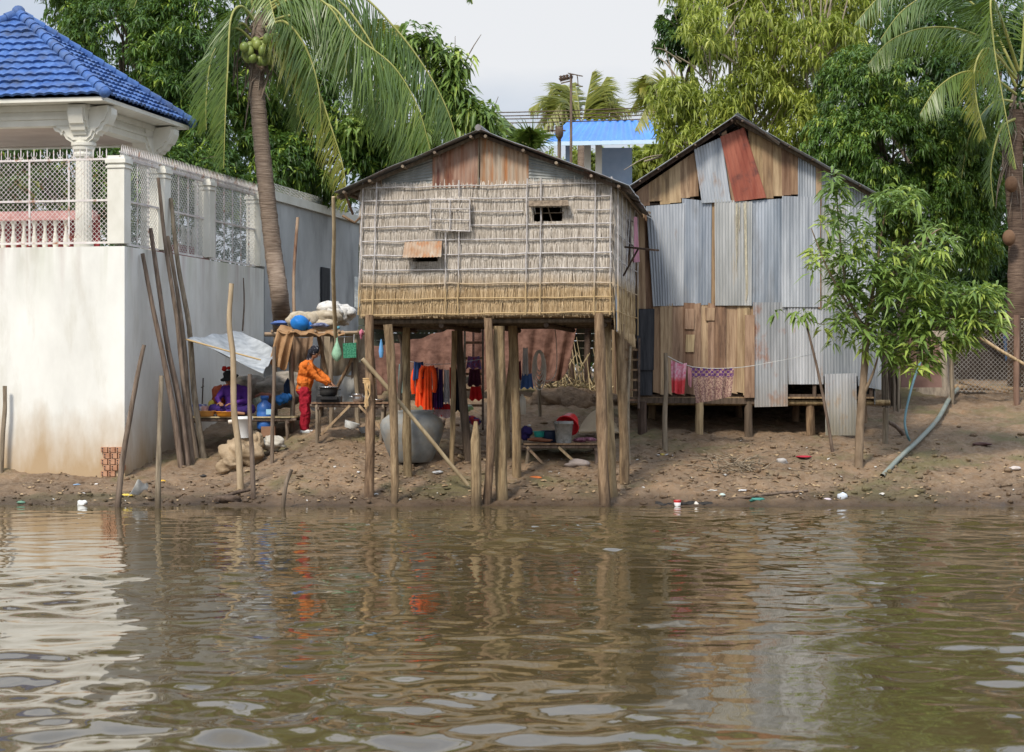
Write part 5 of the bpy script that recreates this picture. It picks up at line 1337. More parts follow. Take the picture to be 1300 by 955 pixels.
# ------------------------------------------------------------------ rack with sacks
rk = thing('storage_rack', 'rough pole rack behind the standing woman, loaded with sacks and tarps', 'rack', G(400, 545))
RZk = P(0, 424, 36.6).z
m = MB()
for d in (36.5, 37.3, 38.1): m.tube([onP(336, d, RZk+U_(-.02, .02)), onP(400, d, RZk), onP(470, d, RZk+.03)], .03, 8, .08)
for x in (345, 372, 400, 430, 455): m.tube([onP(x, 36.4, RZk+.05), onP(x+2, 38.3, RZk+.05)], .024, 7, .08)
obj('top_poles', m, BAMBOO, rk)
for x, x2, d in ((368, 372, 36.5), (422, 420, 36.5), (452, 455, 36.6), (350, 350, 38.1), (410, 408, 38.1), (460, 460, 38.1)):
    b = onP(x2, d, 0); b.z = gz(b.x, b.y)-.15; m = MB(); m.tube(pole_pts(b, onP(x, d, RZk+.0), .01, 5), [.045, .04], 8, .08); obj('leg', m, WOOD_GREY, rk)
m = MB(); m.tube([onP(404, 36.7, RZk-.02), P(415, 480, 36.9)], .04, 7, .08); m.tube([P(452, 445, 36.4), P(424, 500, 36.6)], .03, 7); obj('brace', m, WOOD_POST, rk)
SACK = cloth('beige_sack', (.40, .33, .23), (.52, .45, .34)); WHITESACK = M('white_sack', (.45, .43, .39), (.66, .64, .60), 7, (1, 1, 2), bump=.7, bscale=12, bdist=.03)
heap('beige_sack', 'large beige sack lying on the rack left of the white sacks', 'sack', P(400, 408, 37.0), (.55, .4, .26), SACK, 7, 21, .2)
heap('white_sack', 'crumpled white sacks on top of the rack beside the thatched hut', 'sack', P(430, 397, 37.3), (.34, .35, .26), WHITESACK, 7, 22, .35)
m = MB(); m.ell(P(380, 411, 36.6), (.17, .16, .155), 20, 14, None, .08, 3); m.ell(P(392, 415, 36.7), (.08, .1, .09), 12, 8, None, .2, 5); tag(obj('blue_bag', m, cloth('blue_plastic_bag', (.02, .17, .50), rough=.45)), 'round shiny blue bag at the left end of the rack top', 'bag')
heap('blue_cloth', 'flat dull blue cloth behind the round blue bag', 'cloth', P(358, 411, 37.2), (.22, .2, .07), cloth('dull_blue_cloth', (.10, .16, .38)), 4, 24)
heap('patterned_cloth', 'blue grey patterned cloth folded in front of the beige sack', 'cloth', P(407, 413, 36.55), (.19, .1, .06), cloth('bluegrey_cloth', (.09, .11, .20), (.22, .24, .34), scale=22), 4, 25)
heap('cooking_pot', 'small blue green pot at the right front of the rack', 'pot', P(430, 417, 36.5), (.06, .06, .05), cloth('teal_enamel', (.10, .25, .30), rough=.4), 2, 26, .05)
def drape(name, label, cat, tl, tr, br, bl, mat, fold=.05, nf=4, nu=26, nv=18, th=.006, sag=.03, ragged=.0, group=None, parent=None):
    sd = U_(0, 9); m = MB(); tl, tr, br, bl = [Vector(q) for q in (tl, tr, br, bl)]
    n = (tr-tl).cross(bl-tl).normalized()
    if n.y > 0: n = -n
    def fn(u, v):
        q = (tl*(1-u)+tr*u)*(1-v)+(bl*(1-u)+br*u)*v
        q = q+n*fold*(math.sin(u*nf*6.28+sd+v*1.2)*(.35+.65*v)+.5*math.sin(u*nf*2.7*6.28+sd*2)*v*.6)
        q = q-Z*sag*math.sin(math.pi*u)*(1-.4*v)-Z*ragged*(math.sin(u*11+sd)+.6*math.sin(u*23+sd))*v
        return q
    m.grid(fn, nu, nv, th); return tag(obj(name, m, mat, parent), label, cat, group)
BURLAP = M('brown_burlap', (.22, .12, .055), (.38, .23, .12), 5, (1, 1, .6), .9, .1, .6, 14, .02)
drape('burlap_sheet', 'orange brown burlap hanging off the left end of the rack', 'cloth', P(352, 418, 36.4), P(374, 420, 36.4), P(364, 470, 36.3), P(342, 462, 36.2), BURLAP, .07, 2)
drape('burlap_sheet', 'orange brown burlap lying along the front edge of the rack top', 'cloth', P(356, 413, 36.7), P(436, 420, 36.6), P(438, 426, 36.35), P(352, 422, 36.35), BURLAP, .03, 4, sag=.01)
drape('brown_curtain', 'dull brown cloth hanging behind the standing woman\'s head', 'cloth', P(372, 427, 37.8), P(398, 427, 37.8), P(392, 480, 37.8), P(370, 500, 37.8), M('dull_brown_cloth', (.20, .13, .08), (.30, .20, .13), 5, bump=.4), .05, 3)
drape('tan_tarp', 'tan tarp hanging at the back between the rack and the thatched hut', 'tarp', P(412, 427, 38.0), P(464, 425, 37.8), P(462, 455, 37.8), P(412, 505, 38.0), M('tan_tarp_cloth', (.28, .22, .15), (.42, .35, .25), 4, bump=.4), .06, 3, ragged=.04)
drape('pale_tarp', 'pale grey tarp crumpled on the ground behind the cooking table', 'tarp', P(395, 470, 37.6), P(450, 478, 37.6), P(452, 515, 37.3), P(392, 520, 37.2), M('pale_grey_tarp', (.25, .25, .23), (.40, .39, .36), 4, bump=.5), .10, 3)
drape('dark_mat', 'dark woven mat hanging at the back right of the cooking table', 'mat', P(446, 460, 37.6), P(476, 455, 37.6), P(480, 520, 37.6), P(446, 515, 37.6), M('dark_mat_weave', (.07, .05, .04), (.14, .10, .075), 20, bump=.5), .03, 2)
# hanging green bag and basket
m = MB(); m.lathe(P(428, 459, 36.35), [(.02, 0), (.07, .05), (.095, .13), (.07, .22), (.03, .32), (.012, .38), (.015, .50)], 14, None, .1); tag(obj('green_bag', m, cloth('pale_green_bag', (.28, .48, .33), rough=.5)), 'pale green plastic bag hanging from the rack beside the green basket', 'bag')
t = thing('green_basket', 'dark green square woven basket hanging from the rack pole', 'basket', P(443, 456, 36.3))
m = MB(); m.quadbox(P(435, 436, 36.3), P(452, 435, 36.3), P(452, 454, 36.3), P(436, 455, 36.3), .16); obj('basket_body', m, M('green_weave', (.015, .13, .07), (.08, .30, .18), 40, (1, 1, 1), bump=.6, bscale=60, mid=(.45, .55)), t)
m = MB(); 
for x in (437, 449): m.tube([P(x, 436, 36.3), P(x+.5, 425, 36.45)], .005, 4)
obj('handle', m, WIRE, t)
heap('pink_bag', 'small pink netting bag tied at the hut corner post', 'bag', P(460, 424, 32.4), (.05, .05, .10), cloth('pink_net', (.55, .18, .25)), 3, 31)
m = MB(); m.lathe(P(484, 454, 33.4), [(.03, 0), (.05, .1), (.03, .22), (.01, .3)], 10, None, .2); tag(obj('blue_bag', m, cloth('light_blue_bag', (.15, .38, .70))), 'small light blue bag hanging between two left stilts', 'bag')

# ------------------------------------------------------------------ cooking table
TD0, TD1 = 34.9, 35.6; TZ = P(0, 511, TD0).z
table('cooking_table', 'rough wooden table with crossed braces carrying the black cooking pot', 'table', 396, 492, 511, TD0, TD1, TZ, 4, L4,
      braces=(((.12, TZ-.55), (.5, TZ-.05)), ((.62, TZ-.05), (.95, TZ-.5))))
def pot(label, px, d, z, r, h, mat, lid=False, name='cooking_pot'):
    t = thing(name, label, 'pot', onP(px, d, z)); c = onP(px, d, z)
    m = MB(); m.lathe(c, [(r*.7, 0), (r*.95, h*.2), (r, h*.6), (r*.96, h*.95), (r*1.08, h), (r*1.08, h+.012), (r*.93, h+.012), (r*.9, h*.2), (.0005, .02)], 26); obj('pot_body', m, mat, t)
    for sg in (-1, 1):
        m = MB(); m.tube([c+Vector((sg*r*.97, 0, h*.72)), c+Vector((sg*(r+.05), 0, h*.75)), c+Vector((sg*(r+.05), .03, h*.78)), c+Vector((sg*r*.97, .05, h*.72))], .007, 5); obj('handle', m, mat, t)
    return c
SILVER = M('aluminium', (.50, .50, .50), (.66, .66, .66), 5, rough=.28, spec=.5, metal=.9, bump=0); BLACKPOT = M('sooty_black', (.012, .012, .014), (.035, .033, .03), 6, rough=.5)
c_ = pot('wide black pot steaming on the stove at the left of the cooking table', 417, 35.1, TZ+.10, .155, .15, BLACKPOT)
m = MB(); m.lathe(c_+Z*.152, [(.166, 0), (.168, .012), (.15, .014), (.145, .006), (.001, .004)], 24); tag(obj('pan', m, SILVER), 'shallow shiny pan set over the black pot', 'pan')
m = MB(); m.box(onP(418, 35.1, TZ+.05), (.42, .3, .10)); m.box(onP(418, 35.0, TZ+.07), (.3, .36, .04)); tag(obj('stove', m, BLACKPOT), 'low black stove under the cooking pot', 'stove')
pot('small silver pot at the right of the cooking table', 454, 35.2, TZ, .09, .13, SILVER)
m = MB(); m.lathe(onP(479, 35.15, TZ), [(.07, 0), (.12, .04), (.125, .05), (.0005, .02)], 20); tag(obj('metal_bowl', m, SILVER), 'shallow metal bowl near the right end of the cooking table', 'bowl')
m = MB(); m.lathe(onP(466, 35.4, TZ), [(.05, 0), (.06, .11), (.055, .11), (.0005, .02)], 14); tag(obj('metal_cup', m, SILVER), 'tall metal cup behind the silver pot', 'cup')
for i, (x, y, lab) in enumerate(((445, 536, 'white tub on the ground under the cooking table'), (467, 541, 'grey tub lying under the right end of the cooking table'))):
    m = MB(); m.lathe(G(x, y+9)+Z*.01, [(.11, 0), (.14, .12), (.13, .12), (.0005, .02)], 18, Matrix.Rotation(.3*(1-2*i), 3, 'Y'), .03); tag(obj('tub', m, cloth('tub_plastic', (.42, .42, .40) if i == 0 else (.35, .35, .33), rough=.5)), lab, 'tub')

# ------------------------------------------------------------------ people
def capsule(mb, a, b, r0, r1, n=14):
    a = Vector(a); b = Vector(b); L = (b-a).length; t = (b-a)/max(L, 1e-6); pts = []; rr = []
    for i in range(5): q = math.pi/2*(i/5); pts.append(a-t*r0*math.cos(q)); rr.append(max(r0*math.sin(q), .001))
    for i in range(4): pts.append(a.lerp(b, i/3)); rr.append(r0+(r1-r0)*i/3)
    for i in range(1, 6): q = math.pi/2*(i/5); pts.append(b+t*r1*math.sin(q)); rr.append(max(r1*math.cos(q), .001))
    mb.tube(pts, rr, n)
def fuse(name, mb, mat, parent, voxel=.01, smooth=4, disp=0, matfn=None, mats=None):
    """join overlapping closed pieces into one continuous surface"""
    me = mesh_of('source', mb.v, mb.f, [])
    o = bpy.data.objects.new('source', me); COL.objects.link(o)
    r_ = o.modifiers.new('r', 'REMESH'); r_.mode = 'VOXEL'; r_.voxel_size = voxel
    s_ = o.modifiers.new('s', 'SMOOTH'); s_.iterations = smooth; s_.factor = .5
    dg = bpy.context.evaluated_depsgraph_get(); dg.update()
    m2 = bpy.data.meshes.new_from_object(o.evaluated_get(dg)); bpy.data.objects.remove(o)
    n = len(m2.vertices); v = np.empty(n*3); m2.vertices.foreach_get('co', v); v = v.reshape(-1, 3)
    if disp: v = v+(np.stack([fbm(v[:, 0]*14, v[:, 2]*9, 1, 3), fbm(v[:, 0]*12+5, v[:, 2]*11, 2, 3), fbm(v[:, 1]*10, v[:, 2]*6, 3, 2)*.4], 1))*disp
    org = ORG[parent.name] if parent is not None else Vector((v[:, 0].mean(), v[:, 1].mean(), v[:, 2].min()))
    v = v-np.array(org); m2.vertices.foreach_set('co', v.ravel())
    m2.name = name; m2.materials.clear(); m2.materials.append(mat)
    m2.polygons.foreach_set('use_smooth', np.ones(len(m2.polygons), bool)); m2.update()
    return link(name, m2, org, parent)
SKIN = M('brown_skin', (.26, .13, .075), (.32, .17, .10), 6, rough=.55, spec=.35, bump=0)
HAIR = M('black_hair', (.012, .010, .010), (.03, .025, .022), 20, (1, 1, 4), .5, bump=.3)
def hand(mb, wrist, direc, up, s=1.0, curl=.5, thumb=1):
    """palm and five separate bent fingers from the wrist along direc; up = back of the hand"""
    d = Vector(direc).normalized(); u = Vector(up); u = (u-d*u.dot(d)).normalized(); sd = d.cross(u)
    w_ = Vector(wrist)
    for k in (-.9, 0, .9): capsule(mb, w_+d*.012*s+sd*k*.014*s, w_+d*.078*s+sd*k*.027*s, .014*s, .0135*s, 8)
    for i, (off, ln) in enumerate(((-.031, .062), (-.0105, .072), (.0105, .074), (.031, .068))):
        p = w_+d*.080*s+sd*off*s; dd = d.copy(); r = .0085*s
        for seg in range(3):
            dd = (dd-u*curl*(.5+.35*seg)+sd*off*1.2).normalized(); L = ln*s*(.45, .32, .23)[seg]
            capsule(mb, p, p+dd*L, r, r*.9, 8); p = p+dd*L; r *= .9
    p = w_+d*.025*s+sd*.022*s*thumb; dd = (d*.6+sd*.75*thumb-u*.25).normalized()
    for L, r in ((.036, .012), (.030, .0105), (.024, .009)):
        capsule(mb, p, p+dd*L*s, r*s, r*.9*s, 8); p = p+dd*L*s; dd = (dd+d*.35-u*curl*.3).normalized()
def head(mb, c, fwd, up, s=1.0):
    """skull, jaw, nose, ears; c = centre of head"""
    f = Vector(fwd).normalized(); u = Vector(up); u = (u-f*u.dot(f)).normalized(); r = f.cross(u); c = Vector(c)
    M3 = Matrix((r, f, u)).transposed()
    mb.ell(c+u*.018*s, (.075*s, .092*s, .092*s), 20, 14, M3); mb.ell(c-u*.045*s+f*.022*s, (.055*s, .062*s, .062*s), 16, 12, M3)
    capsule(mb, c+f*.088*s+u*.012*s, c+f*.108*s-u*.018*s, .008*s, .013*s, 8)
    mb.ell(c-u*.052*s+f*.082*s, (.022*s, .010*s, .009*s), 10, 8, M3)
    for sg in (-1, 1): mb.ell(c+r*sg*.076*s-u*.002*s, (.010*s, .018*s, .030*s), 8, 8, M3); mb.ell(c+r*sg*.045*s+f*.062*s-u*.012*s, (.02*s, .02*s, .018*s), 8, 6, M3)
    return M3, f, u, r, c
def face(parent, f, u, r, c, s=1.0):
    m = MB()
    for sg in (-1, 1): m.ell(c+r*sg*.031*s+f*.086*s+u*.012*s, (.012*s, .006*s, .006*s), 8, 6, Matrix((r, f, u)).transposed())
    obj('eyes', m, HAIR, parent)
    m = MB(); m.ell(c-u*.052*s+f*.090*s, (.020*s, .006*s, .006*s), 8, 6, Matrix((r, f, u)).transposed()); obj('lips', m, cloth('lip_colour', (.30, .09, .07)), parent)

# --- standing woman at the pot (in profile, facing right)
g0 = G(389, 547); Y0 = g0.y
def W(px, py, dy=0): return P(px, py, Y0+dy)
wm = thing('person', 'woman in orange shirt, red trousers and patterned dark headscarf bending over the cooking pot', 'person', g0)
hc = W(399.5, 447, -.02); hf = Vector((.86, -.22, -.46)); hu = Vector((.42, -.05, .9))
hipL, hipR = W(387, 497, .09), W(386, 497, -.09); kL, kR = W(389, 521, .09), W(387, 522, -.10); aL, aR = W(388, 543, .12), W(386, 544, -.10)
sL, sR = W(394, 464, .16), W(390, 464, -.17); chest = W(390, 470); waist = W(386, 486)
eL, eR = W(409, 476, .14), W(404, 480, -.18); wL, wR = W(421, 487, .06), W(416, 489, -.16)
m = MB()
head(m, hc, hf, hu, 1.0); capsule(m, W(393, 460), W(397, 452), .052, .048)
m.ell(chest, (.13, .17, .17), 18, 12, Matrix.Rotation(.25, 3, 'Y')); m.ell(waist, (.11, .145, .15), 18, 12); m.ell(W(386, 495), (.125, .16, .13), 18, 12)
capsule(m, chest, waist, .12, .11)
for a, b, c, e_ in ((hipL, kL, aL, 1), (hipR, kR, aR, -1)):
    capsule(m, a, b, .082, .056); capsule(m, b, c, .056, .036)
    capsule(m, c+Vector((-.02, 0, -.035)), c+Vector((.15, -.05, -.05)), .036, .026)
for a, b, c in ((sL, eL, wL), (sR, eR, wR)):
    capsule(m, chest.lerp(a, .6), a, .06, .052); capsule(m, a, b, .048, .038); capsule(m, b, c, .037, .023)
hand(m, wL, (.75, -.15, -.55), (.5, 0, .85), 1.0, .35, 1); hand(m, wR, (.85, .1, -.35), (.35, -.2, .9), 1.0, .35, -1)
body = fuse('body', m, SKIN, wm, .0065, 2)
face(body, hf.normalized(), (hu-hf.normalized()*hu.dot(hf.normalized())).normalized(), hf.normalized().cross((hu-hf.normalized()*hu.dot(hf.normalized())).normalized()), hc)
m = MB()
m.ell(chest, (.155, .195, .19), 18, 12, Matrix.Rotation(.25, 3, 'Y')); m.ell(waist+Z*.0, (.135, .17, .17), 18, 12); capsule(m, chest, W(386, 494), .15, .145); m.ell(W(386, 496), (.145, .18, .05), 18, 8)
capsule(m, W(393, 462), W(394.5, 458), .075, .06)
for a, b, c in ((sL, eL, wL), (sR, eR, wR)):
    capsule(m, chest.lerp(a, .6), a, .085, .075); capsule(m, a, b, .070, .058); capsule(m, b, b.lerp(c, .86), .056, .040)
fuse('shirt', m, M('orange_shirt', (.50, .115, .018), (.70, .20, .04), 9, (1, 1, .6), .9, .1, .9, 16, .03), wm, .009, 2, .045)
m = MB(); m.ell(W(386, 496), (.14, .175, .10), 18, 12)
for a, b, c in ((hipL, kL, aL), (hipR, kR, aR)): capsule(m, a, b, .105, .082); capsule(m, b, c.lerp(b, .06), .08, .072)
fuse('trousers', m, M('red_trousers', (.24, .012, .022), (.38, .022, .04), 9, (1, 1, .4), .9, .1, .9, 14, .03), wm, .009, 2, .035)
m = MB()
hfN = hf.normalized(); 
m.ell(hc+hu*.022-hfN*.010, (.096, .100, .100), 20, 14); m.ell(hc-hfN*.05-hu*.03, (.075, .09, .075), 16, 10); capsule(m, hc-hfN*.055-hu*.05, W(392, 462, -.0), .06, .05)
fuse('headscarf', m, M('black_dotted_scarf', (.014, .015, .022), (.40, .40, .42), 26, (1, 1, 1), .8, bump=.2, mid=(.60, .66)), wm, .008, 3, .01)
for sg, c in ((1, aL), (-1, aR)):
    m = MB(); capsule(m, c+Vector((-.03, 0, -.055)), c+Vector((.17, -.06, -.065)), .046, .038); capsule(m, c+Vector((0, 0, -.02)), c+Vector((.03, -.01, -.05)), .048, .045)
    fuse('shoe', m, plastic('grey_white_shoe', (.50, .52, .52)), wm, .008, 2)
# --- seated woman
g1 = onP(297, 36.45, ZP)
st = thing('person', 'woman in purple clothes and dark hat sitting cross legged on the low platform', 'person', g1)
def V_(x, y, z): return g1+Vector((x, y, z))
hf = Vector((-.45, -.62, -.58)).normalized(); hu = Vector((-.2, -.3, .9))
sc_ = .95
m = MB(); hc = V_(-.06, -.12, .66)
head(m, hc, hf, hu, 1.0); capsule(m, V_(-.02, -.02, .52), V_(-.04, -.08, .60), .052, .046)
m.ell(V_(0, .02, .40), (.17, .12, .16), 18, 12); m.ell(V_(.01, .06, .14), (.17, .14, .13), 18, 12); capsule(m, V_(0, .02, .38), V_(.01, .06, .15), .125, .13)
hips = [V_(-.09, .03, .10), V_(.10, .03, .10)]; kn = [V_(-.34, -.24, .13), V_(.33, -.20, .13)]; an = [V_(.08, -.36, .06), V_(-.10, -.42, .06)]
for h_, k_, a_, tw in ((hips[0], kn[0], an[0], 1), (hips[1], kn[1], an[1], -1)):
    capsule(m, h_, k_, .085, .06); capsule(m, k_, a_, .055, .036); capsule(m, a_, a_+Vector((tw*.15, -.04, -.01)), .034, .024)
sh_ = [V_(-.17, 0, .47), V_(.17, .0, .47)]; el = [V_(-.27, -.16, .30), V_(.25, -.14, .27)]; wr = [V_(-.20, -.36, .24), V_(.03, -.34, .23)]
for s_, e_, w_ in zip(sh_, el, wr): capsule(m, V_(0, .02, .45), s_, .06, .05); capsule(m, s_, e_, .045, .036); capsule(m, e_, w_, .036, .022)
hand(m, wr[0], (.35, -.8, -.2), (0, 0, 1), 1, .4, 1); hand(m, wr[1], (-.8, -.4, -.15), (0, 0, 1), 1, .4, 1)
body = fuse('body', m, SKIN, st, .0075, 2)
hu_ = (hu-hf*hu.dot(hf)).normalized(); face(body, hf, hu_, hf.cross(hu_), hc)
PURPLE = cloth('purple_cotton', (.10, .035, .24)); PURPLE2 = cloth('dark_violet_trousers', (.055, .03, .16))
m = MB(); m.ell(V_(0, .02, .40), (.20, .15, .18), 18, 12); capsule(m, V_(0, .02, .38), V_(.01, .06, .12), .16, .17)
for s_, e_, w_ in zip(sh_, el, wr): capsule(m, V_(0, .02, .45), s_, .085, .075); capsule(m, s_, e_, .068, .058); capsule(m, e_, e_.lerp(w_, .85), .056, .042)
fuse('shirt', m, PURPLE, st, .011, 3, .028)
m = MB(); m.ell(V_(.01, .04, .11), (.20, .18, .12), 18, 12)
for h_, k_, a_ in zip(hips, kn, an): capsule(m, h_, k_, .11, .088); capsule(m, k_, k_.lerp(a_, .9), .08, .06)
fuse('trousers', m, PURPLE2, st, .011, 3, .025)
T_ = Matrix.Rotation(-.25, 3, 'Y') @ Matrix.Rotation(.3, 3, 'X')
m = MB(); m.lathe(hc+hu*.045, [(.165, -.03), (.17, -.022), (.11, .0), (.098, .02), (.094, .075), (.07, .098), (.001, .105)], 26, T_, .03); h_ = obj('hat', m, cloth('dark_grey_hat', (.03, .03, .032)), st)
m = MB(); m.ell(V_(-.16, -.10, .84), (.05, .03, .045), 10, 8, None, .2); m.ell(V_(-.08, -.10, .85), (.04, .03, .03), 10, 8, None, .2); obj('hat_bow', m, cloth('red_bow', (.55, .04, .03)), h_)

# ------------------------------------------------------------------ under the thatched hut
jc = G(523, 586)
m = MB(); s_ = jc.y/F
m.lathe(jc-Z*.01, [(23*s_, 0), (26*s_, 2*s_), (33*s_, 18*s_), (39*s_, 36*s_), (40.5*s_, 46*s_), (38*s_, 54*s_), (30*s_, 60*s_), (27*s_, 61.5*s_), (29*s_, 64*s_), (28*s_, 66*s_), (25*s_, 65*s_), (24*s_, 60*s_), (30*s_, 50*s_), (28*s_, 10*s_), (.001, 6*s_)], 40, None, .006)
tag(obj('water_jar', m, CONCRETE), 'very large round grey cement jar standing on the bank between the left stilts', 'jar')
# clothesline with garments
DL = 35.2
tag(obj('clothesline', MB().tube([P(519, 459, DL), P(545, 463, DL), P(575, 462, DL), P(612, 456, DL)], .006, 5).tube([P(519, 459, DL), P(518, 462, 33.2)], .005, 4), WIRE), 'thin line strung under the hut carrying shirts', 'clothesline')
def garment(label, x0, x1, y0, y1, mat, d=DL, sleeves=False, nf=3, cat='shirt', name='hanging_shirt', group='clothes drying under the hut', fold=.05):
    t = MB(); w_ = x1-x0
    tl, tr = P(x0+w_*.12, y0, d), P(x1-w_*.12, y0, d); bl, br = P(x0-w_*.03, y1, d), P(x1+w_*.03, y1, d); sd = U_(0, 9)
    def fn(u, v):
        a = u*2*math.pi; x = .5-.5*math.cos(a)
        q = (tl*(1-x)+tr*x)*(1-v)+(bl*(1-x)+br*x)*v
        return q+Vector((0, 1, 0))*(.05*math.sin(a)*(.4+.6*v)+fold*.6*math.sin(x*nf*6.28+sd)*(.2+.8*v))+Z*(-.015*math.sin(x*3.14)*(1-v)+.02*math.sin(x*13+sd)*v)
    t.grid(fn, 36, 14)
    if sleeves:
        for sg, a in ((-1, tl), (1, tr)):
            t.tube(spline([a+Z*-.02, a+Vector((sg*.05, 0, -.12)), a+Vector((sg*.065, -.02, -.34)), a+Vector((sg*.05, 0, -.46))], 4), [.045, .035], 8, .15)
    return tag(obj(name, t, mat), label, cat, group)
OR = cloth('bright_orange_cloth', (.85, .09, .02)); 
garment('navy blue shirt at the left end of the line under the hut', 524, 539, 459, 482, cloth('navy_cloth', (.03, .06, .16)), DL-.05)
garment('bright orange jacket, left of the two on the line', 527, 540, 466, 516, OR, DL, True)
garment('bright orange jacket, right of the two, hanging longest', 537, 549, 464, 521, OR, DL-.08, True)
garment('dark purple shirt next to the orange jackets', 549, 557, 466, 518, cloth('plum_cloth', (.10, .025, .11)), DL)
garment('darker violet shirt between the purple and the white shirts', 556, 563, 468, 518, cloth('dark_violet_cloth', (.04, .02, .08)), DL-.04)
garment('narrow white shirt on the line under the hut', 563, 571, 469, 512, cloth('white_cloth', (.50, .48, .48)), DL)
garment('red skirt with white fringe hanging low under the line', 549, 574, 512, 530, cloth('red_cloth', (.50, .02, .02)), DL+.1, name='hanging_skirt', cat='skirt')
m = MB()
for i in range(16): x = 550+i*1.5; m.bar(P(x, 520, DL+.04), P(x, 531, DL+.04), .010)
tag(obj('fringe', m, cloth('white_fringe', (.55, .5, .5)), bpy.data.objects['hanging_skirt']))
garment('red shirt right of the white one on the line', 570, 577, 466, 505, cloth('red_cloth', (.5, .02, .02)), DL+.05)
garment('black trousers behind the thin dark stilt', 577, 587, 468, 522, cloth('black_cloth', (.015, .015, .02)), DL+.1, name='hanging_trousers', cat='trousers')
garment('patterned red and blue blouse in the middle of the hut', 592, 611, 452, 468, cloth('pattern_cloth', (.35, .05, .06), (.15, .16, .42), scale=25), DL+.3)
garment('dark maroon shirt on the stairs behind the middle stilts', 594, 611, 468, 490, cloth('maroon_cloth', (.06, .015, .03)), DL+.3)
garment('red towel behind the middle stilts', 596, 612, 490, 508, cloth('red_cloth', (.5, .02, .02)), DL+.3, cat='towel', name='hanging_towel')
garment('pinkish patterned cloth right of the front middle stilt', 622, 629, 470, 512, cloth('pink_pattern', (.45, .25, .35), (.6, .45, .5), scale=30), DL+.1, cat='cloth', name='hanging_cloth')
garment('white towel slanting from the middle stilts', 663, 671, 441, 476, cloth('white_cloth', (.5, .48, .48)), 34.2, cat='towel', name='hanging_towel')
garment('blue cloth under the slanting white towel', 661, 677, 474, 493, cloth('denim_blue', (.05, .10, .24)), 34.2, cat='cloth', name='hanging_cloth')
garment('maroon cloth beside the white towel', 656, 662, 458, 482, cloth('maroon2_cloth', (.18, .03, .05)), 34.3, cat='cloth', name='hanging_cloth')
def jug(label, px, py, d):
    m = MB(); c = P(px, py, d); m.lathe(c, [(.045, -.20), (.062, -.18), (.065, .02), (.055, .07), (.02, .11), (.02, .14), (.001, .14)], 14); tag(obj('plastic_jug', m, plastic('milky_plastic', (.42, .38, .31)), label=label, cat='jug', group='pale jugs hung on the stilt'))
jug('left pale plastic jug hung on the middle stilt', 656, 508, 34.0); jug('right pale plastic jug hung on the middle stilt', 663, 511, 33.95)
# rope coil
m = MB()
for k in range(5):
    pts = [P(684.5, 470, 35.0)+Vector(((.05+.016*k)*math.cos(a), -.03+.01*k, (.16+.045*k)*math.sin(a)+.14-.035*k)) for a in [2*math.pi*i/24 for i in range(25)]]
    m.tube(pts, .012, 5)
m.tube(spline([P(686, 480, 35), P(694, 484, 35), P(703, 479, 35), P(707, 462, 35), P(706, 430, 35.2), P(704, 416, 35.6)], 6), .008, 5)
tag(obj('rope_coil', m, cloth('white_rope', (.66, .62, .56))), 'coil of white rope hanging on a small stake under the hut', 'rope')
# bench and its load
BD0, BD1 = 33.55, 34.5; BZ = P(0, 563, BD0).z
table('washing_bench', 'low dark plank bench under the right side of the thatched hut', 'bench', 664, 764, 563, BD0, BD1, BZ, 5, L4, PLANK_GREY, braces=(((.72, BZ-.38), (.45, BZ-.06)), ((.05, BZ-.06), (.3, BZ-.40))))
bucket('bucket', 'dented grey metal bucket on the front edge of the bench', onP(715.5, 33.75, BZ), .125, .155, .36, M('old_zinc', (.22, .22, .20), (.38, .37, .34), 9, rough=.6, metal=.2, blot=(.16, .15, .13), blotscale=9), handle=False)
bowl('basin', 'teal plastic bowl at the left of the bench', 'basin', onP(685, 33.95, BZ+.09), .10, .09, plastic('teal_plastic', (.03, .33, .26)))
bowl('basin', 'dark navy basin between the teal bowl and the metal bucket', 'basin', onP(698, 34.0, BZ+.0), .15, .19, plastic('navy_plastic', (.018, .03, .06)))
RB_ = Matrix.Rotation(-.9, 3, 'X') @ Matrix.Rotation(.15, 3, 'Y')
t = thing('red_basket', 'bright red plastic basket tipped on its side behind the metal bucket', 'basket', onP(721, 34.1, BZ+.15))
m = MB(); c0 = onP(723, 34.05, BZ+.34)
m.lathe(c0, [(.12, -.09), (.13, -.07), (.185, .09), (.20, .095), (.20, .11), (.18, .11), (.115, -.07), (.001, -.07)], 26, Matrix.Rotation(.55, 3, 'Y') @ Matrix.Rotation(2.3, 3, 'X')); obj('basket_body', m, plastic('red_plastic', (.72, .02, .03)), t)
heap('clothes_bundle', 'dark purple clothes piled at the left end of the bench', 'bundle', onP(669, 34.0, BZ+.16), (.13, .15, .19), cloth('dark_indigo', (.03, .02, .09)), 4, 41)
heap('brown_bundle', 'reddish brown wet cloth lying flat on the bench front', 'bundle', onP(688, 33.7, BZ+.05), (.25, .10, .05), cloth('wet_brown', (.22, .09, .05)), 5, 42)
heap('clothes_bundle', 'maroon and pink clothes at the right end of the bench', 'bundle', onP(741, 34.0, BZ+.05), (.22, .15, .06), cloth('maroon_mix', (.14, .03, .06), (.4, .2, .25), scale=15), 5, 43)
m = MB(); m.grid(lambda u, v: P(735+58*u, 546-26*math.sin(math.pi*min(1, u*1.15))**.8*(1-v)+2*v, 35.3+.5*(1-v)), 16, 6, .03); tag(obj('plywood_sheet', m, M('tan_board', (.36, .27, .17), (.44, .34, .22), 3)), 'tan curved board lying on the ground behind the bench', 'board')
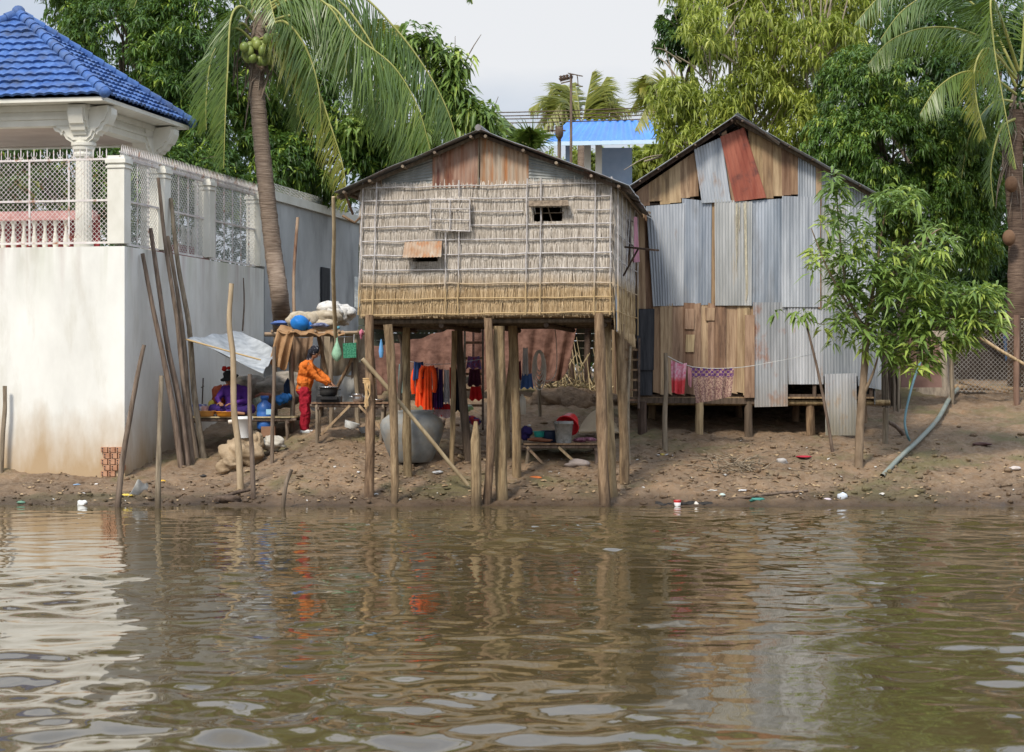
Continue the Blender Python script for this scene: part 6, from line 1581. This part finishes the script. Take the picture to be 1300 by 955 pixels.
# back tarp, shed and brush behind the hut
NET = M('mauve_net_tarp', (.095, .048, .034), (.19, .102, .074), 5, (1, 1, 1.5), .85, .15, .6, 10, .03)
drape('mauve_tarp', 'long mauve brown tarp sagging behind the hut on the left', 'tarp', P(468, 440, 39.5), P(600, 405, 39.5), P(600, 478, 39.2), P(470, 500, 39.0), NET, .09, 5, sag=.1, nu=50)
drape('mauve_tarp', 'mauve brown tarp sagging behind the hut on the right, with a loose lower edge', 'tarp', P(596, 404, 39.6), P(735, 402, 39.6), P(720, 478, 39.3), P(598, 490, 39.3), NET, .10, 6, sag=.1, nu=50, ragged=.08)
sd_ = thing('back_shelter', 'dark low shelter of grey green slats and posts behind the tarps', 'shelter', gnd(640, 42))
m = MB()
for i in range(16): z = 2.35+.15*i; m.bar(onP(455, 41.5, z), onP(800, 42.3, z), .03, .14)
obj('slat_wall', m, M('grey_green_slats', (.07, .08, .065), (.14, .15, .12), 4), sd_)
for x in (470, 560, 640, 725, 745, 795):
    b = onP(x, 41, 0); b.z = gz(b.x, 41)-.2; m = MB(); m.tube(pole_pts(b, onP(x, 41, P(0, 395, 41).z), .01, 5), [.07, .06], 8, .08); obj('post', m, WOOD_DARK, sd_)
m = MB(); m.corr(onP(450, 40.4, 3.35), onP(805, 40.4, 3.4), onP(805, 43.5, 4.1), onP(450, 43.5, 4.1), .08, .01); obj('roof_sheet', m, STEEL_DULL, sd_)
m = MB()
for i in range(40):
    a = G(740+U_(-40, 30), 480+U_(0, 26)); t_ = a+Vector((U_(-.5, .5), U_(-.2, .2), U_(.2, 1.1)))
    m.tube([a, a.lerp(t_, .5)+Z*U_(0, .1), t_], [.016, .006], 5)
for i in range(90):
    a = G(725+U_(-30, 40), 498+U_(-6, 12))+Z*.05; t_ = a+Vector((U_(-.4, .4), U_(-.2, .2), U_(-.02, .22))); m.tube([a, t_], [.012, .005], 4)
tag(obj('brush_pile', m, BAMBOO, kind='stuff'), 'pile of dry brush behind the hut')
for k_ in range(3): boulder(('low earth mound behind the rope coil', 'low earth mound behind the bench', 'small earth mound near the right stilts')[k_], (705, 740, 765)[k_], (511, 513, 515)[k_], (.5, .4, (.28, .3, .22)[k_]), 39, 50+k_, CLAY_DARK, 'earth_mound', 'mound')
# firewood
fwd = thing('firewood_pile', 'small pile of split firewood by the middle stilts', 'firewood', G(585, 580))
for i in range(9):
    a = G(570+U_(0, 22), 582-i*2+U_(-4, 4))+Z*.05; m = MB(); m.tube([a, a+Vector((U_(.25, .5), U_(-.3, .1), U_(-.12, .05)))], U_(.018, .03), 6, .1); obj('log', m, PLANK, fwd)
# stair under the hut
hs = thing('hut_stair', 'wooden steps with dark treads going up at the back of the thatched hut', 'stair', G(605, 560))
for x in (590, 613): obj('stringer', MB().bar(P(x, 545, 35.8), P(x, 405, 36.8), .04, .08), WOOD_DARK, hs)
for i in range(7): y = 535-i*20; m = MB(); m.quadbox(P(590, y-1.5, 35.9+i*.13), P(613, y-1.5, 35.9+i*.13), P(613, y+1.5, 35.9+i*.13), P(590, y+1.5, 35.9+i*.13), .2); obj('tread', m, PLANK_GREY, hs)

# ------------------------------------------------------------------ in front of the tin shack
DC = G(845, 570).y
tag(obj('clothesline', MB().tube(spline([P(845, 451, DC), P(880, 466, DC), P(935, 467, DC), P(985, 459, DC+.02), P(1036, 449, DC)], 5), .006, 5), WIRE), 'thin line sagging in front of the tin shack with two cloths', 'clothesline')
k = NT('purple_plaid_cloth'); vv = k.pos((1, 1, 1))
ck = k.n('ShaderNodeTexChecker'); ck.inputs['Scale'].default_value = 22; k.l(vv, ck.inputs['Vector'])
sx = k.zpos(); wv = k.math('GREATER_THAN', sx[2], P(0, 479, DC).z)
col = k.mix(k.math('MULTIPLY', ck.outputs['Fac'], wv), k.ramp(k.noise(vv, 40, 3), [(.42, (.17, .085, .085)), (.58, (.40, .28, .21))]), (.10, .04, .14))
PLAID = k.fin(col, .9, .1)
drape('patterned_sarong', 'brown and purple patterned sarong spread on the line before the plank wall', 'cloth', P(877, 466, DC), P(932, 467, DC), P(928, 503, DC-.03), P(884, 512, DC-.03), PLAID, .045, 4, nu=40, sag=.02)
PINK = M('pink_patterned_towel', (.60, .14, .22), (.66, .45, .50), 20, (1, 1, 1), .9, .1, .4, 20, .01, tide=(P(0, 484, DC).z, P(0, 477, DC).z, (.62, .05, .05), .9))
drape('pink_towel', 'pink and red patterned towel folded over the line at the left', 'towel', P(852, 457, DC), P(872, 461, DC), P(869, 500, DC-.03), P(853, 498, DC-.02), PINK, .05, 2, nu=24)
drape('pink_rag', 'small pale pink rag between the towel and the sarong', 'rag', P(873, 464, DC), P(880, 466, DC), P(878, 492, DC), P(874, 488, DC), cloth('pale_pink', (.45, .22, .24)), .02, 1)
# pipes
pp = [G(1120, 607)+Z*.03, G(1145, 583)+Z*.06, G(1165, 566)+Z*.08, G(1190, 540)+Z*.1, G(1205, 515)+Z*.12, G(1217, 499)+Z*.1]
m = MB(); q = spline(pp, 5); m.tube(q, .042, 12, .02, cap=False); m.tube([q[0], q[3]], .036, 12, cap=False)
PIPEG = M('grey_green_pipe', (.17, .20, .17), (.26, .29, .25), 3, (1, 1, 1), .5, .4, .1, blot=(.20, .15, .10), blotscale=3, blotpos=(.5, .7))
tag(obj('drain_pipe', m, PIPEG), 'thick grey green pipe running down the bank to the water', 'pipe')
m = MB(); m.tube(spline([P(1170, 455, 36.6), P(1158, 490, 36), P(1149, 530, 35.2), P(1151, 550, 34.9), G(1155, 567)+Z*.1], 5), .022, 8)
tag(obj('water_hose', m, M('blue_green_hose', (.09, .17, .18), (.15, .25, .26), 3, rough=.5)), 'thin blue green hose hanging from the sapling leaves to the drain pipe', 'hose')
stick('fallen_branch', 'long fallen branch lying along the foot of the wire fence', 'branch', [G(1192, 497)+Z*.12, G(1225, 500)+Z*.12, G(1265, 501)+Z*.12, G(1320, 504)+Z*.12], .06, .045, mat=PLANK_GREY)
stick('fallen_branch', 'thinner branch leaning on the long fallen one by the wire fence', 'branch', [P(1218, 485, 39.4), P(1250, 492, 39.2), P(1280, 498, 39)], .035, .03, mat=PLANK_GREY)
stick('slanting_branch', 'bare branch slanting down through the wire fence at the right edge', 'branch', [P(1240, 425, 38.8), P(1265, 442, 38.8), P(1310, 468, 38.8)], .035, .03, mat=PLANK)
stick('broken_stick', 'broken stick leaning right of the stub post', 'stick', [G(1148, 553), P(1138, 542, 35.7), P(1128, 536, 35.6)], .04, .03, mat=WOOD_GREY)
# bamboo bundle, board, stump
bb = thing('bamboo_bundle', 'bundle of upright dark bamboo poles beside the shack corner', 'bundle', G(1130, 522))
for i in range(11):
    x = 1121+i*2.1; g_ = G(x, 518+U_(-4, 6)); m = MB(); m.tube(pole_pts(g_-Z*.1, P(x+U_(-2, 2)-2, 428+U_(-12, 8), g_.y+.05), .01, 5), U_(.020, .03), 7, .05); obj('bamboo_pole', m, WOOD_GREY if i % 2 else WOOD_DARK, bb)
m = MB(); m.quadbox(P(1144, 425, 38.6), P(1192, 428, 38.6), P(1196, 492, 38.6), P(1144, 492, 38.6), .05); tag(obj('leaning_board', m, M('reddish_brown_board', (.16, .09, .07), (.24, .14, .11), 3)), 'reddish brown board panel standing behind the hose', 'panel')
su = thing('tree_stump', 'broad fluted pale tree stump behind the drain pipe', 'stump', G(1190, 500))
m = MB(); g_ = G(1190, 502)
n = 40; zs = [(0, 1.35), (.15, 1.1), (.4, .95), (.8, .85), (1.3, .8)]
m.add([g_+Vector((.36*s_*(1+.16*math.sin(k_*2*math.pi/n*5+1)+.08*math.sin(k_*2*math.pi/n*11))*math.cos(2*math.pi*k_/n), .30*s_*(1+.16*math.sin(k_*2*math.pi/n*5+1))*math.sin(2*math.pi*k_/n)+.3, z-.05)) for z, s_ in zs for k_ in range(n)],
      [(i*n+k_, i*n+(k_+1) % n, (i+1)*n+(k_+1) % n, (i+1)*n+k_) for i in range(len(zs)-1) for k_ in range(n)]+[tuple(4*n+k_ for k_ in range(n))], True)
obj('stump_body', m, M('pale_stump_bark', (.20, .16, .12), (.34, .28, .21), 3, (6, 6, .7), bump=.7, bscale=8, bdist=.03), su)
# wire fence
wf = thing('chain_link_fence', 'rusty chain link fence between the stump and the right edge', 'fence', G(1250, 497))
DF = 38.9; z0 = P(0, 496, DF).z-.03; z1 = P(0, 405, DF).z
m = MB(); wire_panel(m, onP(1205, DF, 0), onP(1420, DF, 0), z0, z1, .085, .0075); obj('wire_mesh', m, M('dull_wire', (.20, .18, .15), (.30, .28, .25), 5, rough=.6), wf)
m = MB(); m.tube(pole_pts((onP(1291, DF-.06, 0).x, DF-.06, z0-.3), onP(1291, DF-.06, P(0, 400, DF).z), .005, 5), .06, 9, .05); obj('post', m, M('reddish_post', (.15, .09, .065), (.24, .15, .105), 3, (6, 6, .8)), wf)
m = MB(); m.tube([onP(1205, DF, z1), onP(1420, DF, z1)], .012, 6); m.tube(pole_pts((onP(1208, DF, 0).x, DF, z0-.3), onP(1207, DF, z1), .01, 5), .045, 8, .05); obj('rail', m, WOOD_GREY, wf)
shd = thing('dark_shed', 'dark shed wall with a blue sheet seen through the chain link fence', 'shed', gnd(1260, 42.5))
m = MB(); m.box(P(1290, 445, 43), (3.6, .1, 2.4)); obj('wall', m, WOOD_DARK, shd)
m = MB(); m.corr(P(1272, 415, 42.6), P(1312, 412, 42.6), P(1312, 462, 42.6), P(1276, 458, 42.6), .08, .01); obj('blue_sheet', m, M('dull_blue_sheet', (.06, .12, .22), (.10, .18, .30), 3), shd)
m = MB(); m.corr(P(1195, 398, 42.5), P(1400, 395, 42.5), P(1400, 385, 44.5), P(1195, 388, 44.5), .08, .01); obj('roof', m, STEEL_DULL, shd)

# ------------------------------------------------------------------ distant blue house, utility pole, wires
DH = 70
def hp(x, y, d=DH): return P(x, y, d)
bh = thing('blue_roof_house', 'pale house with a bright blue metal roof between the two huts', 'house', gnd(770, 72))
m = MB()
def seam_roof(a, b, c_, d_):   # eave left, eave right, ridge right, ridge left
    m.corr(d_, c_, b, a, .36, .045, 'u', .03, 0)
ev = [hp(692, 181), hp(846, 178), hp(828, 153, 73), hp(722, 153, 73)]
seam_roof(ev[0], ev[1], ev[2], ev[3]); 
be = [hp(715, 181, 76.5), hp(835, 178, 76.5)]
m.add([ev[3], ev[2], be[1], be[0]], [(0, 1, 2, 3)]); m.add([ev[0], ev[3], be[0]], [(0, 1, 2)]); m.add([ev[1], ev[2], be[1]], [(0, 1, 2)])
obj('roof', m, BLUE_METAL, bh)
m = MB(); m.bar(ev[0]-Z*.05, ev[1]-Z*.05, .06, .14); m.bar(ev[0]-Z*.05, be[0]-Z*.05, .06, .14); obj('gutter', m, M('pale_blue_trim', (.50, .66, .80), (.55, .70, .84), 3), bh)
m = MB(); m.box(P(782, 218, 74.5), (1.1, 1.2, 1.6)); obj('wall', m, M('pale_blue_wall', (.34, .48, .68), (.42, .55, .74), 3), bh)
for x in (722, 746, 760): obj('pillar', MB().box(P(x, 260, 71), (.22, .22, 4.2)), M('pale_blue_wall', (.4, .4, .5), (.4, .4, .5)) if x == 722 else PAINT, bh)
up = thing('utility_pole', 'thin grey utility pole with crossarms rising in front of the blue roof', 'pole', gnd(725, 66))
m = MB(); b = gnd(725, 66); m.tube([b, P(725, 99, 66)], [.055, .04], 10); obj('pole_shaft', m, WOOD_GREY, up)
m = MB(); m.bar(P(711, 103, 66), P(727, 99, 66), .04, .05); m.bar(P(712, 106, 66), P(724, 103, 66), .04); obj('crossarm', m, WOOD_DARK, up)
m = MB()
for x in (712, 716, 720, 725): m.lathe(P(x, 102-(x-711)*.2, 66), [(.05, 0), (.07, .04), (.04, .08), (.06, .12), (.01, .15)], 8)
obj('insulator', m, WOOD_DARK, up)
m = MB(); m.bar(P(721, 93, 66), P(740, 97, 66), .03); m.bar(P(730, 108, 66), P(740, 110, 66), .03); m.bar(P(733, 96, 66), P(734, 109, 66), .03)
for x in (724, 728, 732, 736): m.bar(P(x, 94+(x-721)*.2, 65.7), P(x, 94+(x-721)*.2, 66.4), .02)
obj('antenna', m, WOOD_DARK, up)
sb = thing('utility_pole', 'short thin pole with dark insulators left of the blue roof', 'pole', gnd(710, 67))
m = MB(); m.tube([gnd(710, 67), P(710, 165, 67)], [.07, .06], 8); obj('pole_shaft', m, WOOD_GREY, sb)
m = MB()
for x in (696, 701, 706, 710, 714): m.bar(P(x, 168, 67), P(x, 160, 67), .05)
m.bar(P(694, 166, 67), P(718, 166, 67), .05); m.ell(P(710, 169, 66.9), (.14, .14, .22), 8, 6); obj('insulator', m, WOOD_DARK, sb)
for i, (y0, y1, lb) in enumerate(((144, 133, 'topmost'), (148, 138, 'second'), (151, 143, 'third'), (156, 148, 'lowest'))):
    m = MB(); m.tube([P(420+60*j, y0+(y1-y0)*(j/8)+4*math.sin(math.pi*j/8), 66.2) for j in range(9)], .018, 4)
    tag(obj('power_line', m, WOOD_DARK), lb+' of the four dark power lines crossing the sky by the utility pole', 'cable', 'power lines')

# ------------------------------------------------------------------ litter that can be told apart
def bag_(label, px, py, s, c, seed, name='plastic_bag', cat='bag', sq=(1, .8, .6), up=.3):
    g_ = G(px, py); m = MB(); m.ell(g_+Z*s*up, (s*sq[0], s*sq[1], s*sq[2]), 16, 10, None, .3, seed); tag(obj(name, m, cloth(name+'_%s' % ('%02d%02d%02d' % tuple(int(q*99) for q in c)), c, rough=.5)), label, cat)
bag_('white crumpled plastic bag at the foot of the bank left of the wall corner', 105, 641, .07, (.62, .62, .58), 1, sq=(1, .8, .7))
bag_('blue wrapper on the mud below the white wall', 98, 617, .07, (.25, .38, .55), 2, 'wrapper', 'wrapper', (1, .6, .2))
bag_('greenish rag at the waterline below the white wall', 26, 640, .07, (.14, .26, .18), 3, 'rag', 'rag', (1, .6, .4))
bag_('yellow wrapper beside the upturned white bag near the tilted stake', 160, 631, .08, (.62, .45, .08), 4, 'wrapper', 'wrapper', (1.2, .6, .3))
bag_('yellow wrapper on the mud by the pale stake', 206, 613, .06, (.66, .40, .05), 5, 'wrapper', 'wrapper', (1.2, .6, .5))
m = MB(); a = [G(162, 632)+Z*.01, G(187, 624)+Z*.02, P(188, 616, G(187, 624).y), P(175, 609, G(175, 628).y)]
m.grid(lambda u, v: (a[0]*(1-u)+a[1]*u)*(1-v)+(a[3]*(1-u)+a[2]*u)*v+Vector((0, .05*math.sin(u*5+v*4), .02*math.sin(u*9))), 10, 8, .006); tag(obj('plastic_sheet', m, cloth('greyish_plastic', (.42, .41, .37), rough=.5)), 'torn greyish plastic sheet standing up between the two left stakes', 'plastic sheet')
bag_('black rag by the driftwood left of the short stub', 258, 606, .06, (.03, .03, .03), 6, 'rag', 'rag', (1, .7, .4))
m = MB(); m.tube(spline([G(276, 640)+Z*.05, G(295, 634)+Z*.08, G(325, 627)+Z*.08], 4), [.03, .07, .02][0], 8, .3); m.ell(G(290, 637)+Z*.04, (.22, .12, .06), 14, 8, None, .3, 5); tag(obj('driftwood', m, WOOD_DARK), 'dark piece of driftwood lying at the waterline below the stakes', 'driftwood')
bag_('white crumpled paper by the jar foot', 556, 601, .06, (.66, .66, .64), 8, 'paper', 'paper', (1.4, .8, .4))
bag_('orange wrapper on the mud under the bench', 680, 608, .07, (.60, .17, .05), 9, 'wrapper', 'wrapper', (1.6, .6, .3))
bag_('crumpled grey plastic under the bench', 733, 592, .14, (.30, .25, .22), 10, 'plastic_heap', 'plastic', (1.4, .6, .5))
t = thing('paper_cup', 'red and white paper cup lying at the water edge below the tin shack', 'cup', G(860, 642))
m = MB(); m.lathe(G(860, 642)+Z*-.02, [(.045, 0), (.06, .10), (.055, .10), (.001, .01)], 14); obj('cup_body', m, plastic('white_cup', (.66, .64, .62)), t)
m = MB(); m.lathe(G(860, 642)+Z*.04, [(.0535, 0), (.063, .045)], 14, cap=False); obj('red_band', m, plastic('red_band_paint', (.6, .04, .04)), t)
bag_('small white bottle cap left beside the paper cup', 884, 641, .035, (.6, .55, .48), 12, 'bottle_cap', 'cap', (1, 1, 1))
bag_('teal plastic piece at the water edge', 961, 637, .09, (.06, .22, .18), 13, 'plastic_scrap', 'scrap', (1.3, .6, .4))
bag_('round white plastic bag at the water edge right of the teal piece', 1070, 633, .085, (.58, .62, .66), 14, sq=(1, .9, .8))
bag_('small pinkish white wrapper left of the round white bag', 1051, 635, .045, (.6, .52, .55), 15, 'wrapper', 'wrapper', (1.3, .8, .5))
bag_('white wrapper on the mud above the paper cup', 905, 624, .05, (.66, .66, .62), 16, 'wrapper', 'wrapper', (1.5, .8, .3))
bag_('pair of white scraps on the mud right of the white wrapper', 943, 624, .05, (.6, .6, .6), 17, 'scrap', 'scrap', (1.8, .6, .3))
bag_('pale green crumpled bag on the mud', 917, 630, .05, (.40, .48, .44), 18, sq=(1, .7, .6))
bag_('red rag on the bank before the leaning seedling', 1020, 582, .09, (.40, .03, .05), 19, 'rag', 'rag', (1.3, 1, .2))
bag_('crumpled clear plastic on the bank below the black stilt', 993, 588, .09, (.36, .34, .32), 20, 'plastic_heap', 'plastic', (1, .7, .6))
bag_('white paper scrap on the bank below the crumpled clear plastic', 991, 600, .05, (.6, .56, .5), 21, 'paper', 'paper', (1.3, .7, .2))
bag_('white plate like disc on the bank near the right edge', 1289, 597, .10, (.52, .46, .42), 22, 'plastic_disc', 'lid', (1, .8, .35))
bag_('dark bird shaped scrap of bark on the bank at the right', 1247, 566, .10, (.10, .05, .04), 23, 'bark_scrap', 'scrap', (1.6, .7, .3))
bag_('white foam scrap on the bank right of the clothesline post', 850, 579, .05, (.62, .64, .68), 24, 'scrap', 'scrap', (1.4, .8, .4))
bag_('yellow wrapper on the bank left of the white foam scrap', 841, 578, .04, (.6, .45, .1), 25, 'wrapper', 'wrapper', (1.4, .8, .4))
m = MB()
for i in range(46):
    a = G(935+U_(-38, 38), 594+U_(-9, 9))+Z*.03; e_ = a+Vector((U_(-.5, .5), U_(-.3, .3), U_(0, .16))); m.tube([a, a.lerp(e_, .5)+Z*.02, e_], [.012, .005], 5)
tag(obj('stick_pile', m, WOOD_GREY, kind='stuff'), 'scatter of grey sticks on the bank below the shack')
m = MB(); m.tube(spline([G(925, 637)+Z*.03, G(975, 631)+Z*.04, G(1025, 626)+Z*.04], 4), .022, 7, .1); tag(obj('waterside_branch', m, WOOD_GREY), 'straight grey branch lying along the water edge by the teal piece', 'branch')
m = MB(); m.grid(lambda u, v: G(832+80*u, 642-4*v)+Z*(.015*float(fbm(u*14, v*3, 5, 3))*2), 40, 5, .012); tag(obj('black_net', m, M('black_wet_net', (.012, .012, .012), (.04, .035, .03), 20, bump=.8, bscale=30, bdist=.03)), 'black wet netting half sunk along the water edge behind the paper cup', 'net')
LAB = {'ground': 'muddy brown river bank with trampled soil', 'water': 'murky brown river with small ripples', 'dirt_clods': 'loose clods of dirt on the bank', 'leaf_litter': 'dry leaves and small scraps on the bank', 'twigs': 'thin twigs scattered on the bank'}
for n_, l_ in LAB.items(): bpy.data.objects[n_]['label'] = l_
# more odds and ends kept under the hut
heap('clothes_bundle', 'grey and brown bundle on the ground behind the large jar', 'bundle', P(545, 540, 36.2), (.30, .2, .12), cloth('grey_brown_cloth', (.20, .15, .12)), 5, 61)
heap('green_bag', 'lime green and white bag on the ground behind the middle stilts', 'bag', P(594, 520, 35.6), (.12, .1, .09), M('lime_white_bag', (.22, .50, .10), (.62, .66, .58), 12, rough=.5), 3, 62)
heap('clothes_bundle', 'red and navy bundle on the stair foot behind the middle stilts', 'bundle', P(604, 535, 35.8), (.15, .1, .12), M('red_navy_cloth', (.35, .03, .03), (.03, .04, .14), 12, mid=(.45, .55)), 3, 63)
garment('teal patterned sarong hanging behind the second left stilt', 505, 517, 462, 500, M('teal_pattern', (.05, .16, .16), (.20, .26, .24), 30), 36.6, cat='cloth', name='hanging_cloth')
stick('thin_stick', 'pale crooked pole leaning between the two left stilts', 'stick', [G(508, 590), P(506, 520, 33.9), P(511, 450, 33.8), P(507, 425, 33.8)], .035, .03)
stick('thin_stick', 'thin stick leaning against the thatch corner post on its right side', 'stick', [G(798, 590), P(797, 520, 33.8), P(800, 440, 34.0)], .035, .025)
